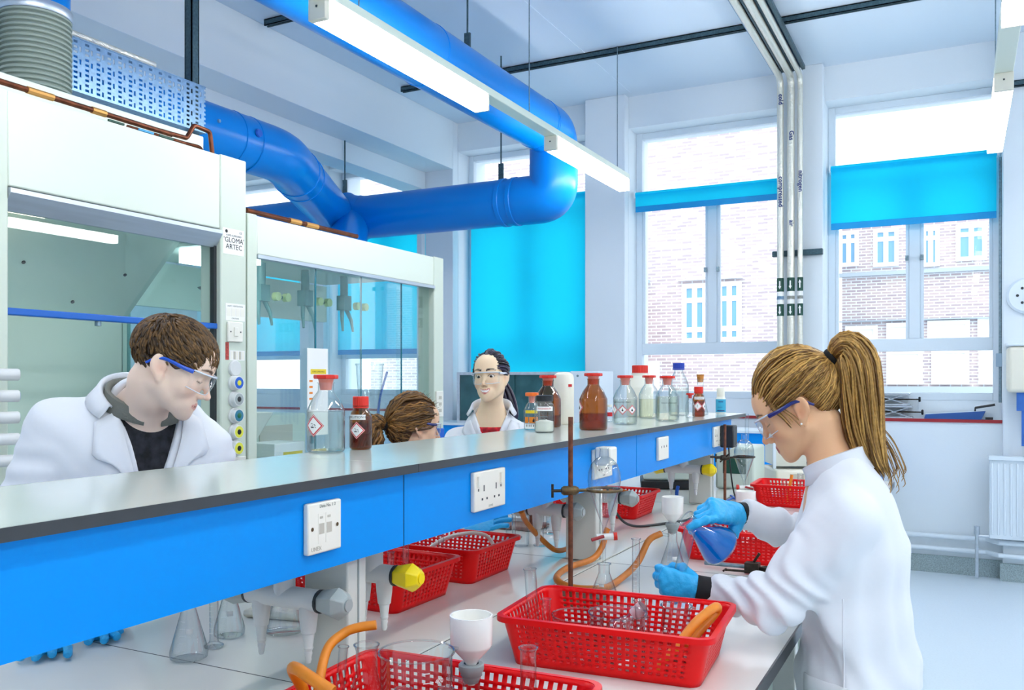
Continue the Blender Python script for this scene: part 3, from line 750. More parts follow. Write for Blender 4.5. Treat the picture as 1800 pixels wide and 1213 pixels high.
# ---- the big blue duct
dz_, zl = 3.34, 2.85
du = empty('ventilation_duct', (-2.75, 6.05, zl), 'big blue round duct running overhead, bending down and across to the fume hoods', 'duct')
def loc_(pts, o=Vector((-2.75, 6.05, zl))): return [Vector(p) - o for p in pts]
E = .27
MB().tube(loc_([(-2.75, -2.5, dz_), (-2.75, 6.05 - E, dz_)]), .18, 36).build('straight_run', M['duct'], du, sharp=.9)
MB().tube(loc_(fillet([(-2.75, 6.05 - E, dz_), (-2.75, 6.05, dz_), (-2.75, 6.05, (dz_ + zl) / 2)], .5, 12)), .182, 36).build('upper_elbow', M['duct'], du, sharp=.9)
MB().tube(loc_(fillet([(-2.75, 6.05, (dz_ + zl) / 2), (-2.75, 6.05, zl), (-2.75 - E, 6.05, zl)], .5, 12)), .184, 36).build('lower_elbow', M['duct'], du, sharp=.9)
MB().tube(loc_([(-2.75 - E, 6.05, zl), (-4.55, 6.05, zl)]), .18, 36).build('cross_run', M['duct'], du, sharp=.9)
mx_ = axis_mat(Vector((-4.5, 6.05, zl)) - Vector((-2.75, 6.05, zl)), (-1, 0, 0))
MB().lathe([(.182, 0), (.187, .02), (.187, .05), (.205, .14), (.225, .16), (.225, .26), (.208, .27), (.208, .62), (.205, .9012), (.205, 1.7)], 36, mat=mx_).build('junction', M['duct'], du)
# branch from the hood duct into the junction
bp_ = fillet([(-4.0, 1.8, 2.94), (-4.0, 4.45, 2.95), (-4.78, 6.02, 2.86)], .62, 16)
MB().tube(loc_(bp_), .172, 36).build('branch_run', M['duct'], du, sharp=.9)
def collar(p, d, r=.186, w=.03):
    d = Vector(d).normalized(); p = Vector(p) - Vector((-2.75, 6.05, zl))
    MB().lathe([(r - .006, -w), (r, -w + .004), (r, w - .004), (r - .006, w)], 36, mat=axis_mat(p, d)).build('joint_collar', M['duct'], du)
for y in (-.3, 2.3, 4.25, 5.76): collar((-2.75, y, dz_), (0, 1, 0), .184, .012)
for x in (-3.06, -3.16): collar((x, 6.05, zl), (1, 0, 0), .187, .02)
collar((-4.0, 3.98, 2.945), (0, 1, 0), .178, .012); collar((-4.0, 4.12, 2.945), (0, 1, 0), .178, .012)
dbr = Vector((-.78, 1.57, -.09)).normalized()
for t in (.38, .52): collar(Vector((-4.0, 4.45, 2.95)) + dbr * t, dbr, .178, .012)
# second branch dropping behind the lower hood
MB().tube(loc_([(-4.05, 5.2, 2.35), (-4.62, 6.0, 2.80)]), .15, 30).build('rear_branch', M['duct'], du, sharp=.9)
MB().lathe([(0, .01), (.009, .01), (.012, 0)], 12, mat=axis_mat(Vector((-4.0 + .172, 3.74, 2.97)) - Vector((-2.75, 6.05, zl)), (1, 0, 0))).build('test_plug', M['galv'], du)
MB().lathe([(0, .012), (.022, .012), (.026, 0)], 14, mat=axis_mat(Vector((-4.0 + .175, 4.06, 2.98)) - Vector((-2.75, 6.05, zl)), (1, 0, 0))).build('damper_knob', M['ringblue'], du)
for (x, y, z) in ((-3.2, 6.05, zl + .18), (-4.72, 6.05, zl + .21), (-2.75, 4.75, dz_ + .17), (-2.75, 1.2, dz_ + .17)):
    MB().tube(loc_([(x, y, z + .12), (x, y, ZC)]), .006, 8).build('hanger_rod', M['strut'], du)
    MB().box(x + 2.75 - .02, x + 2.75 + .02, y - 6.05 - .008, y - 6.05 + .008, z - zl - .01, z - zl + .13).build('hanger_clip', M['strut'], du)
# ================================================================ BENCH, REAGENT SHELF, WALL BENCH
BX0, BX1, BY0, BY1, ZT = -1.76, -.334, -.6, 5.35, .90
wt = empty('lab_worktop', ((BX0 + BX1) / 2, 2.2, ZT - .03), 'long pale laminate bench worktop with a dark front edge running towards the windows', 'worktop')
seams = [BY0, -.02, 1.28, 2.57, 3.95, BY1]
for a, b in zip(seams[:-1], seams[1:]):
    MB().box(BX0 - wt.location.x + .004, BX1 - .004 - wt.location.x, a + .0012 - 2.2, b - .0012 - 2.2, .0, .03).build('top_panel', M['bench'], wt)
for x0, x1 in ((BX1 - .004, BX1), (BX0, BX0 + .004)):
    MB().box(x0 - wt.location.x, x1 - wt.location.x, BY0 - 2.2, BY1 - 2.2, 0, .0295).build('edge_strip', M['topedge'], wt)
MB().box(-1.07 - wt.location.x, -1.003 - wt.location.x, BY0 - 2.2, BY1 - 2.2, .0302, .034).build('spine_cover', M['bench'], wt)
for x in (-1.0725, -1.0005): MB().box(x - .001 - wt.location.x, x + .001 - wt.location.x, BY0 - 2.2, BY1 - 2.2, .0290, .0306).build('seam', M['dark'], wt)
for y in seams[1:-1]: MB().box(BX0 + .01 - wt.location.x, BX1 - .01 - wt.location.x, y - 2.2 - .0012, y - 2.2 + .0012, .028, .0303).build('seam', M['dark'], wt)
for k, (y0, y1) in enumerate(((-.42, .6), (.62, 1.74), (2.76, 3.9), (3.92, 5.15))):
    cb = empty('bench_cupboard', (-.42, (y0 + y1) / 2, 0), ['grey under-bench cupboard at the near end of the bench', 'grey under-bench cupboard below the nearest red basket', 'grey under-bench cupboard beyond the woman with the ponytail', 'grey under-bench cupboard at the window end of the bench'][k], 'cupboard', 'under-bench cupboards')
    hw = (y1 - y0) / 2
    MB().box(-.5, .0, -hw, hw, .08, .866).build('carcass', M['greybox'], cb, bevel=.004)
    MB().box(-.48, -.05, -hw, hw, 0, .08).build('plinth', M['dark'], cb)
    for s_ in (-1, 1):
        d_ = MB().box(.0, .018, min(0, s_ * hw) + .004, max(0, s_ * hw) - .004, .10, .85).build('door', M['greybox'], cb, bevel=.003)
        MB().box(.018, .03, s_ * .06 - .008, s_ * .06 + .008, .62, .76).build('handle', M['alu'], d_, bevel=.003)
for k, y in enumerate((-.46, 1.78, 2.42, 5.2)):
    lg = MB().box(-1.66, -1.60, y - .025, y + .025, 0, .866).box(-.43, -.37, y - .025, y + .025, 0, .866) if False else MB().prism([(-1.72, 0), (-1.66, 0), (-1.66, .80), (-.45, .80), (-.45, 0), (-.39, 0), (-.39, .868), (-1.72, .868)], y - .02, y + .02, 'y')
    tag(lg.build('support_trestle', M['post'], bevel=.004, loc=(-1.0, y, 0)), ['white steel bench trestle at the near end of the bench', 'white steel bench trestle just before the woman with the ponytail', 'white steel bench trestle just beyond the woman with the ponytail', 'white steel bench trestle at the window end of the bench'][k], 'trestle', 'bench trestles')
# ---- reagent shelf
SX0, SX1, SY0, SY1 = -1.33, -.957, -.55, 4.42
ZST, ZSB, ZPB = 1.304, 1.288, 1.142
sh = empty('reagent_shelf', (-1.145, 1.9, ZT), 'long raised shelf above the bench with grey top and bright blue side panels', 'shelf')
ox, oy, oz = sh.location
for a, b in ((SY0, 1.46), (1.46, 2.89), (2.89, SY1)):
    MB().box(SX0 - ox, SX1 - .002 - ox, a + .0008 - oy, b - .0008 - oy, ZSB - oz, ZST - oz).build('shelf_top', M['top'], sh)
    MB().box(SX1 - .002 - ox, SX1 - ox, a + .0008 - oy, b - .0008 - oy, ZSB - .001 - oz, ZST - .0003 - oz).build('edge_strip', M['topedge'], sh)
    MB().box(SX0 - .002 - ox, SX0 - ox, a - oy, b - oy, ZSB - oz, ZST - oz).build('edge_strip', M['topedge'], sh)
pe = [SY0, .05, 1.445, 2.84, 4.22]
for a, b in zip(pe[:-1], pe[1:]):
    MB().box(-1.0 - ox, -.982 - ox, a + .002 - oy, b - .002 - oy, ZPB - oz, ZSB - oz).build('blue_panel', M['blue'], sh)
    MB().box(-1.32 - ox, -1.30 - ox, a + .002 - oy, b - .002 - oy, ZPB - oz, ZSB - oz).build('blue_panel', M['blue'], sh)
for y in pe[1:-1]: MB().box(-.999 - ox, -.9835 - ox, y - .002 - oy, y + .002 - oy, ZPB - oz, ZSB - oz).build('panel_joint', M['dark'], sh)
MB().box(-1.30 - ox, -1.0 - ox, 4.20 - oy, 4.22 - oy, ZPB - oz, ZSB - oz).build('end_panel', M['blue'], sh)
for y0 in (-.1, 1.305, 2.545, 3.95):
    pst = MB().box(-1.115 - ox, -1.012 - ox, y0 - oy, y0 + .058 - oy, .0045, ZSB - oz).build('shelf_post', M['post'], sh, bevel=.004)
    MB().box(-1.012 - ox, -1.009 - ox, y0 + .030 - oy, y0 + .032 - oy, .006, ZPB - oz).build('cover_seam', M['knobg'], pst)
XPAN = -.982 - ox
def plate(y0, y1, z0, z1, name='power_socket'):
    return MB().box(XPAN, XPAN + .012, y0 - oy, y1 - oy, z0 - oz, z1 - oz).build(name, M['plastic'], sh, bevel=.003)
def pl_text(par, y, z, s, size, m):
    return text_mesh('lettering', s, size, m, par, frameM((XPAN + .0124, y - oy, z - oz), (0, 1, 0), (0, 0, 1)))
def pbox(par, nm, y0, y1, z0, z1, x1, m, x0=.0119): return MB().box(XPAN + x0, XPAN + x1, y0 - oy, y1 - oy, z0 - oz, z1 - oz).build(nm, m, par)
d_ = plate(1.146, 1.234, 1.175, 1.262, 'data_socket')
pl_text(d_, 1.196, 1.255, 'Data No. 1 2', .008, M['inkg']); pl_text(d_, 1.166, 1.184, 'UNEX', .010, M['plasticg'])
for y in (1.171, 1.191):
    pbox(d_, 'port_frame', y, y + .0185, 1.192, 1.243, .0125, M['plastic']); pbox(d_, 'port_shutter', y + .002, y + .0155, 1.208, 1.226, .0129, M['plasticg']); pbox(d_, 'port_label', y + .004, y + .012, 1.234, 1.238, .0128, M['plasticg'])
for y in (1.156, 1.222): MB().lathe([(0, .0125), (.0035, .0125)], 10, mat=axis_mat((XPAN, y - oy, 1.2185 - oz), (1, 0, 0))).build('screw', M['iron'], d_)
def double_socket(y0, txt=True):
    p = plate(y0, y0 + .149, 1.172, 1.262)
    for s_ in (0, 1):
        yc = y0 + .045 + s_ * .058
        pbox(p, 'switch_rocker', yc - .034 if s_ == 0 else yc + .016, yc - .02 if s_ == 0 else yc + .03, 1.228, 1.252, .017, M['plastic'])
        pbox(p, 'earth_slot', yc - .004, yc + .0, 1.216, 1.230, .0124, M['dark'])
        for q in (-.013, .009): pbox(p, 'pin_slot', yc + q, yc + q + .006, 1.196, 1.201, .0124, M['dark'])
        pbox(p, 'indicator', yc - .03 if s_ == 0 else yc + .02, yc - .026 if s_ == 0 else yc + .024, 1.218, 1.224, .0124, M['dark'])
    if txt: pl_text(p, y0 + .075, 1.180, '2 3 4 5', .007, M['inkg'])
    return p
double_socket(1.708); double_socket(2.43); double_socket(3.85)
s4 = plate(3.053, 3.172, 1.178, 1.262)
for y in (3.08, 3.11, 3.14): pbox(s4, 'pin_slot', y, y + .006, 1.222, 1.23, .0124, M['dark'])
def plug(name, y, z, m, label, dy=.05, dz=.05, dx=.045):
    r = empty(name, (-.982 + .0125, y, z), label, 'plug')
    MB().box(0, dx, -dy / 2, dy / 2, -dz / 2, dz / 2).build('plug_body', m, r, bevel=.006)
    return r
w_pl = plug('mains_plug', 2.457, 1.243, M['plastic'], 'white plug-top adaptor in the double socket behind the first separating funnel', .06, .055, .05)
b_pl = plug('power_adaptor', 3.985, 1.215, M['black'], 'black power adaptor in the socket near the window end of the blue panel', .08, .10, .06)
MB().tube(crv([(.03, 0, -.05), (.035, .0, -.12), (.045, .02, -.24), (.05, .08, -.300), (.055, .14, -.303)], 6), .0035, 8).build('flex', M['black'], b_pl)
# ---- gas taps hanging under the shelf
def faceted_knob(parent, x, m, sgn):
    mt = axis_mat((x, 0, 0), (sgn, 0, 0), (0, 0, 1))
    k = MB().lathe([(.018, 0), (.022, .006), (.030, .042), (.026, .05), (.016, .062), (0, .062)], 6, mat=mt).build('tap_knob', m, parent, sharp=.3, bevel=.002)
    MB().lathe([(.011, .062), (.011, .065), (0, .065)], 16, mat=mt).build('knob_cap', m, k)
    MB().tube([(x - sgn * .002, 0, 0), (x + sgn * .003, 0, 0)], .0215, 18).build('collar_ring', M['dark'], parent)
def tap(y, m, label, xr=-1.04, xl=-1.21, twin=True):
    xc = (xr + xl) / 2
    r = empty('gas_tap', (xc, y, 1.066), label, 'tap', 'service taps under the shelf')
    a, b = xr - xc, xl - xc
    MB().tube([(0, 0, 0), (0, 0, ZSB - 1.067)], .02, 16).build('riser', M['tap'], r)
    MB().tube([(b, 0, 0), (a, 0, 0)], .0205, 18).build('tap_body', M['tap'], r)
    for x in (a - .028, b + .028):
        MB().lathe([(.0185, .0), (.0165, -.035), (.0135, -.06), (.011, -.062), (.008, -.085), (.009, -.088), (.0065, -.094), (.0075, -.098), (.0055, -.106), (.006, -.110), (.004, -.116), (0, -.116)][::-1], 18, mat=Matrix.Translation((x, 0, 0))).build('nozzle', M['tap'], r)
    faceted_knob(r, a, m, 1); faceted_knob(r, b, m, -1)
    return r
tap(1.262, M['knobg'], 'white service tap with grey knobs beside the nearest shelf post')
tap(1.500, M['knoby'], 'white service tap with a yellow knob in front of the red baskets under the shelf', xl=-1.15)
tap(2.48, M['knobg'], 'white service tap with grey knobs just before the second shelf post', xr=-1.09)
tap(2.84, M['knobg'], 'white service tap with grey knobs behind the first separating funnel')
tap(3.90, M['knoby'], 'white service tap with two yellow knobs at the window end of the shelf')
# ---- bench along the window wall
wb = empty('wall_bench', (-2.4, 7.15, 0), 'white bench with a blue upstand along the window wall', 'bench')
MB().box(-1.95, 1.85, -.30, .05, .66, .70).build('bench_top', M['bench'], wb, bevel=.004)
MB().box(-1.95, 1.85, -.32, -.30, .74, 1.06).build('blue_panel', M['blue'], wb)
MB().box(-1.95, 1.86, -.34, .05, 1.06, 1.085).build('shelf_top', M['wframe'], wb, bevel=.004)
for x in (-1.9, -.9, .2, 1.2, 1.82): MB().box(x - .025, x + .025, -.325, -.28, .70, 1.06).build('upright', M['wframe'], wb)
MB().box(1.85, 1.87, -.30, .05, .70, 1.06).build('blue_panel', M['blue'], wb)
for k in range(4):
    d_ = MB().box(-1.9 + k * .93, -1.0 + k * .93, -.25, .04, .0, .66).build('cabinet', M['hoodw'], wb, bevel=.004)
    MB().box(-1.5 + k * .93, -1.4 + k * .93, -.27, -.25, .55, .57).build('handle', M['alu'], d_)
# dark glass-fronted cabinet behind the smiling woman
dc = empty('glass_front_cabinet', (-3.53, 7.0, 1.085), 'grey cabinet with dark sliding glass doors below the lowered blind', 'cabinet')
MB().box(-.53, -.50, -.18, .18, 0, .43).box(.50, .53, -.18, .18, 0, .43).box(-.53, .53, -.18, .18, .43, .455).box(-.53, .53, .16, .18, 0, .43).box(-.5, .5, -.18, .16, 0, .02).build('carcass', M['alu'], dc)
M['darkglass'] = pbr('dark_door_glass', '2f6168', .08, var=.3, vscale=6)
MB().box(-.50, .05, -.17, -.165, .02, .43).build('glass_door', M['darkglass'], dc); MB().box(-.02, .50, -.16, -.155, .02, .43).build('glass_door', M['darkglass'], dc)
for z in (.24,): MB().box(-.5, .5, -.15, .15, z, z + .008).build('shelf', M['tap'], dc)
wc = empty('white_cabinet', (-2.83, 7.05, 1.085), 'narrow white cabinet standing right of the dark glass-fronted cabinet', 'cabinet')
MB().box(-.13, .13, -.2, .15, 0, .46).build('casing', M['wframe'], wc, bevel=.006)
for x in (-.06, .03): MB().lathe([(0, .003), (.01, .003), (.01, 0)], 10, mat=axis_mat((x, -.2, .42), (0, -1, 0))).build('hinge_screw', M['steel'], wc)
# bits on the wall bench and sill
bk_ = empty('white_tub', (-.78, 6.98, 1.085), 'white plastic tub with a wire handle on the end of the wall bench', 'tub')
MB().lathe([(0, 0), (.075, 0), (.09, .16), (.094, .16), (.094, .165), (.086, .165), (.072, .006), (0, .006)], 24).build('tub', M['porcelain'], bk_)
MB().tube(crv([(.09, 0, .15), (.13, 0, .17), (.135, 0, .10), (.125, 0, .03)], 6), .004, 8).build('handle', M['wframe'], bk_)
cr = empty('clamp_bundle', (-.60, 6.95, 1.085), 'dark clamp lying on the corner of the wall bench behind the ponytail', 'clamp')
MB().tube([(-.08, -.02, .012), (.06, .04, .02)], .008, 8).box(-.03, .03, -.03, .03, .0, .035).build('boss', M['darkmetal'], cr)
MB().tube([(.0, .0, .03), (.07, -.06, .02)], .006, 8).build('jaw', M['darkmetal'], cr)
ZSL = ZS
jk = None
for k, (z, lbl) in enumerate(((ZSL, 'lower of two stacked steel lab jacks on the window sill, blocks folded open'), (ZSL + .10, 'upper of two stacked steel lab jacks on the window sill'))):
    j = empty('lab_jack', (-.47 - .02 * k, 7.565, z), lbl, 'lab jack', 'stacked lab jacks')
    MB().box(-.15, .13, -.07, .07, 0, .012).build('base_plate', M['alu'], j, bevel=.002); MB().box(-.15, .13, -.07, .07, .084, .098).build('top_plate', M['alu'], j, bevel=.002)
    for s_ in (-1, 1):
        MB().prism([(-.12, .012), (-.10, .012), (.11, .084), (.09, .084)], s_ * .06 - .004, s_ * .06 + .004, 'y').build('scissor_arm', M['alu'], j)
        MB().prism([(.09, .012), (.11, .012), (-.10, .084), (-.12, .084)], s_ * .05 - .004, s_ * .05 + .004, 'y').build('scissor_arm', M['alu'], j)
    MB().tube([(-.1, 0, .048), (.19, 0, .048)], .005, 8).build('screw_rod', M['darkmetal'], j)
    MB().lathe([(0, 0), (.02, 0), (.024, .008), (.02, .016), (0, .016)], 6, mat=axis_mat((.19, 0, .048), (1, 0, 0))).build('screw_knob', M['black'], j, sharp=.3)
pt = empty('paper_trimmer', (-.03, 7.56, ZSL), 'dark blue flat trimmer board with a black lever lying on the window sill', 'trimmer', rz=.04)
MB().prism([(-.23, 0), (.16, 0), (.19, .065), (-.22, .035)], -.07, .07, 'y').build('board', pbr('blue_board', '2c5da6', .3), pt, bevel=.004)
MB().prism([(-.22, .0352), (.188, .0655), (.187, .067), (-.221, .037)], -.065, .065, 'y').build('top_sheet', M['wframe'], pt)
MB().tube([(.12, -.08, .09), (.25, -.085, .115)], .009, 8).build('lever', M['black'], pt); MB().tube([(.12, -.03, .05), (.12, -.08, .09)], .006, 8).build('lever_arm', M['black'], pt)
MB().box(.19, .24, -.05, -.01, 0, .018).build('foot', M['black'], pt)
# ---- balance and instruments at the far end of the bench
ba = empty('analytical_balance', (-.83, 5.02, ZT + .0025), 'cream analytical balance with glass draught doors at the far end of the bench', 'balance')
ba.rotation_euler = (0, 0, .42)
MB().box(-.13, .13, -.17, .16, 0, .085).build('base', M['cream'], ba, bevel=.012)
MB().box(-.06, .05, -.1716, -.170, .02, .065).build('display', M['plasticg'], ba)
MB().box(-.13, .13, -.10, .16, .36, .39).build('roof', M['wframe'], ba, bevel=.006)
for x in (-.13, .115): MB().box(x, x + .015, -.10, -.085, .085, .36).build('pillar', M['wframe'], ba)
MB().box(-.115, .115, -.098, .16, .10, .36).build('weighing_chamber', M['cream'], ba)
MB().box(-.115, .115, -.1045, -.1015, .09, .36).build('front_glass', M['pane'], ba)
hp = empty('hotplate_instrument', (-1.36, 4.55, ZT + .0025), 'pale green instrument with a black base under the far end of the shelf', 'instrument')
hp.rotation_euler = (0, 0, .35)
MB().prism([(-.17, .045), (.16, .045), (.15, .24), (-.12, .24)], -.12, .12, 'y').build('casing', M['greybox'], hp, bevel=.012)
MB().box(-.18, .17, -.13, .13, 0, .045).build('base', M['black'], hp, bevel=.008)
ps = empty('instrument_box', (-1.05, 4.72, ZT + .0025), 'grey-white instrument box standing just beyond the end of the shelf', 'instrument')
MB().box(-.10, .10, -.14, .14, 0, .22).build('casing', M['greybox'], ps, bevel=.012)
MB().box(-.06, .06, -.1415, -.1395, .08, .16).build('display', M['lblgreen'], ps)
for k, (pts, lbl) in enumerate((([(-1.0, 4.28, .9075), (-.93, 4.15, .9075), (-.86, 4.3, .9075), (-.78, 4.45, .9075), (-.72, 4.62, .9075)], 'thin blue cable looping across the bench in front of the instruments'),
                                ([(-1.12, 4.30, .9075), (-1.0, 4.02, .9075), (-.97, 4.2, .9075), (-1.0, 4.5, .9075)], 'second blue cable lying on the bench by the far shelf post'))):
    tag(MB().tube(crv(pts, 8), .0045, 8).build('blue_cable', M['ringblue'], loc=pts[0]), lbl, 'cable', 'cables on the bench')
tag(MB().tube(crv([(-1.17, 2.95, 1.145), (-1.16, 3.02, 1.08), (-1.15, 3.1, .97), (-1.12, 3.2, .911), (-1.02, 3.32, .911), (-.95, 3.5, .911)], 8), .005, 8).build('black_cable', M['black'], loc=(-1.17, 2.95, 1.145)), 'black cable dropping from under the shelf on to the bench', 'cable', 'cables on the bench')
tag(MB().tube(crv([(-1.15, 3.90, .985), (-1.15, 3.88, .955), (-1.13, 3.83, .93), (-1.10, 3.76, .914), (-1.08, 3.68, .914)], 8), .008, 10).build('blue_hose', M['ringblue'], loc=(-1.15, 3.9, .96)), 'dark blue hose hanging from the far service tap', 'hose')
# ================================================================ BOTTLES, BASKETS, GLASSWARE
def face_cam(x, y): return math.atan2(-x, y)          # turn a thing so that its own -y side faces the photographer's side of the bench
def wrapuv(u, v, R): return (R * math.sin(u / R), -R * math.cos(u / R), v)
def decal(parent, name, mat, R, u0, u1, v0, v1, n=10):
    mb = MB()
    for i in range(n):
        a, b = u0 + (u1 - u0) * i / n, u0 + (u1 - u0) * (i + 1) / n
        mb.add([wrapuv(a, v0, R), wrapuv(b, v0, R), wrapuv(b, v1, R), wrapuv(a, v1, R)], [(0, 1, 2, 3)])
    return mb.build(name, mat, parent)
def decal_text(parent, s, size, mat, R, u, v):
    o = text_mesh('lettering', s, size, mat, parent, frameM((u, 0, v), (1, 0, 0), (0, 0, 1)), ext=.0001)
    for q in o.data.vertices:
        x, y, z = q.co; q.co = wrapuv(x, z, R - y)
    return o
FLAME = [(-.3, -.5), (.3, -.5), (.36, -.15), (.2, .1), (.22, .3), (.05, .1), (0, .55), (-.22, .2), (-.25, 0), (-.36, -.1)]
EXCL = [(-.09, .5), (.09, .5), (.05, -.15), (-.05, -.15)]
DOT = [(.09 * math.cos(k * PI / 4), -.36 + .09 * math.sin(k * PI / 4)) for k in range(8)]
def circ(x, y, r): return [(x + r * math.cos(k * PI / 5), y + r * math.sin(k * PI / 5)) for k in range(10)]
GHS = {'flame': [FLAME], 'excl': [EXCL, DOT],
       'corrosive': [[(-.5, -.35), (.1, -.35), (.1, -.2), (-.5, -.12)], [(-.45, .42), (-.12, .3), (-.15, .2), (-.48, .32)], circ(-.2, .05, .06), circ(-.1, -.05, .05), [(.1, .25), (.42, .1), (.38, 0), (.06, .14)], circ(.3, -.16, .06), [(.2, -.3), (.5, -.36), (.45, -.22)]],
       'health': [circ(0, .34, .15), [(-.34, -.45), (.34, -.45), (.24, .05), (0, .16), (-.24, .05)]],
       'skull': [circ(0, .2, .24), [(-.4, -.2), (.4, -.45), (.4, -.33), (-.4, -.08)], [(.4, -.2), (-.4, -.45), (-.4, -.33), (.4, -.08)]]}
def ghs(parent, kind, R, u, v, s):
    """white hazard diamond with a red border on a bottle of radius R"""
    mb = MB(); n = 6
    def dia(h, off, mi):
        for i in range(n):
            for j in range(n):
                q = []
                for a, b in ((i, j), (i + 1, j), (i + 1, j + 1), (i, j + 1)):
                    A, B = 2 * a / n - 1, 2 * b / n - 1
                    q.append(wrapuv(u + (A - B) / 2 * h, v + (A + B) / 2 * h, R + off))
                mb.add(q, [(0, 1, 2, 3)], mi)
    dia(s, .0006, 1); dia(s * .93, .0009, 0); dia(s * .88, .0011, 1); dia(s * .74, .0014, 0)
    for poly in GHS[kind]:
        mb.add([wrapuv(u + x * s * .55, v + y * s * .55, R + .0018) for x, y in poly], [tuple(range(len(poly)))], 2)
    return mb.build('hazard_label', [M['paper'], M['ghsred'], M['ink']], parent)
def shelf_pos(px, py):
    p = PZ(px, py, ZST); return p
def bottle_root(name, px, py, label, cat='bottle', group='bottles on the reagent shelf', r=.03):
    p = shelf_pos(px, py); v = Vector((p.x, p.y)).normalized() * r * .9       # py is the front edge of the base
    x, y = p.x + v.x, p.y + v.y
    e = empty(name, (x, y, ZST + .0006), label, cat, group, rz=face_cam(x, y)); e['d'] = depth((x, y, 0)); del e['d']
    return e
def body_profile(r, hb, hs, rn, hn, round_=.006):
    return [(0, .003), (r * .8, .002), (r - round_, 0), (r - round_ * .3, round_ * .35), (r, round_), (r, hb - .004), (r - .0015, hb), (rn + (r - rn) * .55, hb + (hs - hb) * .52), (rn + .001, hs - .003), (rn, hs), (rn, hn - .002), (rn + .002, hn - .002), (rn + .002, hn), (rn - .002, hn)]
def reagent(px, py, label, wpx, hpx, glassm, cap='redcap', plugm='redstop', liquid=None, lf=.55, hb=.56, hs=.80, rn=.42, oct_=True):
    p = shelf_pos(px, py); d = depth(p); r = wpx / 2 / FPX * d; h = hpx / FPX * d
    b = bottle_root('reagent_bottle', px, py, label, r=r)
    ns = rn * r
    MB().lathe(body_profile(r, hb * h, hs * h, ns, .90 * h), 36).build('bottle_body', glassm, b, sharp=.5)
    if liquid:
        zl = lf * hb * h
        MB().lathe([(0, .005), (r - .006, .005), (r - .003, .010), (r - .003, zl), (0, zl)], 30).build('contents', M[liquid], b, sharp=.5)
    MB().lathe([(0, .80 * h), (ns * .72, .80 * h), (ns * .95, .93 * h), (ns * 1.0, .945 * h), (0, .945 * h)], 20).build('stopper', M[plugm], b)
    c = MB().lathe([(0, .945 * h), (ns * 1.45, .945 * h), (ns * 1.55, .955 * h), (ns * 1.55, .99 * h), (ns * 1.45, h), (ns * .7, h), (ns * .6, .992 * h), (0, .992 * h)], 8 if oct_ else 24).build('stopper_cap', M[cap], b, sharp=.4)
    return b, r, h
def ribbed_cap(parent, r, z0, z1, m, n=28, name='screw_cap'):
    mb = MB(); vs = []
    for z, k in ((z0, 1), (z1 - .002, 1), (z1, .93)):
        for j in range(n * 2):
            rr = r * k * (1.0 if j % 2 else .965); a = PI * j / n; vs.append((rr * math.cos(a), rr * math.sin(a), z))
    N2 = 2 * n; fs = []
    for i in range(2):
        for j in range(N2): fs.append((i * N2 + j, i * N2 + (j + 1) % N2, (i + 1) * N2 + (j + 1) % N2, (i + 1) * N2 + j))
    fs.append(tuple(range(2 * N2, 3 * N2))); fs.append(tuple(range(N2))[::-1])
    mb.add(vs, fs)
    o = mb.build(name, M[m], parent, sharp=.35)
    MB().lathe([(r * .94, z0 - .005), (r * 1.0, z0 - .005), (r * 1.0, z0 - .001), (r * .94, z0 - .001)], 26).build('tamper_ring', M[m], o)
    return o
# --- from the near end to the window end
b, r, h = reagent(573, 797, 'large clear reagent bottle with red stopper at the near end of the shelf', 67, 138, M['glass'], liquid='clearwater', lf=.93)
ghs(b, 'corrosive', r, -r * .70, .062, .026)
p = bottle_root('screw_cap_bottle', 634, 791, 'small amber bottle with ribbed red screw cap beside the large clear bottle', r=.026)
r, h = .0265, .126
MB().lathe(body_profile(r, .080, .097, .017, .104, .005), 32).build('bottle_body', M['amber'], p, sharp=.5)
MB().lathe([(0, .004), (r - .003, .004), (r - .002, .008), (r - .002, .062), (0, .062)], 28).build('contents', M['amber'], p, sharp=.5)
ribbed_cap(p, .019, .1035, h, 'redcap')
l_ = decal(p, 'name_label', M['paper'], r + .0006, -.031, .012, .071, .083); decal_text(l_, 'SOLUTION 8%', .0085, M['ink'], r + .0009, -.008, .077)
ghs(p, 'corrosive', r, -.010, .046, .021)
p = bottle_root('dropper_bottle', 935, 757, 'small clear bottle with orange stopper and orange flammable label', r=.026)
r = .0265
MB().lathe(body_profile(r, .07, .094, .012, .112), 30).build('bottle_body', M['glass'], p, sharp=.5)
MB().lathe([(0, .09), (.008, .09), (.011, .112), (0, .112)], 16).build('stopper', M['redstop'], p)
MB().lathe([(0, .112), (.021, .112), (.022, .114), (.022, .122), (.02, .124), (0, .124)], 8).build('stopper_cap', M['orangecap'], p, sharp=.4)
decal(p, 'yellow_label', M['yellow'], r + .0006, -.024, .02, .056, .066)
ol = decal(p, 'orange_label', M['orange'], r + .0006, -.009, .022, .024, .044); decal(p, 'orange_label', M['orange'], r + .0006, -.026, -.012, .024, .044)
mb = MB().add([wrapuv(.006 + x * .012, .034 + y * .014, r + .0012) for x, y in FLAME], [tuple(range(len(FLAME)))]); mb.build('flame_mark', M['ink'], ol)
decal(p, 'barcode', M['paper'], r + .0006, -.024, .02, .006, .020)
for k in range(7): decal(p, 'bar', M['ink'], r + .0009, -.02 + k * .006, -.0175 + k * .006 - .001 * (k % 2), .012, .019, 2)
p = bottle_root('sample_jar', 957, 761, 'clear glass jar of white powder with a black lid and paper label', 'jar', r=.031)
r = .0315
MB().lathe(body_profile(r, .082, .094, .025, .100, .006), 32).build('jar_body', M['glass'], p, sharp=.5)
MB().lathe([(0, .003), (r - .005, .003), (r - .003, .007), (r - .003, .034), (0, .042)], 28).build('powder', M['powder'], p)
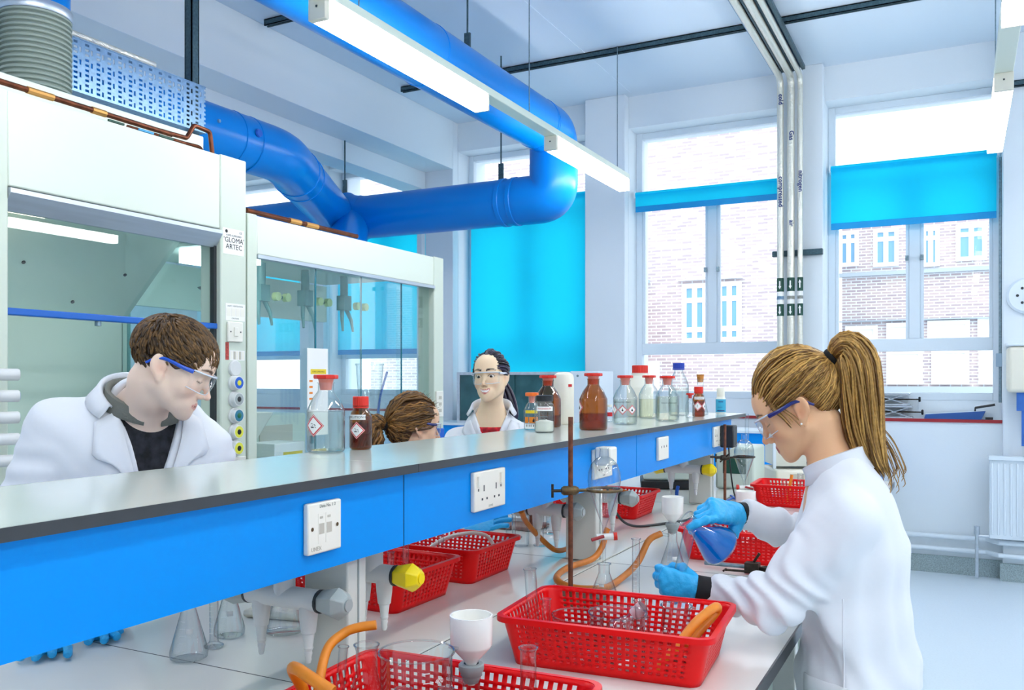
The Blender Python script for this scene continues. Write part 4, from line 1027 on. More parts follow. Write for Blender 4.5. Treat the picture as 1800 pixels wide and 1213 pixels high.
MB().lathe([(.027, .098), (.027, .115), (.025, .117), (0, .117)], 30).build('lid', M['black'], p, sharp=.4)
l_ = decal(p, 'name_label', M['paper'], r + .0006, -.028, .03, .068, .082); decal_text(l_, 'MAGNESIUM', .008, M['ghsred'], r + .0009, .0, .075)
decal(p, 'small_print', M['inkg'], r + .0006, -.022, .004, .040, .043); decal(p, 'small_print', M['inkg'], r + .0006, -.022, .01, .049, .051)
b, r, h = reagent(963, 752, 'amber reagent bottle with red stopper behind the jar of white powder', 47, 92, M['amber'], liquid='amber', lf=.4)
p = bottle_root('plastic_canister', 991, 747, 'tall cream plastic canister standing behind the rusty stand rod', 'canister', r=.035)
MB().lathe([(0, 0), (.036, 0), (.038, .004), (.038, .172), (.034, .186), (.022, .194), (0, .195)], 30).build('canister_body', M['cream'], p)
MB().box(.015, .03, -.034, -.028, .14, .15).build('red_mark', M['ghsred'], p)
b, r, h = reagent(1043, 757, 'large amber reagent bottle with red stopper, tallest in the middle of the shelf', 50, 101, M['amber'], liquid='amber', lf=.52)
ghs(b, 'flame', r, -r * 1.30, .075, .024)
p = bottle_root('sample_vial', 1071, 742, 'little clear vial with a pink label between the amber and the clear bottles', 'vial', r=.014)
MB().lathe(body_profile(.015, .045, .052, .009, .06, .003), 20).build('vial_body', M['glass'], p); decal(p, 'pink_label', M['ghsred'], .0154, -.014, .014, .022, .038)
MB().lathe([(0, .058), (.011, .058), (.011, .068), (0, .068)], 16).build('cap', M['plastic'], p)
b, r, h = reagent(1099, 747, 'clear reagent bottle with red stopper and two hazard diamonds', 43, 87, M['glass'], liquid='clearwater', lf=.9)
ghs(b, 'health', r, -.010, .055, .019); ghs(b, 'flame', r, .027, .055, .019); ghs(b, 'excl', r, -.048, .055, .019)
decal_text(b, 'METHYLATED SPIRITS', .0072, M['ink'], r + .0008, -.012, .083)
p = bottle_root('powder_bottle', 1125, 733, 'big white plastic bottle with a wide red screw cap', r=.058)
MB().lathe(body_profile(.060, .135, .185, .038, .196, .008), 34).build('bottle_body', M['powder'], p, sharp=.5)
ribbed_cap(p, .036, .198, .232, 'redcap', 30)
b, r, h = reagent(1141, 736, 'clear reagent bottle with red stopper in front of the big white bottle', 37, 76, M['glass'], liquid='yellowwater', lf=.8)
b, r, h = reagent(1173, 741, 'clear bottle of pale liquid with red stopper, right of two such bottles', 42, 80, M['glass'], liquid='yellowwater', lf=.97)
decal_text(b, 'SODIUM HYDROXIDE', .0068, M['ink'], r + .0008, .008, .073)
p = bottle_root('blue_cap_bottle', 1193, 731, 'tall clear bottle with a blue screw cap behind the bottles of pale liquid', r=.045)
MB().lathe(body_profile(.047, .145, .205, .020, .222, .008), 34).build('bottle_body', M['glass'], p, sharp=.5)
MB().lathe([(0, .005), (.043, .005), (.044, .009), (.044, .13), (0, .13)], 30).build('contents', M['clearwater'], p, sharp=.5)
ribbed_cap(p, .027, .217, .245, 'bluecap', 30)
p = bottle_root('corked_flask', 1231, 730, 'clear conical flask closed with a brown cork at the far end of the shelf', 'flask', r=.036)
MB().lathe([(0, 0), (.034, 0), (.038, .005), (.036, .012), (.015, .105), (.015, .165), (.018, .168)], 30).build('flask_body', M['glass'], p)
MB().lathe([(0, .155), (.013, .155), (.018, .192), (0, .192)], 18).build('cork', M['cork'], p)
p = bottle_root('stoppered_bottle', 1213, 735, 'tiny clear bottle with red stopper left of the small amber bottle', r=.02)
MB().lathe(body_profile(.02, .06, .08, .009, .095, .004), 24).build('bottle_body', M['glass'], p)
MB().lathe([(0, .085), (.007, .085), (.009, .1), (.017, .1), (.017, .108), (0, .108)], 14).build('stopper', M['redcap'], p)
p = bottle_root('screw_cap_bottle', 1228, 733, 'small amber bottle with red screw cap and exclamation mark diamond', r=.027)
r = .0275
MB().lathe(body_profile(r, .084, .102, .018, .110, .005), 32).build('bottle_body', M['amber'], p, sharp=.5)
MB().lathe([(0, .004), (r - .003, .004), (r - .002, .008), (r - .002, .07), (0, .07)], 28).build('contents', M['amber'], p, sharp=.5)
ribbed_cap(p, .020, .110, .135, 'redcap')
l_ = decal(p, 'name_label', M['paper'], r + .0006, -.02, .03, .078, .090); decal_text(l_, 'AMMONIUM', .0075, M['ink'], r + .0009, .004, .084)
ghs(p, 'excl', r, -.004, .048, .022); ghs(p, 'flame', r, .034, .048, .022)
p = bottle_root('wash_bottle', 1267, 727, 'white bottle with a blue label at the window end of the shelf', r=.024)
MB().lathe([(0, 0), (.023, 0), (.0245, .003), (.0245, .072), (.020, .080), (.018, .084)], 28).build('bottle_body', M['plastic'], p)
MB().lathe([(.0195, .082), (.0195, .12), (.016, .127), (0, .127)], 26).build('cap', M['cream'], p)
decal(p, 'blue_label', M['teal'], .0249, -.045, .045, .006, .070, 20)
decal(p, 'label_line', M['inkb'], .0252, -.012, .012, .055, .059, 6); decal(p, 'label_line', M['inkb'], .0252, -.016, .008, .03, .032, 6); decal(p, 'label_line', M['inkb'], .0252, -.02, .02, .010, .016, 6)
# ---------------------------------------------------------------- baskets with cut-out holes
def rrect(hx, hy, r, nx, ny, nc=5):
    """closed outline of a rounded rectangle, with (u index, straight side?) for every step"""
    pts = []; kinds = []
    def side(a, b, n):
        for i in range(n): pts.append(Vector(a).lerp(Vector(b), i / n)); kinds.append(i % 2 == 1)
    def corner(cx, cy, a0):
        for i in range(nc):
            a = a0 + (PI / 2) * i / nc; pts.append(Vector((cx + r * math.cos(a), cy + r * math.sin(a)))); kinds.append(False)
    side((-hx + r, -hy), (hx - r, -hy), nx); corner(hx - r, -hy + r, -PI / 2)
    side((hx, -hy + r), (hx, hy - r), ny); corner(hx - r, hy - r, 0)
    side((hx - r, hy), (-hx + r, hy), nx); corner(-hx + r, hy - r, PI / 2)
    side((-hx, hy - r), (-hx, -hy + r), ny); corner(-hx + r, -hy + r, PI)
    return pts, kinds
def basket(loc, rz, label, hxt=.208, hyt=.140, hxb=.185, hyb=.120, h=.098, name='plastic_basket'):
    b = empty(name, loc, label, 'basket', 'red perforated plastic baskets', rz=rz)
    nx, ny, rows = 45, 27, 13
    pb, kd = rrect(hxb, hyb, .022, nx, ny); pt_, _ = rrect(hxt, hyt, .026, nx, ny)
    n = len(pb); zs = [0, .010] + [.010 + (h - .030) * (k + 1) / rows for k in range(rows)] + [h - .008, h]
    mb = MB(); vs = []
    for z in zs:
        t = z / h
        for a, c in zip(pb, pt_): q = a.lerp(c, t); vs.append((q.x, q.y, z))
    fs = []
    for i in range(len(zs) - 1):
        for j in range(n):
            if kd[j] and 1 <= i < len(zs) - 2 and i % 2 == 0: continue
            fs.append((i * n + j, i * n + (j + 1) % n, (i + 1) * n + (j + 1) % n, (i + 1) * n + j))
    mb.add(vs, fs); mb.build('basket_wall', M['red'], b, solid=.0026)
    mb = MB()
    gx, gy = 31, 21
    for i in range(gx):
        for j in range(gy):
            if i % 2 == 1 and j % 2 == 1: continue
            x0, x1 = -hxb + .008 + (2 * hxb - .016) * i / gx, -hxb + .008 + (2 * hxb - .016) * (i + 1) / gx
            y0, y1 = -hyb + .008 + (2 * hyb - .016) * j / gy, -hyb + .008 + (2 * hyb - .016) * (j + 1) / gy
            mb.add([(x0, y0, .003), (x1, y0, .003), (x1, y1, .003), (x0, y1, .003)], [(0, 1, 2, 3)])
    mb.build('basket_base', M['red'], b, solid=.002)
    po, _ = rrect(hxt + .010, hyt + .010, .032, nx, ny); mb = MB()
    ring = lambda P_, z: [(q.x, q.y, z) for q in P_]
    vs = ring(pt_, h - .001) + ring(pt_, h + .002) + ring(po, h + .002) + ring(po, h - .010) + ring(po, h - .010)
    pi_, _ = rrect(hxt + .0075, hyt + .0075, .030, nx, ny)
    vs = ring(pt_, h - .0015) + ring(pt_, h + .0015) + ring(po, h + .001) + ring(po, h - .010) + ring(pi_, h - .010) + ring(pi_, h - .0015)
    fs = []
    for i in range(6):
        i2 = (i + 1) % 6
        for j in range(n): fs.append((i * n + j, i * n + (j + 1) % n, i2 * n + (j + 1) % n, i2 * n + j))
    mb.add(vs, fs); mb.build('rim', M['red'], b, sharp=.5)
    return b
ZB_ = ZT + .0012
BK = basket((-.625, 1.698, ZB_), .075, 'red basket of glassware nearest the woman with the ponytail, whole front side in view')
def bk(loc, rz, label): return copy_thing(BK, loc, rz, label)
B2 = bk((-.700, 1.120, ZB_), .05, 'red basket at the bottom edge holding the big beaker and orange tubes, nearest of all')
B3 = bk((-1.405, 1.885, ZB_), -.02, 'red basket under the shelf behind the yellow tap knob')
B4 = bk((-1.40, 2.235, ZB_), .0, 'red basket under the shelf with white tubing looped in it')
B5 = bk((-1.37, 3.52, ZB_), .0, 'red basket under the shelf behind the first separating funnel')
B7 = bk((-.595, 2.86, ZB_), .03, 'red basket on the bench behind the flask of blue liquid')
B8 = bk((-.64, 4.16, ZB_), .03, 'farthest red basket on the open bench, in front of the balance')
# ---------------------------------------------------------------- glassware
def rim(parent, r, z, t=.0012): MB().tube([(r * math.cos(2 * PI * k / 28), r * math.sin(2 * PI * k / 28), z) for k in range(28)], t, 6, closed=True).build('rim', M['glass'], parent)
def vessel(name, loc, prof, label, cat, group=None, rimr=None, tilt=None, rz=0., n=30, mat='glass', part='wall'):
    e = empty(name, loc, label, cat, group, rz=rz)
    if tilt: e.rotation_euler = tilt
    MB().lathe(prof, n).build(part, M[mat], e, sharp=.6)
    if rimr: rim(e, rimr[0], rimr[1], rimr[2] if len(rimr) > 2 else .0012)
    return e
def conical(loc, r, h, label, rn=.30, group='conical flasks', band=None, arm=False, rz=0.):
    p = [(0, .002), (r * .85, 0), (r * .97, .003), (r, .012), (r * .97, .02), (r * rn, h * .70), (r * rn * .93, h * .74), (r * rn * .93, h * .985), (r * rn * 1.12, h)]
    e = vessel('conical_flask', loc, p, label, 'flask', group, (r * rn * 1.12, h), rz=rz)
    decal(e, 'frosted_patch', M['paper'], r * .70, -.006, .008, h * .36, h * .44, 3)
    for k in range(5): decal(e, 'scale_mark', M['paper'], r * (.92 - .11 * k), -.02, -.008, h * (.16 + .09 * k), h * (.16 + .09 * k) + .0008, 3)
    return e
def beaker(loc, r, h, label, group='glass beakers in the baskets', rz=0., marks=False):
    p = [(0, .0015), (r * .9, 0), (r - .002, .002), (r, .008), (r, h - .006), (r + .002, h - .001), (r + .0035, h)]
    e = vessel('glass_beaker', loc, p, label, 'beaker', group, (r + .003, h, .0016), rz=rz)
    MB().prism([(r - .001, -.012), (r + .012, 0), (r - .001, .012), (r + .003, 0)], h - .004, h, 'z').build('spout', M['glass'], e)
    if marks:
        for k, s_ in enumerate(('400', '300', '200', '100')):
            z = h * (.80 - .18 * k)
            decal_text(e, s_, .010, M['paper'], r + .0008, .022, z)
            decal(e, 'scale_mark', M['paper'], r + .0006, -.004, .012, z - .0006, z + .0006, 4); decal(e, 'scale_mark', M['paper'], r + .0006, -.004, .006, z + h * .09 - .0006, z + h * .09 + .0006, 4)
    return e
def tube_t(loc, r, h, label, tilt=None, spout=False, group='glass tubes'):
    p = [(0, .001), (r * .7, .001), (r, r * .5), (r, h - .003), (r + .0015, h)]
    return vessel('glass_tube', loc, p, label, 'glass tube', group, (r + .0012, h, .0009), tilt=tilt, n=18)
def cylinder_m(loc, r, h, label, group='measuring cylinders', rz=0.):
    e = vessel('measuring_cylinder', loc, [(0, .002), (r * 2.2, 0), (r * 2.3, .004), (r * 1.2, .010), (r, .016), (r, h - .004), (r + .003, h)], label, 'measuring cylinder', group, (r + .002, h), rz=rz)
    for k in range(12): decal(e, 'scale_mark', M['paper'], r + .0005, -.004, .005, .03 + (h - .05) * k / 12, .0308 + (h - .05) * k / 12, 3)
    return e
def onb(px, py): p = PZ(px, py, ZT); return (p.x, p.y, ZB_)
# under the near end of the shelf
conical(onb(332, 1158), .038, .150, 'clear conical flask nearest the photographer under the shelf, astride the worktop seam', .34, rz=face_cam(-1.4, 1.29))
conical(onb(403, 1118), .034, .135, 'clear conical flask just behind the slim measuring cylinder', .36, rz=face_cam(-1.43, 1.4))
conical(onb(500, 1112), .043, .155, 'clear conical flask in front of the cream stand base', .34, rz=face_cam(-1.32, 1.48))
cylinder_m(onb(376, 1138), .009, .19, 'slim measuring cylinder between the two nearest conical flasks')
sb = empty('retort_stand', (-1.45, 1.66, ZB_), 'cream painted stand base with a steel rod behind the third conical flask', 'stand', 'laboratory stands', rz=.2)
MB().box(-.10, .10, -.07, .07, 0, .018).build('base_plate', pbr('chipped_cream_paint', 'e9e6d6', .6, var=.12, vscale=30, bump=.2), sb, bevel=.008)
MB().tube([(.035, .02, .018), (.035, .02, .30)], .005, 10).build('rod', M['steel'], sb)
# second retort stand at the back, rusty
sb2 = empty('retort_stand', (-1.52, 3.02, ZB_), 'rusty brown stand base under the shelf behind the orange hose loop', 'stand', 'laboratory stands')
MB().box(-.10, .10, -.07, .07, 0, .016).build('base_plate', M['rust'], sb2, bevel=.005); MB().tube([(.05, 0, .016), (.05, 0, .20)], .008, 10).build('rod', M['rust'], sb2)
for k, (px, py, r, h) in enumerate(((898, 946, .018, .12), (950, 960, .011, .20), (966, 938, .012, .16), (915, 960, .030, .11))):
    q = onb(px, py)
    if k == 3: beaker(q, r, h, 'clear beaker standing under the shelf beside the crumpled blue gloves')
    else: cylinder_m(q, r, h, ['short clear cylinder beside the crumpled blue gloves under the shelf', 'tall clear cylinder on a wide foot behind the orange hose', 'thin clear cylinder on the rusty stand base side under the shelf'][k])
# white tubing in basket B4
wtb = MB().tube(crv([(-1.44, 2.20, .925), (-1.40, 2.17, .965), (-1.36, 2.21, 1.0), (-1.31, 2.27, 1.012), (-1.27, 2.31, 1.0), (-1.245, 2.31, .96), (-1.26, 2.29, .925)], 8), .006, 10)
tag(wtb.build('white_tubing', M['plastic'], loc=(-1.36, 2.25, .95)), 'white plastic tubing arched over the edge of a red basket under the shelf', 'tubing')
for k, (x, y) in enumerate(((-1.262, 1.80), (-1.285, 1.90), (-1.345, 2.17))):
    tube_t((x, y, ZB_ + .006), .0085, .135, ['pink-tinged glass tube standing in the basket behind the yellow knob, near corner', 'glass tube standing in the basket behind the yellow knob, second in', 'glass tube standing in the basket with the white tubing'][k])
# --- main basket contents
zb = ZB_ + .0062
tube_t((-.80, 1.665, zb), .0125, .165, 'tall glass cylinder with a lip at the left end of the main basket', (.04, -.05, 0))
tube_t((-.755, 1.625, zb), .0085, .115, 'short narrow glass tube near the left end of the main basket')
vessel('crystallising_dish', (-.735, 1.745, zb + .0), [(0, .001), (.05, 0), (.054, .004), (.056, .055), (.058, .057)], 'shallow round glass dish at the back left of the main basket', 'dish', 'glass dishes', (.057, .057, .0018))
bkr = beaker((-.625, 1.69, zb), .056, .088, 'wide squat beaker in the middle of the main basket')
fl = empty('stoppered_flask', (-.655, 1.770, zb + .026), 'tilted glass flask with a frosted pink neck in the main basket', 'flask'); fl.rotation_euler = (.15, .75, .3)
MB().lathe([(0, -.022), (.018, -.02), (.026, -.004), (.026, .008), (.016, .028), (.010, .04), (.010, .05), (.013, .052), (.013, .082), (.0145, .084)], 24).build('flask_body', M['glass'], fl)
MB().lathe([(.0135, .053), (.0135, .081)], 20).build('frosted_neck', pbr('frosted_pink_glass', 'f2c6cc', .5), fl)
tube_t((-.555, 1.665, zb), .0125, .125, 'glass boiling tube leaning in the main basket, right of the wide beaker', (-.05, -.12, 0))
tube_t((-.535, 1.60, zb), .0095, .11, 'narrow glass tube leaning in front of the tall beaker in the main basket', (.1, -.3, 0))
beaker((-.515, 1.735, zb), .028, .105, 'tall narrow beaker at the back of the main basket')
wg = vessel('watch_glass', (-.525, 1.618, zb + .048), [(0, 0), (.015, .0015), (.03, .006), (.044, .014)], 'round watch glass standing on edge at the front of the main basket', 'watch glass', None, (.044, .014, .0014)); wg.rotation_euler = (1.25, 0, .15)
tube_t((-.68, 1.62, zb + .010), .010, .10, 'glass tube lying low in the front of the main basket', (.0, 1.35, .3))
cp = tag(MB().lathe([(0, 0), (.012, 0), (.016, .012), (.008, .02), (0, .02)], 14).build('paper_filter', M['paper']), 'crumpled white filter paper lying in the front of the main basket', 'paper'); cp.location = (-.575, 1.605, zb)
# orange tube resting against the right end of the main basket
ot = MB().tube(crv([(-.515, 1.60, zb + .012), (-.485, 1.625, zb + .05), (-.455, 1.665, zb + .095), (-.432, 1.715, zb + .115), (-.436, 1.740, zb + .100), (-.458, 1.70, zb + .07), (-.475, 1.665, zb + .045)], 8), .0095, 12)
tag(ot.build('rubber_tube', M['hoseb'], loc=(-.46, 1.68, zb)), 'bent orange rubber tube sticking out of the right end of the main basket', 'tubing', 'orange rubber tubes')
# --- nearest basket contents
beaker((-.728, 1.105, zb), .054, .155, 'big graduated beaker in the nearest red basket', rz=face_cam(-.72, 1.1) + .25, marks=True)
vessel('glass_jar', (-.835, 1.125, zb), [(0, .001), (.034, 0), (.036, .004), (.034, .05), (.0175, .10), (.0165, .135), (.0195, .145)], 'small wide-necked glass flask beside the orange tubes in the nearest basket', 'flask', None, (.0195, .145, .0014))
tube_t((-.868, 1.09, zb), .007, .150, 'thin glass tube standing beside the orange rubber tube at the bottom edge', (0, .1, 0))
tube_t((-.692, 1.018, zb), .011, .132, 'test tube in front of the big beaker, left one', group='test tubes'); tube_t((-.652, 1.065, zb), .010, .124, 'test tube in front of the big beaker, right one', group='test tubes')
g3 = vessel('glass_cylinder', (-.595, 1.215, zb), [(0, .001), (.011, .0), (.0125, .006), (.0125, .145), (.016, .150)], 'small glass cylinder with a spout standing right of the near white funnel', 'glass tube', None, (.0145, .149))
vessel('crystallising_dish', (-.602, 1.10, zb), [(0, .001), (.05, 0), (.054, .004), (.056, .085), (.058, .087)], 'round glass dish at the right end of the nearest basket', 'dish', 'glass dishes', (.057, .087, .0018))
ot = MB().tube(crv([(-.845, 1.005, zb + .02), (-.855, 1.03, zb + .09), (-.87, 1.07, zb + .145), (-.862, 1.10, zb + .165), (-.845, 1.115, zb + .173), (-.82, 1.13, zb + .177)], 8), .0075, 12)
tag(ot.build('rubber_tube', M['hoseb'], loc=(-.86, 1.05, zb)), 'orange rubber tube curving up out of the nearest basket', 'tubing', 'orange rubber tubes')
ot = MB().tube(crv([(-.87, 1.035, zb + .01), (-.88, 1.03, zb + .09), (-.875, 1.0, zb + .135), (-.855, .985, zb + .145), (-.825, .98, zb + .138), (-.79, .985, zb + .122)], 8), .009, 12)
tag(ot.build('rubber_tube', M['hoseb'], loc=(-.86, 1.0, zb)), 'orange rubber tube bent double at the near corner of the nearest basket', 'tubing', 'orange rubber tubes')
# --- Buchner funnels on side-arm flasks
def buchner(loc, hf, label, rcup=.033, rz=0., flask=True, s=1.):
    f = None
    if flask:
        f = conical(loc, .040 * s, hf, 'side-arm flask carrying ' + label, .36, 'side-arm flasks', rz=rz)
        f.name = 'side_arm_flask'
        MB().tube([(-.010 * s, 0, hf * .86), (-.042 * s, 0, hf * .90)], .0045, 10).build('side_arm', M['glass'], f)
    b = empty('buchner_funnel', (loc[0], loc[1], loc[2] + hf + .004), label, 'funnel', 'white filter funnels', rz=rz)
    MB().lathe([(.0, -.016), (.0115 * s, -.016), (.0175 * s, .0), (.020 * s, .004), (.020 * s, .012), (.018 * s, .014), (.012 * s, .014)], 24).build('rubber_cone', M['rubber'], b)
    MB().lathe([(.006, -.02), (.008, .012), (.013 * s, .020), (rcup * .95, .040), (rcup, .044), (rcup * 1.03, .088), (rcup * 1.03, .090), (rcup * .95, .090), (rcup * .9, .050), (0, .048)], 32).build('funnel_cup', M['porcelain'], b, sharp=.7)
    return f, b
p_ = onb(1182, 1012)
buchner(p_, .135, 'white filter funnel on its flask beside the gloved hands', .031, rz=.5)
buchner((-.685, 1.195, zb), .10, 'white filter funnel standing at the bottom edge of the picture', .033)
buchner((-.62, 2.86, zb), .11, 'white filter funnel just behind the gloved hand holding the flask', .031)
buchner((-.50, 4.10, zb), .12, 'far white filter funnel in front of the balance', .034)
for k, (x, y, h_) in enumerate(((-.72, 4.12, .11), (-.66, 4.2, .13), (-.60, 4.13, .12))): tube_t((x, y, zb), .013, h_, ['clear tube at the left of the farthest basket', 'clear tube at the back of the farthest basket', 'clear tube beside the orange tube of the farthest basket'][k])
for k, (x, y, h_, r_) in enumerate(((-.47, 2.80, .10, .016), (-.70, 2.84, .115, .02), (-.74, 2.80, .13, .012))): tube_t((x, y, zb), r_, h_, ['wide tube in the basket behind the blue flask, right end', 'wide tube in the basket behind the blue flask, left of the funnel', 'slim tube in the basket behind the blue flask, left end'][k])
tag(MB().tube([(-.70, 4.07, zb + .01), (-.68, 4.09, zb + .135)], .007, 10).build('rubber_tube', M['hoseb'], loc=(-.69, 4.08, zb)), 'short orange rubber tube standing in the farthest basket', 'tubing', 'orange rubber tubes')
tag(MB().tube(crv([(-1.42, 3.44, zb + .02), (-1.38, 3.5, zb + .085), (-1.30, 3.54, zb + .09), (-1.25, 3.58, zb + .07)], 6), .009, 10).build('rubber_tube', M['hoseb'], loc=(-1.35, 3.5, zb)), 'orange rubber tube lying in the basket behind the first separating funnel', 'tubing', 'orange rubber tubes')
# --- tall tube standing behind the main basket
tq = onb(1118, 1072); cylinder_m((tq[0], tq[1], ZB_), .0095, .175, 'tall narrow cylinder standing behind the main basket')
# ---------------------------------------------------------------- stands with separating funnels
def sep_funnel(loc, label, s=1., sgn=1, rz=0.):
    """origin at the stem tip"""
    e = empty('separating_funnel', loc, label, 'funnel', 'separating funnels', rz=rz)
    z0 = .058 * s
    MB().lathe([(.0045, z0 + .024 * s), (.006 * s, z0 + .04 * s), (.022 * s, z0 + .082 * s), (.040 * s, z0 + .135 * s), (.0425 * s, z0 + .155 * s), (.041 * s, z0 + .176 * s), (.034 * s, z0 + .197 * s), (.022 * s, z0 + .21 * s), (.012 * s, z0 + .216 * s), (.011 * s, z0 + .236 * s), (.0135 * s, z0 + .238 * s)], 34).build('bulb', M['glass'], e)
    MB().lathe([(.0035, 0), (.0042, .002), (.0048, z0), (.0048, z0 + .026 * s)], 14).build('stem', M['glass'], e)
    k = MB().tube([(-.020 * s, 0, z0 + .010), (.024 * s, 0, z0 + .012)], .0085 * s, 14).build('stopcock', M['porcelain'], e)
    MB().tube([(sgn * .024 * s, 0, z0 + .012), (sgn * .033 * s, 0, z0 + .0125)], .0105 * s, 14).build('retaining_nut', M['redcap'], k)
    MB().tube([(-sgn * .002, -.010 * s, z0 + .014), (-sgn * .034 * s, -.018 * s, z0 + .006)], .0045 * s, 10).build('key_handle', M['trimred'], k)
    return e
def ring_stand(loc, hrod, zring, fpos, label, m_rod, m_cl, rring=.044, both=False):
    e = empty('ring_stand', loc, label, 'stand', 'laboratory stands')
    MB().box(-.07, .07, -.05, .10, 0, .012).build('base_plate', M['rust'], e, bevel=.004)
    MB().tube([(0, 0, .012), (0, 0, hrod)], .0062, 14).build('rod', M[m_rod], e)
    d = Vector((fpos[0] - loc[0], fpos[1] - loc[1], 0)); L_ = d.length; d.normalize(); z = zring - loc[2]; n_ = Vector((-d.y, d.x, 0))
    c = MB().tube([d * -.024 + Vector((0, 0, z)), d * -.018 + Vector((0, 0, z)), d * .012 + Vector((0, 0, z)), d * .020 + Vector((0, 0, z))], [.008, .012, .012, .008], 12)
    co_ = c.build('boss_head', M[m_cl], e)
    MB().tube([d * -.024 + Vector((0, 0, z)), d * -.050 + Vector((0, 0, z))], .004, 8).tube([d * -.047 + Vector((0, 0, z + .017)), d * -.047 + Vector((0, 0, z - .017))], .0035, 8).build('wing_screw', M['darkmetal'], co_)
    ctr = d * L_ + Vector((0, 0, z))
    MB().tube([d * .018 + Vector((0, 0, z)), d * (L_ - rring) + Vector((0, 0, z))], .0042, 10).tube([ctr + Vector((rring * math.cos(2 * PI * k / 36), rring * math.sin(2 * PI * k / 36), 0)) for k in range(36)], .0038, 10, closed=True).build('support_ring', M[m_cl], e)
    if both:
        MB().tube([d * -.02 + Vector((0, 0, z + .004)), d * -.075 + Vector((0, 0, z + .006))], .0042, 10).build('clamp_arm', M['darkmetal'], e)
        MB().tube([n_ * .03 + Vector((0, 0, z - .02)), n_ * -.03 + Vector((0, 0, z + .02))], .0035, 8).build('tommy_bar', M['darkmetal'], co_)
    return e
# first stand: rod base behind the main basket
rs = PZ(1003, 1062, ZT); fpx = P(1062, 900, depth(rs) + .015)
z_of = lambda py, d: H + (HY - py) / FPX * d
dF = depth(fpx)
ring_stand((rs.x, rs.y, ZB_), z_of(733, depth(rs)) - ZB_, z_of(861, dF), (fpx.x, fpx.y), 'rusty stand in mid picture holding the first separating funnel in a ring', 'rust', 'iron')
sep_funnel((fpx.x, fpx.y, z_of(991, dF)), 'first separating funnel, hanging in the ring in the middle of the bench', 1.0, rz=YAW)
conical((fpx.x, fpx.y, ZB_ + .0128), .032, z_of(988, dF) - ZB_ - .017 if z_of(988, dF) - ZB_ > .06 else .09, 'small conical flask under the tip of the first separating funnel', .48)
rs2 = P(1270, 880, 3.72); f2 = P(1308, 800, 3.76)
ring_stand((rs2.x + .01, rs2.y, ZB_), z_of(746, 3.72) - ZB_, z_of(803, 3.76), (f2.x, f2.y), 'thin rusty stand at the window end of the shelf holding the second separating funnel', 'rust', 'darkmetal', .0435, True)
sep_funnel((f2.x, f2.y, z_of(803, 3.76) - .200), 'second separating funnel, in the ring near the balance', 1.0, -1, rz=YAW)
vessel('burette_tube', (-.93, 4.32, ZB_), [(0, .001), (.03, 0), (.03, .004), (.009, .010), (.009, .40), (.011, .402)], 'tall thin glass tube standing behind the second separating funnel', 'glass tube', None, (.010, .402))
# ---------------------------------------------------------------- hoses
def hose(pts, r, label, m='hose'):
    tag(MB().tube(crv(pts, 10), r, 12).build('rubber_hose', M[m], loc=pts[0]), label, 'hose', 'orange rubber hoses')
fx_, fy_ = p_[0], p_[1]
zA = ZB_ + .135 * .9
hose([(fx_ - .030, fy_ - .010, zA), (fx_ - .060, fy_ - .035, zA - .02), (fx_ - .078, fy_ - .085, .945), (fx_ - .10, fy_ - .17, .913), (-.855, 2.20, .912), (-.93, 2.17, .912), (-1.0, 2.22, .918), (-1.03, 2.36, .918), (-1.0, 2.48, .925), (-.985, 2.525, .955), (-.978, 2.545, 1.0), (-.975, 2.55, 1.01)], .0095, 'orange rubber hose looping over the bench from the side-arm flask past the rusty stand')
hose([(-1.18, 2.36, 1.075), (-1.19, 2.42, 1.03), (-1.18, 2.50, .97), (-1.155, 2.56, .925), (-1.15, 2.66, .918), (-1.15, 2.75, .935), (-1.17, 2.85, .985)], .0085, 'orange rubber hose sagging under the shelf from tap to tap')
# ---------------------------------------------------------------- loose things on the bench
cl = empty('boss_clamp', (-.545, 2.60, ZB_), 'dark metal clamp with a boss head lying on the bench below the blue flask', 'clamp')
MB().tube([(-.15, .04, .012), (.02, .02, .016)], .0055, 10).build('clamp_rod', M['steel'], cl)
MB().lathe([(0, -.02), (.014, -.018), (.017, 0), (.014, .018), (0, .02)], 8, mat=axis_mat((.0, .01, .02), (1, .3, 0))).box(-.02, .02, -.012, .022, .004, .034).build('boss_head', M['darkmetal'], cl, sharp=.3)
MB().tube([(.0, .01, .03), (.02, .01, .062)], .004, 8).build('clamp_lever', M['darkmetal'], cl)
MB().tube([(-.015, -.01, .010), (-.075, -.02, .010)], .0035, 8).tube([(-.075, -.035, .01), (-.075, -.005, .010)], .003, 8).build('wing_screw', M['darkmetal'], cl)
for s_ in (-1, 1): MB().tube(crv([(.02, .01, .016), (.06, .01 + s_ * .022, .02), (.10, .01 + s_ * .02, .018), (.135, .01 + s_ * .006, .016)], 6), .007, 8).build('clamp_jaw', M['darkmetal'], cl)
def loose_glove(loc, rz, label, n=4, ln=.07):
    g = empty('nitrile_glove', loc, label, 'glove', 'cast-off blue gloves', rz=rz)
    mb = MB()
    mb.tube(crv([(-.09, 0, .011), (-.04, 0, .014), (.0, 0, .013), (.02, 0, .012)], 5), [.020] * 5 + [.026] * 5 + [.024] * 5 + [.016], 14)
    for v in range(len(mb.v)): x, y, z = mb.v[v]; mb.v[v] = (x, y * 1.6, .003 + (z - .0) * .55 + .002 * math.sin(90 * x))
    mb.build('palm', M['glove'], g)
    for k in range(n):
        y = -.03 + k * .02
        MB().tube(crv([(.005, y, .011), (.04, y * 1.2 + .004 * (k % 2), .015), (ln + .012 * (k % 2), y * 1.5, .011)], 6), [.009] * 12 + [.006], 10).build('finger', M['glove'], g)
    return g
loose_glove((-1.70, 1.19, ZB_), -.75, 'blue glove lying flat on the bench at the lower left, under the shelf')
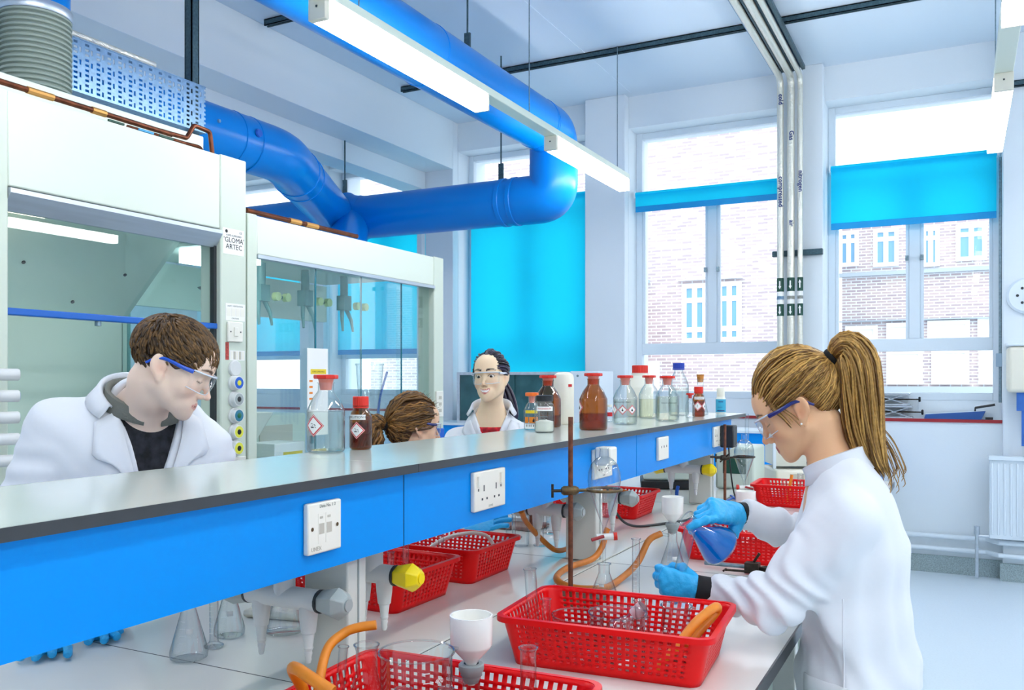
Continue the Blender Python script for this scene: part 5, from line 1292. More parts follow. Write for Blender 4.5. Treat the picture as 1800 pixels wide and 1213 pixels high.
loose_glove((-1.685, 1.31, ZB_), -.45, 'second blue glove on the bench at the lower left, nearer the flasks', 3, .06)
gq = onb(862, 950)
g3_ = loose_glove((gq[0], gq[1], ZB_), .4, 'crumpled blue glove lying under the shelf beyond the basket with white tubing')
g3_.rotation_euler = (.5, -.3, .4); g3_.location.z += .05
pb_ = MB()
random.seed(3)
for k in range(14):
    a = random.random() * 6.28; pb_.lathe([(0, 0), (.05, .004), (.06, .03), (.03, .055), (0, .06)], 7, mat=Matrix.Translation((.05 * math.cos(a), .06 * math.sin(a), 0)) @ Matrix.Rotation(a, 4, 'Z') @ Matrix.Rotation(.3 * math.sin(3 * a), 4, 'X'))
for i, v in enumerate(pb_.v): pb_.v[i] = (v[0], v[1], max(0, v[2]))
MBx = pb_.build('paper_towel', M['paper'], sharp=.2); MBx.location = (-1.57, 3.16, ZB_); tag(MBx, 'crumpled white paper towel under the shelf behind the basket with white tubing', 'paper towel')
# ================================================================ BODY SCULPTING (signed distances -> one continuous surface)
A3 = lambda v: np.array(tuple(v), dtype=np.float64)
def rc(Q, a, b, ra, rb):
    a, b = A3(a), A3(b); ba = b - a; pa = Q - a
    h = np.clip(pa @ ba / max(ba @ ba, 1e-12), 0, 1)
    return np.linalg.norm(pa - h[:, None] * ba, axis=1) - (ra + (rb - ra) * h)
def sph(Q, c, r): return np.linalg.norm(Q - A3(c), axis=1) - r
def ell(Q, c, r):
    r = A3(r); p = Q - A3(c)
    k0 = np.linalg.norm(p / r, axis=1); k1 = np.linalg.norm(p / (r * r), axis=1)
    return k0 * (k0 - 1) / np.maximum(k1, 1e-9)
def smin(a, b, k):
    h = np.clip(.5 + .5 * (b - a) / k, 0, 1); return b * (1 - h) + a * h - k * h * (1 - h)
def smax(a, b, k): return -smin(-a, -b, k)
def squash(Q, c, lat, q):
    """compress space along lat so that a round limb becomes q times as wide"""
    lat = A3(lat); d = (Q - A3(c)) @ lat
    return Q + np.outer(d * (1 / q - 1), lat)
def surface(f, lo, hi, h, relax=2):
    """surface nets on a sparse grid; returns vertices and quads"""
    lo = A3(lo); B = 8
    n = np.ceil((A3(hi) - lo) / h).astype(int) + 2
    nb = (n + B - 1) // B; n = nb * B + 1
    F = np.full(n, 1.0, dtype=np.float32)
    g = np.stack(np.meshgrid(*[np.arange(k) for k in nb], indexing='ij'), -1).reshape(-1, 3)
    cen = lo + (g * B + B / 2) * h
    dc = f(cen)
    near = g[np.abs(dc) < B * h * .87 * 1.6 + .012]
    far = g[(dc < 0) & ~(np.abs(dc) < B * h * .87 * 1.6 + .012)]
    for b in far: F[b[0] * B:b[0] * B + B + 1, b[1] * B:b[1] * B + B + 1, b[2] * B:b[2] * B + B + 1] = -1
    off = np.stack(np.meshgrid(*[np.arange(B + 1)] * 3, indexing='ij'), -1).reshape(-1, 3)
    for i in range(0, len(near), 300):
        bl = near[i:i + 300]
        idx = (bl[:, None, :] * B + off[None]).reshape(-1, 3)
        F[idx[:, 0], idx[:, 1], idx[:, 2]] = f(lo + idx * h)
    S = F < 0
    c8 = [S[i:n[0] - 1 + i, j:n[1] - 1 + j, k:n[2] - 1 + k] for i in (0, 1) for j in (0, 1) for k in (0, 1)]
    cnt = sum(c.astype(np.int8) for c in c8)
    act = (cnt > 0) & (cnt < 8)
    cells = np.argwhere(act)
    ids = np.full(act.shape, -1, dtype=np.int32); ids[act] = np.arange(len(cells))
    acc = np.zeros((len(cells), 3)); num = np.zeros(len(cells))
    corners = [(i, j, k) for i in (0, 1) for j in (0, 1) for k in (0, 1)]
    val = {c: F[cells[:, 0] + c[0], cells[:, 1] + c[1], cells[:, 2] + c[2]].astype(np.float64) for c in corners}
    for c in corners:
        for ax in range(3):
            if c[ax]: continue
            e = list(c); e[ax] = 1; e = tuple(e)
            a, b = val[c], val[e]; m = (a < 0) != (b < 0)
            t = np.where(m, a / np.where(m, a - b, 1), 0)
            pt = np.tile(np.array(c, float), (len(cells), 1)); pt[:, ax] = t
            acc[m] += pt[m]; num[m] += 1
    V = lo + (cells + acc / np.maximum(num, 1)[:, None]) * h
    faces = []
    for ax in range(3):
        o1, o2 = [a for a in range(3) if a != ax]
        s0 = [slice(1, -1)] * 3; s1 = [slice(1, -1)] * 3
        s0[ax] = slice(0, -1); s1[ax] = slice(1, None)
        ch = np.argwhere(S[tuple(s0)] != S[tuple(s1)])
        pos = ch.copy()
        for a in range(3):
            if a != ax: pos[:, a] += 1
        q = []
        for d1, d2 in ((0, 0), (-1, 0), (-1, -1), (0, -1)):
            p = pos.copy(); p[:, o1] += d1; p[:, o2] += d2
            p = np.minimum(p, np.array(act.shape) - 1)
            q.append(ids[p[:, 0], p[:, 1], p[:, 2]])
        q = np.stack(q, 1)
        neg = S[pos[:, 0], pos[:, 1], pos[:, 2]]
        flip = neg if ax != 1 else ~neg
        q[~flip] = q[~flip][:, ::-1]
        faces.append(q[(q >= 0).all(1)])
    Fc = np.concatenate(faces)
    for _ in range(relax):
        s = np.zeros_like(V); k = np.zeros(len(V))
        for a, b in ((0, 1), (1, 2), (2, 3), (3, 0)):
            np.add.at(s, Fc[:, a], V[Fc[:, b]]); np.add.at(k, Fc[:, a], 1)
            np.add.at(s, Fc[:, b], V[Fc[:, a]]); np.add.at(k, Fc[:, b], 1)
        V = V * .5 + .5 * s / np.maximum(k, 1)[:, None]
    return V, Fc
def sdf_object(name, f, lo, hi, h, mat, parent=None, relax=2, colour=None, origin=None):
    V, Fc = surface(f, lo, hi, h, relax)
    o_ = A3(origin) if origin is not None else np.zeros(3)
    me = bpy.data.meshes.new(name)
    me.vertices.add(len(V)); me.vertices.foreach_set('co', (V - o_).astype(np.float32).ravel())
    me.loops.add(len(Fc) * 4); me.loops.foreach_set('vertex_index', Fc.astype(np.int32).ravel())
    me.polygons.add(len(Fc)); me.polygons.foreach_set('loop_start', np.arange(0, len(Fc) * 4, 4, dtype=np.int32))
    me.update(calc_edges=True); me.validate()
    me.polygons.foreach_set('use_smooth', [True] * len(me.polygons))
    me.materials.append(mat)
    bm = bmesh.new(); bm.from_mesh(me); bmesh.ops.recalc_face_normals(bm, faces=bm.faces); bm.to_mesh(me); bm.free()
    if colour is not None:
        ca = me.color_attributes.new('tone', 'FLOAT_COLOR', 'POINT')
        c = np.ones((len(V), 4), dtype=np.float32); c[:, :3] = colour(V)
        ca.data.foreach_set('color', c.ravel())
    o = bpy.data.objects.new(name, me); COL.objects.link(o)
    if origin is not None and parent is None: o.location = origin
    if parent is not None:
        o.parent = parent
    return o
def skin_mat(name):
    m, nt, b, out = new_mat(name); L = nt.links.new
    at = N(nt, 'VertexColor'); at.layer_name = 'tone'
    L(at.outputs[0], b.inputs['Base Color'])
    b.inputs['Roughness'].default_value = .48; b.inputs['Specular IOR Level'].default_value = .35
    b.inputs['Subsurface Weight'].default_value = .12; b.inputs['Subsurface Radius'].default_value = (.01, .004, .002); b.inputs['Subsurface Scale'].default_value = .6
    tc = N(nt, 'TexCoord'); n = N(nt, 'TexNoise', i_Scale=260.0); L(tc.outputs['Object'], n.inputs['Vector'])
    bp = N(nt, 'Bump', i_Strength=.06, i_Distance=.004); L(n.outputs['Fac'], bp.inputs['Height']); L(bp.outputs[0], b.inputs['Normal'])
    return m
M['skin'] = skin_mat('skin')
def hair_mat(name, dark, light, mid=.5, rough=.42):
    m, nt, b, out = new_mat(name); L = nt.links.new
    g = N(nt, 'NewGeometry'); r = N(nt, 'ValToRGB')
    r.color_ramp.elements[0].position = .05; r.color_ramp.elements[0].color = lin(dark)
    r.color_ramp.elements[1].position = .95; r.color_ramp.elements[1].color = lin(light)
    L(g.outputs['Random Per Island'], r.inputs[0])
    tc = N(nt, 'TexCoord'); n = N(nt, 'TexNoise', i_Scale=150.0, i_Detail=2.0); L(tc.outputs['Object'], n.inputs['Vector'])
    mx = N(nt, 'MixRGB', blend_type='MULTIPLY'); mx.inputs[0].default_value = .5
    r2 = N(nt, 'ValToRGB'); r2.color_ramp.elements[0].position = .35; r2.color_ramp.elements[0].color = (.45, .45, .45, 1); r2.color_ramp.elements[1].position = .6
    L(n.outputs['Fac'], r2.inputs[0]); L(r.outputs[0], mx.inputs[1]); L(r2.outputs[0], mx.inputs[2]); L(mx.outputs[0], b.inputs['Base Color'])
    b.inputs['Roughness'].default_value = rough; b.inputs['Specular IOR Level'].default_value = .4
    return m
# ---------------------------------------------------------------- head
class Head:
    """head-local axes: x forward, y to the person's left, z up; origin between the ears at eye height"""
    def __init__(s, c, fwd, pitch=0., roll=0., scale=1., male=False, open_=1.0, smile=False, wid=1.):
        s.c = A3(c); s.k = scale; s.wid = wid; s.male = male; s.lipw = .0085 if male else .0108; s.open = open_; s.smile = smile
        f = Vector((fwd[0], fwd[1], 0)).normalized(); up = Vector((0, 0, 1)); l = up.cross(f)
        f2 = f * math.cos(pitch) - up * math.sin(pitch); u2 = up * math.cos(pitch) + f * math.sin(pitch)
        l2 = l * math.cos(roll) + u2 * math.sin(roll); u3 = f2.cross(l2)
        s.f, s.l, s.u = A3(f2), A3(l2), A3(u3)
        s.R = np.stack([s.f, s.l, s.u])          # rows: world -> local
    def loc(s, Q):
        p = (Q - s.c) @ s.R.T / s.k; p[:, 1] /= s.wid; return p
    def w(s, p): return Vector(s.c + (A3((p[0], p[1] * s.wid, p[2])) * s.k) @ s.R)
    def mat(s):
        k = s.k; kl = s.k * s.wid
        return Matrix(((s.f[0] * k, s.l[0] * kl, s.u[0] * k, s.c[0]), (s.f[1] * k, s.l[1] * kl, s.u[1] * k, s.c[1]), (s.f[2] * k, s.l[2] * kl, s.u[2] * k, s.c[2]), (0, 0, 0, 1)))
    def sdf(s, Q):
        p = s.loc(Q); q = p.copy(); q[:, 1] = np.abs(q[:, 1]); m = s.male
        d = ell(p, (-.010, 0, .032), (.097, .075, .082))
        d = smin(d, ell(p, (.036, 0, -.020), (.054, .060, .076)), .03)
        d = smin(d, rc(q, (-.002, .050, -.050), (.066, .014, -.094), .022, .015), .028)
        d = smin(d, sph(p, (.076, 0, -.096), .0165 if not m else .019), .016)
        d = smin(d, sph(q, (.056, .040, -.030), .021), .022)
        d = smin(d, rc(q, (.086, .0, .022), (.074, .042, .022), .0095, .010), .018)
        d = smin(d, ell(p, (.060, 0, .052), (.036, .052, .040)), .03)
        d = smax(d, -ell(q, (.099, .031, .001), (.016, .018, .0125)), .012)
        d = smin(d, sph(q, (.0745, .0315, .0), .0135), .004)
        if s.open > 0:
            d = smax(d, -ell(q, (.089, .0315, .0), (.010, .0135, .0050 * s.open)), .0025)
        d = smin(d, rc(p, (.089, 0, .010), (.110, 0, -.032), .0055, .0082), .010)
        d = smin(d, sph(p, (.1115, 0, -.035), .0088), .006)
        d = smin(d, sph(q, (.099, .0115, -.039), .0078), .006)
        d = smax(d, -sph(q, (.103, .0065, -.0485), .0042 if m else .0030), .003)
        d = smin(d, ell(p, (.072, 0, -.068), (.0225, .036, .024)), .018)
        zc = -.0665
        lift = .010 if s.smile else 0.
        d = smin(d, rc(q, (.0938, 0, zc + .0045), (.0855, .0225, zc + .001 + lift), .0046, .0026), .006)
        d = smin(d, rc(q, (.0925, 0, zc - .0072), (.0855, .0195, zc - .003 + lift), .0054, .0030), .006)
        gap = .0038 if s.smile else .0012
        d = smax(d, -rc(q, (.1025, 0, zc - .0015), (.0905, .021, zc - .0005 + lift), gap, gap * .6), .002)
        t_ = (q - A3((-.014, .0800, -.008))) / 1.13; ca, sa = math.cos(.26), math.sin(.26)
        e1 = t_[:, 0] * ca + t_[:, 2] * sa; e3 = -t_[:, 0] * sa + t_[:, 2] * ca; e2 = t_[:, 1] + .30 * t_[:, 0]
        E_ = np.stack([e1, e2, e3], 1)
        ear = smin(ell(E_, (0, 0, .005), (.0175, .0062, .026)), ell(E_, (.004, -.001, -.020), (.0105, .0055, .014)), .006)
        ear = smax(ear, -ell(E_, (.001, .0075, .006), (.0105, .0062, .0175)), .003)
        ear = smax(ear, -ell(E_, (.006, .006, -.007), (.006, .0058, .008)), .003)
        d = smin(d, ear, .006)
        return d
    def colour(s, V, base, lip=(.72, .33, .30), brow=None, blush=.5):
        p = s.loc(V); q = p.copy(); q[:, 1] = np.abs(q[:, 1])
        c = np.tile(np.array(lin(base)[:3]), (len(V), 1))
        def mix(mask, col): 
            nonlocal c
            mask = np.clip(mask, 0, 1)[:, None]; c = c * (1 - mask) + np.array(lin(col)[:3]) * mask
        near = (np.abs(p) < .17).all(1)
        redder = tuple(min(1, v) for v in (lin(base)[0] * .98, lin(base)[1] * .62, lin(base)[2] * .55))
        redc = tuple(max(0, x) ** (1 / 2.2) for x in redder)
        mix(near * blush * np.exp(-((q[:, 0] - .066) ** 2 + (q[:, 1] - .040) ** 2 + (q[:, 2] + .035) ** 2) / .020 ** 2), redc)
        mix(near * blush * .9 * np.exp(-((p[:, 0] - .112) ** 2 + p[:, 1] ** 2 + (p[:, 2] + .036) ** 2) / .014 ** 2), redc)
        mix(near * blush * .9 * np.exp(-((p[:, 0] + .008) ** 2 + (q[:, 1] - .080) ** 2 + (p[:, 2] + .008) ** 2) / .020 ** 2), redc)
        lift = .010 * (q[:, 1] / .022) ** 2 if s.smile else 0.
        zz = p[:, 2] + .068 - lift
        w_ = np.sqrt(np.clip(1 - (q[:, 1] / .0245) ** 2, 0, 1))
        mix(near * (p[:, 0] > .06) * (q[:, 1] < .0242) * (np.abs(zz) < s.lipw * w_), lip)
        if s.smile:
            mix(near * (p[:, 0] > .06) * (np.abs(zz) < .0042 * w_), (.97, .95, .93))
        else:
            mix(near * (p[:, 0] > .06) * (np.abs(zz) < .0010 * w_), (.38, .14, .13))
        if brow is not None:
            zb = .0255 + .005 * np.sin(np.clip((q[:, 1] - .012) / .042, 0, 1) * PI * .9)
            th = .0042 * np.clip(1.25 - (q[:, 1] - .012) / .045, .3, 1)
            mix(near * (p[:, 0] > .03) * (q[:, 1] > .012) * (q[:, 1] < .055) * np.clip((th - np.abs(p[:, 2] - zb)) / .0025 + .6, 0, 1), brow)
            ring = np.abs(np.sqrt(((q[:, 1] - .0315) / .0150) ** 2 + ((p[:, 2] - .000) / .0062) ** 2) - 1)
            mix(near * (p[:, 0] > .06) * (ring < .16) * ((p[:, 2] > -.001) if s.open > 0 else (p[:, 2] < -.002)) * .75, brow)
        return c
    def eyes(s, parent, org, iris='3c5a78'):
        for sgn in (-1, 1):
            g = s.w((.0745, sgn * .0315, 0))
            m4 = Matrix.Translation(-Vector(org)) @ axis_mat(g, Vector(s.f) - Vector(s.u) * .25, Vector(s.l))
            k = s.k
            R = .0124 * k
            pr = [(R * math.sin(a), R * math.cos(a)) for a in np.linspace(PI * .55, 0, 16)]
            mb = MB(); mb.lathe(pr[:-4] if False else pr[:11], 22, mat=m4, mi=0); mb.lathe(pr[10:14], 22, mat=m4, mi=1); mb.lathe([(r_, z_) for r_, z_ in pr[13:15]] + [(0, R)], 22, mat=m4, mi=2)
            mb.build('eye', [M['eyewhite'], M['iris'], M['pupil']], parent, sharp=2.)
M['eyewhite'] = pbr('eye_white', 'f4f1ee', .15); M['iris'] = pbr('eye_iris', '4a4038', .15); M['pupil'] = pbr('eye_pupil', '08080a', .08)
def attach(o, parent):
    """parent keeping the built position (meshes are made in world coordinates)"""
    o.parent = parent; o.matrix_parent_inverse = Matrix.Translation(-Vector(parent.location)); return o
def locks(polys, r0, n=6, taper=.25):
    """each polyline becomes a tapered lock of hair"""
    mb = MB()
    for pl_ in polys:
        m = len(pl_); R = [r0 * (taper + (1 - taper) * math.sin(PI * min(1, .18 + .82 * (1 - i / (m - 1)))) ** .6) for i in range(m)]
        R[-1] = r0 * .12
        mb.tube(pl_, R, n)
    return mb
def goggles(H_, parent, frame_mat, temple_mat, clear=False, zoff=0.):
    """safety glasses in head-local coordinates, wrapped round the brow"""
    mt = H_.mat()
    cx_, R = .012, .100
    arc = np.linspace(-1.02, 1.02, 25)
    def pt(a, z, k=1.): return mt @ Vector((cx_ + R * k * math.cos(a) * (1.0), R * k * math.sin(a) * .80, z + zoff))
    rows = [(.020, 1.), (.008, 1.012), (-.006, 1.012), (-.020, .995), (-.030, .97)]
    mb = MB(); vs = []; fs = []
    for z, k in rows:
        for a in arc:
            dz = .010 * max(0, (abs(a) - .55)) if z < -.015 else 0
            nb_ = .012 * math.exp(-(a / .11) ** 2) if z < -.015 else 0
            vs.append(pt(a, z + dz + nb_, k))
    n = len(arc)
    for i in range(len(rows) - 1):
        for j in range(n - 1): fs.append((i * n + j, i * n + j + 1, (i + 1) * n + j + 1, (i + 1) * n + j))
    mb.add(vs, fs)
    g = empty('safety_glasses', (0, 0, 0), None, None)
    g.parent = parent; g.matrix_parent_inverse = Matrix.Translation(-Vector(parent.location))
    mb.build('lens', M['lens'], g)
    k_ = H_.k
    MB().tube([pt(a, .0205, 1.003) for a in arc], .0022 * k_, 8).build('brow_bar', frame_mat, g)
    MB().tube([vs[(len(rows) - 1) * n + j] for j in range(n)], .0011 * k_, 6).build('lower_edge', frame_mat, g)
    for s_ in (-1, 1):
        e = pt(s_ * 1.02, .016)
        pth = [e, mt @ Vector((.035, s_ * .0795, .016 + zoff)), mt @ Vector((-.005, s_ * .082, .018 + zoff)), mt @ Vector((-.028, s_ * .081, .008 + zoff)), mt @ Vector((-.045, s_ * .079, -.010 + zoff))]
        c = crv(pth, 6); m2 = MB()
        m2.tube(c, [.0056 * k_ * (1 - .45 * i / len(c)) for i in range(len(c))], 8)
        m2.build('temple', temple_mat, g)
        for k in range(n): pass
        m3 = MB().add([pt(s_ * .86, .02, 1.004), pt(s_ * 1.03, .02, 1.004), pt(s_ * 1.03, -.018, 1.0), pt(s_ * .9, -.024, .99)], [(0, 1, 2, 3)])
        m3.build('side_shield', M['lens'], g)
    return g
# ---------------------------------------------------------------- hand
def hand_sdf(wrist, X, T, k=1., curl=((20, 40, 25),) * 4, thumb=(.5, .55, -.55), spread=.06, gl=1.0):
    """wrist point, X = towards the fingers, T = towards the thumb side; palm faces -(X x T) * side.
    returns f(Q), fingertip points"""
    X = Vector(X).normalized(); T = Vector(T); T = (T - X * T.dot(X)).normalized()
    return X, T
class Hand:
    def __init__(s, wrist, X, T, palm, curl, k=1., thumb=None, fat=1.0, spread=(.10, .03, -.04, -.12)):
        X = Vector(X).normalized(); T = Vector(T); T = (T - X * T.dot(X)).normalized()
        Pm = X.cross(T); 
        if Pm.dot(Vector(palm)) < 0: Pm = -Pm
        s.o = Vector(wrist); s.X, s.T, s.P = X, T, Pm; s.k = k
        L = lambda x, t, p: s.o + (X * x + T * t + Pm * p) * k
        s.segs = []
        kn = [(.088, .026, -.004), (.092, .006, -.006), (.087, -.013, -.005), (.078, -.030, -.002)]
        lens = [(.042, .026, .021), (.046, .029, .022), (.043, .027, .021), (.033, .021, .018)]
        rad = [.0095, .0098, .0094, .0083]
        for i in range(4):
            s.segs.append((L(.012, .016 - .011 * i, 0), L(*kn[i]), .0155 * fat * k, .0125 * fat * k, 0))
            p = Vector(kn[i]); ang = 0.
            dl = Vector((1, spread[i], 0)).normalized()
            prev = L(*p); r = rad[i] * fat * k
            for j in range(3):
                ang += math.radians(curl[i][j])
                d = Vector((dl.x * math.cos(ang), dl.y * math.cos(ang) if j == 0 else dl.y * math.cos(ang), math.sin(ang)))
                p = p + d * lens[i][j]
                nx = L(*p)
                s.segs.append((prev, nx, r * (1.02 - .06 * j), r * (.97 - .08 * j), 1 + i)); prev = nx
        th = thumb or [(.022, .026, .012), (.050, .044, .022), (.078, .050, .026), (.100, .046, .030)]
        for j, (a, b) in enumerate(zip(th[:-1], th[1:])):
            s.segs.append((L(*a), L(*b), (.0165, .0130, .0115)[j] * fat * k, (.0130, .0115, .0092)[j] * fat * k, 6))
        s.segs.append((L(.02, .010, .010), L(.06, -.018, .008), .014 * fat * k, .014 * fat * k, 0))
        s.segs.append((L(-.035, 0, 0), L(.012, .0, 0), .026 * fat * k, .025 * fat * k, 0))
    def sdf(s, Q):
        parts = {}
        for a, b, ra, rb, g in s.segs:
            d = rc(Q, a, b, ra, rb); parts[g] = d if g not in parts else smin(parts[g], d, .006 if g else .014)
        out = parts[0]
        for g in parts:
            if g: out = smin(out, parts[g], .0035)
        return out
    def box(s, pad=.02):
        pts = np.array([tuple(p) for sg in s.segs for p in sg[:2]]); return pts.min(0) - pad, pts.max(0) + pad
# ================================================================ PEOPLE
def folds(Q, amp, sc=1., seed=0.):
    x, y, z = Q[:, 0] / sc, Q[:, 1] / sc, Q[:, 2] / sc
    a = np.sin(31 * (x * .6 + y * .5 + z * .55) + 2.2 * np.sin(9 * z - 7 * y + seed) + seed)
    b = np.sin(44 * (x * .3 - y * .8 + z * .4) + 1.8 * np.sin(13 * x + 8 * z + seed * 2))
    c = np.sin(23 * (y - x) + 2.5 * np.sin(6 * z + seed * 3))
    return amp * (.55 * a * np.abs(a) + .3 * b * np.abs(b) + .4 * c)
def sleeve_folds(Q, el, a, b, amp):
    """crossways creases gathered round the elbow"""
    el, a, b = A3(el), A3(a), A3(b); d = b - a; d /= np.linalg.norm(d)
    s = (Q - el) @ d; r = np.linalg.norm(Q - el, axis=1)
    return amp * np.exp(-(r / .12) ** 2) * np.sin(150 * s + 2.5 * np.sin(40 * Q[:, 2] + 20 * Q[:, 1])) + amp * .5 * np.sin(70 * s + 3 * np.sin(22 * Q[:, 2]))
def torso_sdf(Q, J, grow=0., kneck=True):
    lat = A3(J['tl']); q = J.get('q', 1.45)
    S_ = squash(Q, J['chest'], lat, q)
    d = rc(S_, J['pelvis'], J['waist'], .098 + grow, .088 + grow)
    d = smin(d, rc(S_, J['waist'], J['chest'], .088 + grow, .098 + grow), .04)
    d = smin(d, rc(S_, J['chest'], J['upper'], .098 + grow, .070 + grow * .8), .04)
    d = smin(d, rc(Q, J['shR'], J['shL'], .052 + grow * .9, .052 + grow * .9), .05)
    d = smin(d, rc(Q, J['upper'], J['neck'], .072 + grow * .5, .052 + grow * .4), .05)
    return d
def arms_sdf(Q, J, r=(.046, .038, .034, .026), k=.03):
    d = None
    for s in 'LR':
        a = smin(rc(Q, J['sh' + s], J['el' + s], r[0], r[1]), rc(Q, J['el' + s], J['wr' + s], r[2] + .002, r[3]), k)
        d = a if d is None else np.minimum(d, a)
    return d
def legs_sdf(Q, J, g=0.):
    d = None
    for s in 'LR':
        a = smin(rc(Q, J['hip' + s], J['kn' + s], .078 + g, .052 + g), rc(Q, J['kn' + s], J['an' + s], .052 + g, .036 + g), .02)
        d = a if d is None else np.minimum(d, a)
    return d
def mkJ(pelvis, chest, neck, shL, shR, elL, elR, wrL, wrR, tf, knees=None, ankles=None, q=1.45):
    J = {k: Vector(v) for k, v in dict(pelvis=pelvis, chest=chest, neck=neck, shL=shL, shR=shR, elL=elL, elR=elR, wrL=wrL, wrR=wrR).items()}
    f = Vector(tf).normalized(); J['tf'] = f; J['tl'] = Vector((0, 0, 1)).cross(f); J['q'] = q
    J['waist'] = J['pelvis'].lerp(J['chest'], .5); J['upper'] = J['chest'].lerp(J['neck'], .62)
    for s, g in (('L', 1), ('R', -1)):
        J['hip' + s] = J['pelvis'] + J['tl'] * .085 * g - Vector((0, 0, .02))
        J['kn' + s] = Vector(knees[0 if s == 'L' else 1]) if knees else J['hip' + s] + Vector((0, 0, -J['hip' + s].z * .50)) + f * .02
        J['an' + s] = Vector(ankles[0 if s == 'L' else 1]) if ankles else Vector((J['kn' + s].x, J['kn' + s].y, .085))
    return J
def zline(x, pts): return np.interp(x, [p[0] for p in pts], [p[1] for p in pts])
def build_person(label, HD, J, skin, lip, brow, blush, h, trousers_m, shoe_m, coat_seed, vneck, hem=.52, grow=.020, hands=True, fold=.0045, sleeve=(.066, .056, .052, .040), coat_h=.0055, cut=None, coat_extra=None, cuff_in=.012):
    org = Vector((J['pelvis'].x, J['pelvis'].y, 0))
    HN = [Hand(J['wr' + s] + (J['wr' + s] - J['el' + s]).normalized() * .035, J['wr' + s] - J['el' + s], J['tf'], J['tl'] * (-1 if s == 'L' else 1), ((15, 25, 15),) * 4) for s in 'LR'] if hands else []
    nk = HD.w((-.026, 0, -.055)); nk2 = HD.w((-.016, 0, -.085))
    def body(Q):
        d = torso_sdf(Q, J, 0); d = smin(d, arms_sdf(Q, J), .03); d = smin(d, legs_sdf(Q, J), .03)
        for s in 'LR': d = smin(d, rc(squash(Q, J['an' + s], J['tl'], 1.15), J['an' + s] - Vector((0, 0, .04)), J['an' + s] + J['tf'] * .15 - Vector((0, 0, .055)), .036, .028), .02)
        for s, hd in zip('LR', HN): d = smin(d, hd.sdf(Q), .012)
        neck = rc(Q, J['neck'] - Vector((0, 0, .03)), nk, .053 if HD.male else .048, .058 * HD.k if HD.male else .046)
        neck = smin(neck, rc(Q, nk, nk2, .050 * HD.k, .040 * HD.k), .02)
        d = smin(d, neck, .035)
        return smin(d, HD.sdf(Q) * HD.k, .014)
    pts = np.array([tuple(v) for k, v in J.items() if isinstance(v, Vector) and k not in ('tf', 'tl')] + [tuple(HD.c)])
    lo, hi = pts.min(0) - .22, pts.max(0) + .22; lo[2] = -.01
    person = sdf_object('person', body, lo, hi, h, M['skin'], None, 1, lambda V: HD.colour(V, skin, lip, brow, blush), org)
    tag(person, label, 'person')
    tr = sdf_object('trousers', lambda Q: smax(smin(legs_sdf(Q, J, .014), rc(squash(Q, J['pelvis'], J['tl'], 1.45), J['pelvis'] - Vector((0, 0, .03)), J['waist'], .108, .098), .05), .06 - Q[:, 2], .01), lo, hi, .012, trousers_m, None, 2)
    attach(tr, person)
    for s in 'LR':
        a = J['an' + s]
        sh_ = sdf_object('shoe', lambda Q: smax(rc(squash(Q, a, J['tl'], 1.2), a - Vector((0, 0, .035)) - J['tf'] * .01, a + J['tf'] * .16 - Vector((0, 0, .052)), .050, .036), .002 - Q[:, 2], .004), A3(a) - .25, A3(a) + .25, .008, shoe_m, None, 1)
        attach(sh_, person)
    kneez = hem
    def coat(Q):
        d = torso_sdf(Q, J, grow)
        sk = Vector((J['pelvis'].x, J['pelvis'].y, hem - .02))
        S_ = squash(Q, J['chest'], A3(J['tl']), J['q'])
        d = smin(d, rc(S_, J['pelvis'], sk, .100 + grow, .118 + grow), .05)
        if coat_extra: d = coat_extra(Q, d)
        d = d + folds(Q, fold, 1., coat_seed)
        for s in 'LR':
            wr = J['wr' + s]; e2 = J['el' + s]; sh_ = J['sh' + s]
            cufft = wr + (e2 - wr).normalized() * cuff_in
            a = smin(rc(Q, sh_, e2, sleeve[0], sleeve[1]), rc(Q, e2, cufft, sleeve[2], sleeve[3]), .03)
            a = a + sleeve_folds(Q, e2, sh_, wr, .0075)
            dd = A3((wr - e2).normalized()); a = smax(a, (Q - A3(cufft)) @ dd - .002, .006)
            d = smin(d, a, .022)
        d = smax(d, hem - Q[:, 2], .01)
        # open front: a wedge from the neck down to the first button
        if vneck:
            f, l = A3(J['tf']), A3(J['tl']); top = A3(J['neck']) ; dz = top[2] + .06 - Q[:, 2]
            R_ = Q - top; u = R_ @ l; w = R_ @ f
            half = np.clip(vneck[0] * (1 - dz / vneck[1]), -1, 1)
            d = smax(d, -smax(smax(np.abs(u) - half, -w - .0 + .0, .01), -(half), .01), .006)
        # neck hole
        d = smax(d, -rc(Q, J['upper'].lerp(J['neck'], .5), Vector(HD.c), .060, .075), .008)
        return d
    if cut is None: cut = coat
    co = attach(sdf_object('lab_coat', coat, lo, hi, coat_h, M['coat'], None, 2), person)
    return person, coat, org
def march(f, p, d, n=60):
    p = A3(p).copy(); d = A3(Vector(d).normalized()); p0 = p.copy()
    for _ in range(n):
        if np.linalg.norm(p - p0) > .75: return Vector(p0 + d * .30)
        v = float(f(p[None])[0])
        if v < .0008: break
        p = p + d * max(.0008, v * .7)
    return Vector(p)
def coat_panel(name, coatf, J, rows, person, off=.0045, m='coat', th=.003):
    """a cloth piece lying on the coat; rows of (sideways, height) points in the torso frame, draped from the front"""
    mb = MB(); vs = []; nn = len(rows[0])
    for r in rows:
        for (u, z) in r:
            p0 = Vector((J['neck'].x, J['neck'].y, 0)) + J['tl'] * u + Vector((0, 0, J['neck'].z + z)) + J['tf'] * .35
            vs.append(march(coatf, p0, -J['tf']) + J['tf'] * off)
    fs = [(i * nn + j, i * nn + j + 1, (i + 1) * nn + j + 1, (i + 1) * nn + j) for i in range(len(rows) - 1) for j in range(nn - 1)]
    mb.add(vs, fs); o = mb.build(name, M[m], None, solid=th, sharp=1.2); return attach(o, person)
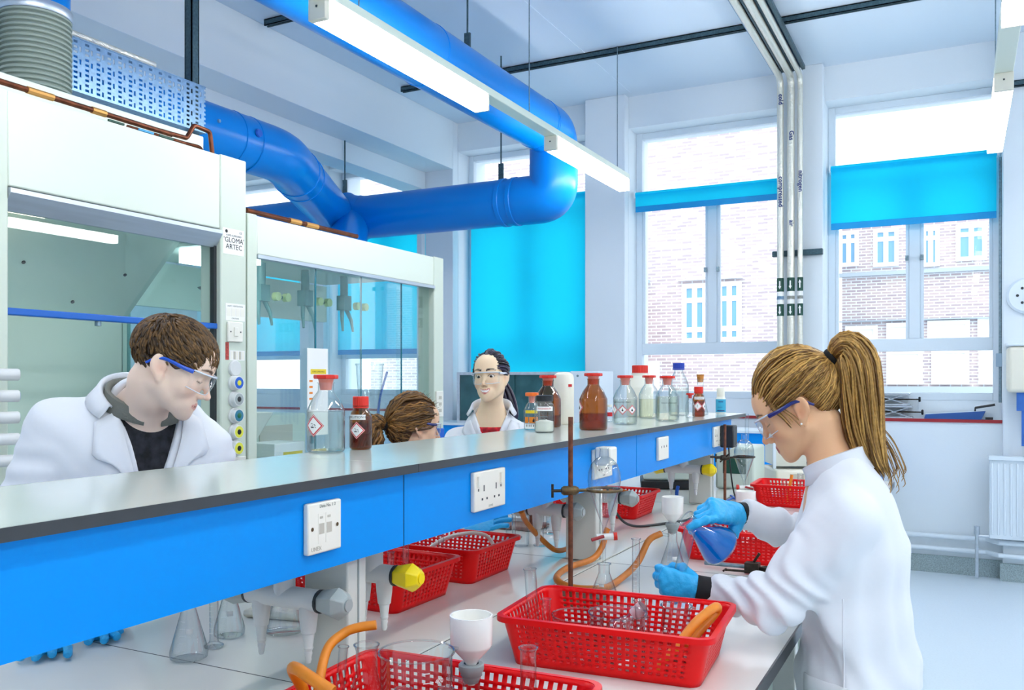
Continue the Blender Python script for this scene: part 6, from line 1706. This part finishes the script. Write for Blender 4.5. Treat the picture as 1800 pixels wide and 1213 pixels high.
def lerp2(a, b, t): return (a[0] + (b[0] - a[0]) * t, a[1] + (b[1] - a[1]) * t)
def strip(a_pts, b_pts, n=8):
    """grid between two polylines in the torso frame"""
    def samp(p, t):
        t *= len(p) - 1; i = min(int(t), len(p) - 2); return lerp2(p[i], p[i + 1], t - i)
    return [[lerp2(samp(a_pts, i / n), samp(b_pts, i / n), j / 4) for j in range(5)] for i in range(n + 1)]
def collar(J, HD, person, h=.045, r=.062, flare=.026, a0=125, m='coat', name='collar', lift=.0, th=.0035, fwd=0., drop=.45):
    """turned-down collar standing round the back of the neck"""
    ax = (Vector(HD.c) - J['neck']).normalized(); ax = (ax + Vector((0, 0, 1.2))).normalized()
    f = (J['tf'] - ax * J['tf'].dot(ax)).normalized(); l = ax.cross(f); c = J['neck'] + Vector((0, 0, lift)) + f * fwd
    mb = MB(); vs = []; N_ = 25; rows = [(0, 0), (.002, h * .7), (.006, h), (.012, h * .98), (flare * .6, h * .55), (flare, -.002)]
    for dr, z in rows:
        for i in range(N_):
            a = math.radians(-a0 + 2 * a0 * i / (N_ - 1)); k = 1 - drop * (abs(a) / math.radians(a0)) ** 2
            rr = r + dr
            vs.append(c + (-f * math.cos(a) * rr * 1.02 + l * math.sin(a) * rr * 1.12) + ax * (z * k - .012 * (abs(a) / math.radians(a0)) ** 2))
    fs = [(i * N_ + j, i * N_ + j + 1, (i + 1) * N_ + j + 1, (i + 1) * N_ + j) for i in range(len(rows) - 1) for j in range(N_ - 1)]
    mb.add(vs, fs); return attach(mb.build(name, M[m], None, solid=th, sharp=1.5), person)
# ---------- hair helpers in head-local space
def on_ell(c, r, u, k=1.): return Vector((c[0] + r[0] * u[0] * k, c[1] + r[1] * u[1] * k, c[2] + r[2] * u[2] * k))
def slerp(a, b, t):
    a, b = Vector(a).normalized(), Vector(b).normalized(); w = a.angle(b)
    if w < 1e-4: return a
    return (a * math.sin((1 - t) * w) + b * math.sin(t * w)) / math.sin(w)
def hair_cap(HD, c, r, line, person, mat, bump=.0025, h=.004, name='hair'):
    def f(Q):
        p = HD.loc(Q)
        d = ell(p, c, r)
        g = (zline(p[:, 0], line) - p[:, 2]) * .75
        d = smax(d, g, .010) + bump * np.sin(120 * p[:, 1] + 40 * p[:, 2]) * np.sin(60 * p[:, 2] + 30 * p[:, 0])
        return d * HD.k
    o = sdf_object(name, f, HD.c - .2, HD.c + .2, h, mat, None, 1)
    return attach(o, person)
def swept_back(HD, c, r, line, tie, n, rng, lift=.05):
    """locks combed from the hairline over the skull to the tie"""
    polys = []
    ut = Vector(((tie[0] - c[0]) / r[0], (tie[1] - c[1]) / r[1], (tie[2] - c[2]) / r[2])).normalized()
    for i in range(n):
        s = rng.choice((-1, 1)); x = rng.uniform(-.085, .088)
        z = float(zline(x, line)) + rng.uniform(.0, .012)
        if rng.random() < .45: z += rng.uniform(0, .07)
        ux, uz = (x - c[0]) / r[0], (z - c[2]) / r[2]; q = 1 - ux * ux - uz * uz
        if q < 0:
            nrm = math.sqrt(ux * ux + uz * uz); ux /= nrm; uz /= nrm; q = 0
        uy = s * math.sqrt(q)
        if x > .04: uy *= rng.uniform(-1, 1)
        us = Vector((ux, uy, uz)).normalized()
        k0 = 1.0 + rng.uniform(.0, lift); wob = rng.uniform(-.06, .06); pl = []
        for j in range(13):
            t = j / 12
            u = slerp(us, ut, t); k = 1 + (k0 - 1) * math.sin(PI * min(1, t * 1.1 + .05)) + .012
            p = on_ell(c, r, u, k) + Vector((0, wob * .12 * math.sin(PI * t), .004 * math.sin(PI * t) * rng.uniform(-1, 1)))
            if t > .85: p = p.lerp(Vector(tie) + Vector((0, rng.uniform(-.012, .012), rng.uniform(-.012, .012))), (t - .85) / .15 * .8)
            pl.append(HD.w(p))
        polys.append(pl)
    return polys
def pony(path, radii, n, rng, curl=0., flat=1.):
    polys = []
    P_ = crv(path, 8); m = len(P_)
    for i in range(n):
        a = rng.uniform(0, 2 * PI); q = math.sqrt(rng.random()); L_ = rng.uniform(.72, 1.0); ph = rng.uniform(0, 6.28); pl = []
        for j in range(15):
            t = j / 14 * L_; fi = t * (m - 1); k = int(min(fi, m - 2)); p = P_[k].lerp(P_[k + 1], fi - k)
            tg = (P_[min(k + 1, m - 1)] - P_[max(k - 1, 0)]).normalized(); u = Vector((0, 1, 0)); u = (u - tg * u.dot(tg)).normalized(); w = tg.cross(u)
            rr = float(np.interp(t, np.linspace(0, 1, len(radii)), radii)) * q
            aa = a + .5 * math.sin(2.2 * t + ph)
            p = p + u * math.cos(aa) * rr * flat + w * math.sin(aa) * rr
            if curl: p = p + (u * math.sin(38 * t + ph) + w * math.cos(31 * t + ph)) * curl * (.3 + t)
            pl.append(p)
        polys.append(pl)
    return polys
M['jeans'] = pbr('dark_blue_denim', '1e2f5c', .85); M['trousers'] = pbr('black_trousers', '1c1d22', .85); M['shoe'] = pbr('black_shoe', '141416', .5)
M['jumper'] = pbr('black_jumper', '101014', .85); M['navy'] = pbr('navy_temple', '1a2a78', .3); M['clearplastic'] = pbr('clear_goggle_frame', 'dfe6f2', .2)
M['royal'] = pbr('blue_temple', '1f56c8', .3); M['check'] = pbr('dark_check_shirt', '23242a', .85, var=.9, vscale=55); M['grey'] = pbr('grey_shirt_collar', '7d7d74', .85, bump=.2, bscale=200)
M['redtop'] = pbr('red_patterned_top', 'c01826', .8, var=.55, vscale=70)
rng = random.Random(11)
# ================ the woman with the ponytail (right foreground)
hdA = Head(P(1404, 719, 2.0), (-1, -.05), math.radians(29), 0, .90, open_=.0, wid=.95)
JA = mkJ((-.200, 2.08, .80), (-.222, 2.08, 1.09), (-.245, 2.08, 1.262), (-.212, 1.935, 1.178), (-.215, 2.225, 1.178), (-.352, 1.892, 1.002), (-.335, 2.27, 1.075), tuple(P(1266, 1042, 1.955)), (-.462, 2.150, 1.142), (-1, 0, 0))
fA = None
pA, fA, oA = build_person('woman in a white lab coat with a long blonde ponytail, pouring blue liquid', hdA, JA, 'f0bd92', (.80, .42, .38), (.42, .28, .14), .55, .0029, M['jeans'], M['shoe'], 1.3, None, hem=.46, grow=.016, hands=False, cuff_in=-.016, sleeve=(.064, .057, .052, .036), fold=.015, coat_h=.0045)
attach(sdf_object('jumper_neck', lambda Q: np.maximum(rc(Q, JA['upper'], JA['neck'].lerp(Vector(hdA.c), .17) + Vector((-.004, 0, -.002)), .055, .050), 0 * Q[:, 0] - 1), A3(JA['neck']) - .15, A3(JA['neck']) + .15, .006, M['jumper'], None, 2), pA)
collar(JA, hdA, pA, .050, .062, .016, 158, fwd=-.002, drop=.25)
def side_patch(name, pts, off, th, m='coat'):
    """cloth patch on the near side of the coat; rows of (x, z) points"""
    mb = MB(); n = len(pts[0])
    vs = [march(fA, (x, 1.4, z), (0, 1, 0)) + Vector((0, -off, 0)) for r in pts for x, z in r]
    fs = [(i * n + j, i * n + j + 1, (i + 1) * n + j + 1, (i + 1) * n + j) for i in range(len(pts) - 1) for j in range(n - 1)]
    mb.add(vs, fs); return attach(mb.build(name, M[m], None, solid=th, sharp=1.2), pA)
xs_ = np.linspace(-.300, -.205, 8)
side_patch('pocket', [[(x + .01 * (z - .8), z) for x in xs_] for z in np.linspace(.845, .66, 10)], .003, .003)
sm_ = [march(fA, (-.212 - .02 * (z - .8), 1.4, z), (0, 1, 0)) + Vector((0, .0005, 0)) for z in np.linspace(1.02, .6, 30)]
attach(MB().tube(sm_, .0016, 6).build('side_seam', M['coat'], None), pA)
goggles(hdA, pA, M['clearplastic'], M['navy'])
capc, capr = (-.020, 0, .047), (.108, .081, .105)
lineA = [(-.14, -.075), (-.085, -.082), (-.062, -.070), (-.045, -.030), (-.034, .020), (.0, .032), (.022, .012), (.040, .020), (.058, .052), (.070, .080), (.085, .098), (.12, .105)]
M['blonde'] = hair_mat('blonde_hair', '6b4519', 'e3b262'); M['darkblonde'] = pbr('blonde_roots', '7a5224', .6, var=.35, vscale=60)
hA = hair_cap(hdA, capc, capr, lineA, pA, M['darkblonde'])
tieA = (-.132, 0, .076)
attach(locks(swept_back(hdA, capc, capr, lineA, tieA, 800, rng, .05), .0025, 4).build('hair_locks', M['blonde'], None, sharp=3.), hA)
# loose wisps in front of the ear
wis = []
for k in range(16):
    s_ = -1 if k % 3 == 0 else 1; x0 = rng.uniform(.03, .07); a = rng.uniform(0, 1)
    wis.append([hdA.w(p) for p in crv([(x0, s_ * (.066 - .25 * max(0, x0 - .03)), .055 + .02 * a), (x0 - .005, s_ * .072, .025), (x0 - .012 - .012 * a, s_ * .076, -.002 - .012 * a), (x0 - .014 - .02 * a, s_ * .076, -.02 - .03 * a)], 4)])
attach(locks(wis, .0011, 4).build('loose_strands', M['blonde'], None, sharp=3.), hA)
yA = 2.075
pp = lambda px, py, dy=0.: PY(px, py, yA + dy)
pathA = [hdA.w(tieA), pp(1476, 612), pp(1492, 612), pp(1508, 640), pp(1514, 700), pp(1520, 760), pp(1534, 808), pp(1556, 842)]
attach(locks(pony(pathA, [.012, .026, .040, .046, .046, .042, .032, .016], 460, rng), .0030, 4).build('ponytail', M['blonde'], None, sharp=3.), hA)
core = crv(pathA, 6); nC = len(core)
attach(MB().tube(core[3:int(nC * .86)], [float(np.interp(i / (nC * .86), [0, .2, .4, .8, 1], [.012, .030, .036, .030, .012])) for i in range(3, int(nC * .86))], 14).build('ponytail_core', M['darkblonde'], None), hA)
tw = hdA.w(tieA); dtie = (pp(1484, 612) - tw).normalized()
attach(MB().lathe([(.010, -.008), (.019, -.010), (.022, 0), (.019, .010), (.010, .008)], 18, mat=axis_mat(tw, dtie)).build('hair_tie', M['cuff'], None), hA)
wis = []
for k in range(22):
    p0 = pp(rng.uniform(1530, 1552), rng.uniform(740, 800)); q = rng.uniform(.02, .06)
    wis.append(crv([p0, p0 + Vector((q * .5, 0, -.03)), p0 + Vector((q, rng.uniform(-.02, .02), -.06 - q * .5)), p0 + Vector((q * .9, .0, -.10))], 4))
attach(locks(wis, .0010, 4).build('stray_hairs', M['blonde'], None, sharp=3.), hA)
es = MB().lathe([(0, .0025), (.002, .0015), (.0025, 0)], 10, mat=axis_mat(hdA.w((.003, .089, -.037)), hdA.l))
attach(es.build('ear_stud', M['porcelain'], None), pA)
# gloved hands -------------------------------------------------
def glove(name, hand, person, sleeve_end):
    lo, hi = hand.box(.035)
    f = lambda Q: hand.sdf(Q) - .0012 + .0007 * np.sin(260 * (Q @ A3(hand.X)) + 3 * np.sin(90 * (Q @ A3(hand.T))))
    g = sdf_object(name, f, lo, hi, .0022, M['glove'], None, 1)
    return attach(g, person)
wL = JA['wrL']; cylt, cylb = P(1213, 930, 1.985), P(1182, 1062, 1.975)
axc = (cylt - cylb).normalized()
hcL = P(1206, 1024, 1.965)
XL_ = (hcL + Vector((-.012, 0, -.006)) - wL).normalized()
hnL = Hand(wL + XL_ * .050, XL_, axc, (.0, 1, 0), ((62, 82, 55), (66, 84, 55), (70, 84, 55), (74, 84, 55)), .84, thumb=[(.020, .022, .012), (.045, .040, .026), (.070, .036, .042), (.088, .022, .050)])
glove('left_glove', hnL, pA, None)
wR = JA['wrR']; tgtR = P(1232, 897, 2.05)
XR_ = (tgtR - wR).normalized()
hnR = Hand(wR + XR_ * .028, XR_, (-.15, -1, -.25), (-.1, 0, -1), ((8, 22, 14), (44, 50, 28), (58, 60, 32), (62, 64, 34)), .93, thumb=[(.012, .024, .014), (.028, .046, .030), (.044, .054, .048), (.058, .046, .062)])
glove('right_glove', hnR, pA, None)
for s in 'LR':
    hd = hnL if s == 'L' else hnR; w_ = JA['wr' + s]; e_ = JA['el' + s]; dr = (w_ - e_).normalized(); st = w_ - dr * .020; en = hd.o + hd.X * .004
    attach(MB().tube([st, w_ + dr * .004, en], [.031, .0305, .029], 18).build('black_cuff', M['cuff'], None), pA)
# blue emblem on the far sleeve
em = JA['wrR'].lerp(JA['elR'], .75)
# ---- the flask of blue liquid and the cylinder being filled
fb, fm = P(1272, 966, 2.065), P(1207, 912, 2.035)
axf = (fm - fb); hf_ = axf.length; mF = axis_mat(fb, axf)
fl = empty('conical_flask', fb, 'conical flask of bright blue liquid tipped over in the woman\'s right hand', 'flask')
prf = [(0, .002), (.036, 0), (.044, .003), (.0485, .010), (.0480, .020), (.018, hf_ * .76), (.0165, hf_ * .82), (.0165, hf_ * .97), (.0205, hf_)]
m0 = Matrix.Translation(-fb) @ mF
MB().lathe(prf, 36, mat=m0).build('flask_wall', M['glass'], fl)
MB().tube([m0 @ Vector((.0205 * math.cos(a), .0205 * math.sin(a), hf_)) for a in np.linspace(0, 2 * PI, 28, endpoint=False)], .0015, 6, closed=True).build('rim', M['glass'], fl)
bm = bmesh.new(); tmp = MB().lathe([(0, .004), (.035, .003), (.0455, .008), (.0463, .019), (.0165, hf_ * .76), (.0150, hf_ * .82), (.0150, hf_ * .93), (0, hf_ * .93)], 40, mat=mF)
vv = [bm.verts.new(v) for v in tmp.v]
for f_ in tmp.f:
    try: bm.faces.new([vv[i] for i in f_])
    except ValueError: pass
zsurf = z_of(930, 2.05)
bmesh.ops.bisect_plane(bm, geom=bm.verts[:] + bm.edges[:] + bm.faces[:], plane_co=(0, 0, zsurf), plane_no=(0, 0, 1), clear_outer=True)
bmesh.ops.holes_fill(bm, edges=[e for e in bm.edges if e.is_boundary], sides=0)
bmesh.ops.recalc_face_normals(bm, faces=bm.faces)
bmesh.ops.translate(bm, verts=bm.verts, vec=-fb)
me = bpy.data.meshes.new('blue_liquid'); bm.to_mesh(me); bm.free(); me.materials.append(M['bluewater'])
me.polygons.foreach_set('use_smooth', [True] * len(me.polygons)); me.set_sharp_from_angle(angle=.7)
lo_ = bpy.data.objects.new('blue_liquid', me); COL.objects.link(lo_); lo_.parent = fl
cyl = empty('measuring_cylinder', cylb, 'glass cylinder gripped in the woman\'s left fist, blue liquid at its foot', 'measuring cylinder')
mC = axis_mat((0, 0, 0), axc); Lc = (cylt - cylb).length
MB().lathe([(0, .001), (.010, .001), (.0135, .006), (.0135, Lc - .004), (.017, Lc)], 24, mat=mC).build('cylinder_wall', M['glass'], cyl)
MB().lathe([(0, .003), (.010, .003), (.012, .007), (.012, .045), (0, .045)], 22, mat=mC).build('blue_liquid', M['bluewater'], cyl)
# ================ the young man at the fume hood bench (left)
hdB = Head(P(302, 645, 1.95), (.80, .60), math.radians(25), 0, .87, male=True, open_=.0)
tfB = (.93, -.37, 0)
nB = P(252, 716, 2.02)
JB = mkJ((-1.96, 1.36, .95), P(226, 812, 2.06), nB, P(352, 800, 2.14), P(112, 770, 1.985), (-1.80, 1.66, 1.04), (-1.86, 1.20, 1.06), (-1.80, 1.62, .82), (-1.84, 1.34, .84), tfB, q=1.5)
pB, fB, oB = build_person('young man with short brown hair in a lab coat, looking down in blue-armed goggles', hdB, JB, 'f8d9c4', (.90, .66, .60), (.30, .20, .12), .40, .0030, M['trousers'], M['shoe'], 2.1, (.085, .30), hem=.52, grow=.030, sleeve=(.080, .066, .060, .046), fold=.014)
attach(sdf_object('shirt', lambda Q: smax(torso_sdf(Q, JB, .012), Q[:, 2] - (nB.z + .005), .01), A3(JB['pelvis']) - .5, A3(nB) + .35, .008, M['check'], None, 1), pB)
collar(JB, hdB, pB, .036, .066, .018, 168, m='grey', name='shirt_collar', lift=.004, drop=.2)
collar(JB, hdB, pB, .046, .078, .030, 120, fwd=-.006)
for s_ in (1, -1):
    coat_panel('lapel', fB, JB, strip([(s_ * .070, -.005), (s_ * .060, -.08), (s_ * .038, -.16), (s_ * .010, -.235)], [(s_ * .115, -.030), (s_ * .128, -.105), (s_ * .080, -.125), (s_ * .022, -.235)], 10), pB, .006)
goggles(hdB, pB, M['clearplastic'], M['royal'])
capB, caprB = (-.010, 0, .042), (.106, .081, .087)
lineB = [(-.14, -.070), (-.085, -.075), (-.055, -.062), (-.034, -.020), (-.006, .020), (.012, .004), (.024, -.004), (.034, .010), (.052, .030), (.070, .040), (.10, .048)]
M['brown'] = hair_mat('brown_hair', '33210f', '7d5a30'); M['browncap'] = pbr('brown_hair_base', '3d2813', .6, var=.4, vscale=70)
hB = hair_cap(hdB, capB, caprB, lineB, pB, M['browncap'], .003)
polys = []
for i in range(2000):
    u = Vector((rng.gauss(0, 1), rng.gauss(0, 1), rng.gauss(.4, 1))).normalized()
    p0 = on_ell(capB, caprB, u)
    if p0.z < zline(p0.x, lineB) + .006: continue
    w_ = min(1, max(0, (u.x + .65) / .7)); fl_ = Vector((.9, u.y * .5, -.35 if abs(u.y) > .5 or u.x > .4 else .1)) * w_ + Vector((.1, u.y * .3, -1)) * (1 - w_)
    fl_ = fl_ + Vector((rng.uniform(-.4, .4), rng.uniform(-.4, .4), rng.uniform(-.2, .2)))
    ln = rng.uniform(.022, .040) * (.6 if u.z < -.1 else 1); pl = []; p = Vector(u); k = 1.0
    for j in range(6):
        pl.append(hdB.w(on_ell(capB, caprB, p, k)))
        t = fl_ - p * fl_.dot(p); t.normalize(); p = (p + t * ln / 5 / .09).normalized(); k += .010 if j < 3 else .004
    polys.append(pl)
attach(locks(polys, .0029, 4, .4).build('hair_locks', M['brown'], None, sharp=3.), hB)
# ================ the smiling woman behind the shelf
hdC = Head(P(862, 663, 3.8), (.456 - .25, -.89 - .10), math.radians(-2), math.radians(3), .96, open_=.7, smile=True, wid=.91)
nC_ = P(864, 724, 3.86)
JC = mkJ((-1.98, 3.42, .93), P(858, 800, 3.92), nC_, P(912, 772, 3.90), P(808, 778, 3.98), (-1.74, 3.62, 1.06), (-2.06, 3.22, 1.06), (-1.78, 3.58, .86), (-2.0, 3.26, .86), (.40, -.916, 0), q=1.4)
pC, fC, oC = build_person('smiling dark-haired woman in clear goggles and lab coat, facing the camera', hdC, JC, 'fbdcb8', (.86, .50, .46), (.16, .11, .12), .35, .0042, M['trousers'], M['shoe'], .4, (.095, .24), hem=.55, grow=.020, sleeve=(.066, .056, .052, .042), coat_h=.007)
hdC.eyes(pC, oC)
attach(sdf_object('top', lambda Q: smax(torso_sdf(Q, JC, .010), Q[:, 2] - (nC_.z - .062), .006), A3(JC['pelvis']) - .45, A3(nC_) + .3, .009, M['redtop'], None, 1), pC)
collar(JC, hdC, pC, .050, .068, .030, 112, fwd=-.006)
for s_ in (1, -1):
    coat_panel('lapel', fC, JC, strip([(s_ * .088, -.035), (s_ * .070, -.08), (s_ * .042, -.14), (s_ * .008, -.22)], [(s_ * .120, -.050), (s_ * .132, -.090), (s_ * .095, -.115), (s_ * .020, -.22)], 10), pC, .006)
goggles(hdC, pC, M['clearplastic'], M['clearplastic'], zoff=-.004)
capC, caprC = (-.014, 0, .036), (.103, .0815, .086)
lineC = [(-.14, -.06), (-.09, -.06), (-.05, -.045), (-.03, -.012), (.0, .016), (.022, .006), (.036, .024), (.052, .044), (.066, .058), (.076, .072), (.12, .09)]
M['darkhair'] = hair_mat('dark_hair', '0f0d14', '3a3350', rough=.3); M['darkcap'] = pbr('dark_hair_base', '16131c', .5)
hC = hair_cap(hdC, capC, caprC, lineC, pC, M['darkcap'], .002, .005)
attach(locks(swept_back(hdC, capC, caprC, lineC, (-.120, 0, .020), 260, rng, .03), .0040, 5).build('hair_locks', M['darkhair'], None, sharp=3.), hC)
pt0 = hdC.w((-.12, -.0, .02)); pthC = [pt0, pt0 + Vector((-.03, .04, -.01)), pt0 + Vector((.02, .05, -.10)), pt0 + Vector((.05, .04, -.19)), pt0 + Vector((.04, .02, -.25))]
attach(locks(pony(pthC, [.012, .026, .030, .026, .008], 70, rng), .006, 5).build('ponytail', M['darkhair'], None, sharp=3.), hC)
# ================ the seated student seen from behind
hdD = Head(P(728, 750, 3.3), (.89 * .86 - .456 * .5, .456 * .86 + .89 * .5), math.radians(6), 0, .93, open_=.6)
nD = Vector(hdD.c) + Vector((-.05, -.03, -.165))
fD2 = Vector((.89 * .86 - .456 * .5, .456 * .86 + .89 * .5, 0)).normalized(); lD = Vector((0, 0, 1)).cross(fD2)
shD = lambda g: nD + lD * .165 * g + Vector((0, 0, -.075))
pel = Vector((nD.x - .10, nD.y - .06, .66)); che = Vector((nD.x - .03, nD.y - .02, nD.z - .21))
JD = mkJ(pel, che, nD, shD(1), shD(-1), shD(1) + Vector((-.05, .02, -.25)), shD(-1) + Vector((-.04, -.03, -.25)), shD(1) + Vector((.0, -.0, -.25)) + fD2 * .19 - Vector((0, 0, .06)), shD(-1) + Vector((.0, .0, -.25)) + fD2 * .19 - Vector((0, 0, .06)), tuple(fD2),
         knees=[pel + fD2 * .38 + lD * .11 - Vector((0, 0, .03)), pel + fD2 * .38 - lD * .11 - Vector((0, 0, .03))], ankles=[pel + fD2 * .34 + lD * .12 + Vector((0, 0, -.40)), pel + fD2 * .34 - lD * .12 + Vector((0, 0, -.40))])
pD, fD, oD = build_person('seated student with curly brown ponytail and dark goggles, seen over the shelf', hdD, JD, 'efc4a2', (.78, .42, .40), (.28, .18, .10), .5, .0044, M['trousers'], M['shoe'], 3.3, None, hem=.60, grow=.020, coat_h=.008)
collar(JD, hdD, pD, .045, .068, .028, 140)
goggles(hdD, pD, M['clearplastic'], M['navy'])
capD, caprD = (-.014, 0, .022), (.106, .086, .110)
lineD = [(-.14, -.10), (-.09, -.105), (-.05, -.085), (-.03, -.008), (.0, .012), (.03, .010), (.045, .030), (.06, .055), (.075, .075), (.12, .09)]
M['curly'] = hair_mat('curly_brown_hair', '3a220c', 'a3743a'); M['curlycap'] = pbr('curly_hair_base', '4a2e12', .6, var=.4, vscale=60)
hD = hair_cap(hdD, capD, caprD, lineD, pD, M['curlycap'], .004, .005)
tieD = (-.122, 0, -.002)
cur = swept_back(hdD, capD, caprD, lineD, tieD, 300, rng, .05)
for pl in cur:
    ph = rng.uniform(0, 6)
    for j, p in enumerate(pl): pl[j] = p + Vector((math.sin(j * 1.9 + ph), math.cos(j * 1.7 + ph), math.sin(j * 2.3 + ph))) * .0028
attach(locks(cur, .0040, 5).build('hair_locks', M['curly'], None, sharp=3.), hD)
t0 = hdD.w(tieD); bk_d = -fD2
pathD = [t0, t0 + bk_d * .04 + Vector((0, 0, .006)), t0 + bk_d * .065 + Vector((0, 0, -.035)), t0 + bk_d * .07 + Vector((0, 0, -.10)), t0 + bk_d * .06 + Vector((0, 0, -.18)), t0 + bk_d * .06 + Vector((0, 0, -.25))]
attach(locks(pony(pathD, [.014, .036, .054, .060, .054, .025], 230, rng, curl=.006), .0050, 5).build('ponytail', M['curly'], None, sharp=3.), hD)
attach(MB().lathe([(.010, -.008), (.018, -.010), (.021, 0), (.018, .010), (.010, .008)], 16, mat=axis_mat(t0 + bk_d * .006, bk_d)).build('hair_tie', M['cuff'], None), hD)
fz = []
for k in range(60):
    u = Vector((rng.uniform(-.3, 1), rng.gauss(0, .5), rng.uniform(.3, 1))).normalized(); p0 = on_ell(capD, caprD, u, 1.01); e = Vector(u) * rng.uniform(.008, .022)
    fz.append([hdD.w(p0), hdD.w(p0 + e * .5 + Vector((.006, .004, 0))), hdD.w(p0 + e + Vector((.010, -.004, .004)))])
attach(locks(fz, .0008, 4).build('flyaway_hairs', M['curly'], None, sharp=3.), hD)
stl = empty('lab_stool', (pel.x, pel.y, 0), 'round lab stool under the seated student', 'stool')
MB().lathe([(0, .46), (.15, .46), (.165, .47), (.165, .50), (.15, .512), (0, .512)], 28).build('seat', M['black'], stl)
for k in range(4):
    a = PI / 4 + k * PI / 2; MB().tube([(.10 * math.cos(a), .10 * math.sin(a), .46), (.19 * math.cos(a), .19 * math.sin(a), .0)], .012, 10).build('leg', M['alu'], stl)
MB().tube([(.155 * math.cos(a), .155 * math.sin(a), .2) for a in np.linspace(0, 2 * PI, 32, endpoint=False)], .009, 8, closed=True).build('foot_ring', M['alu'], stl)
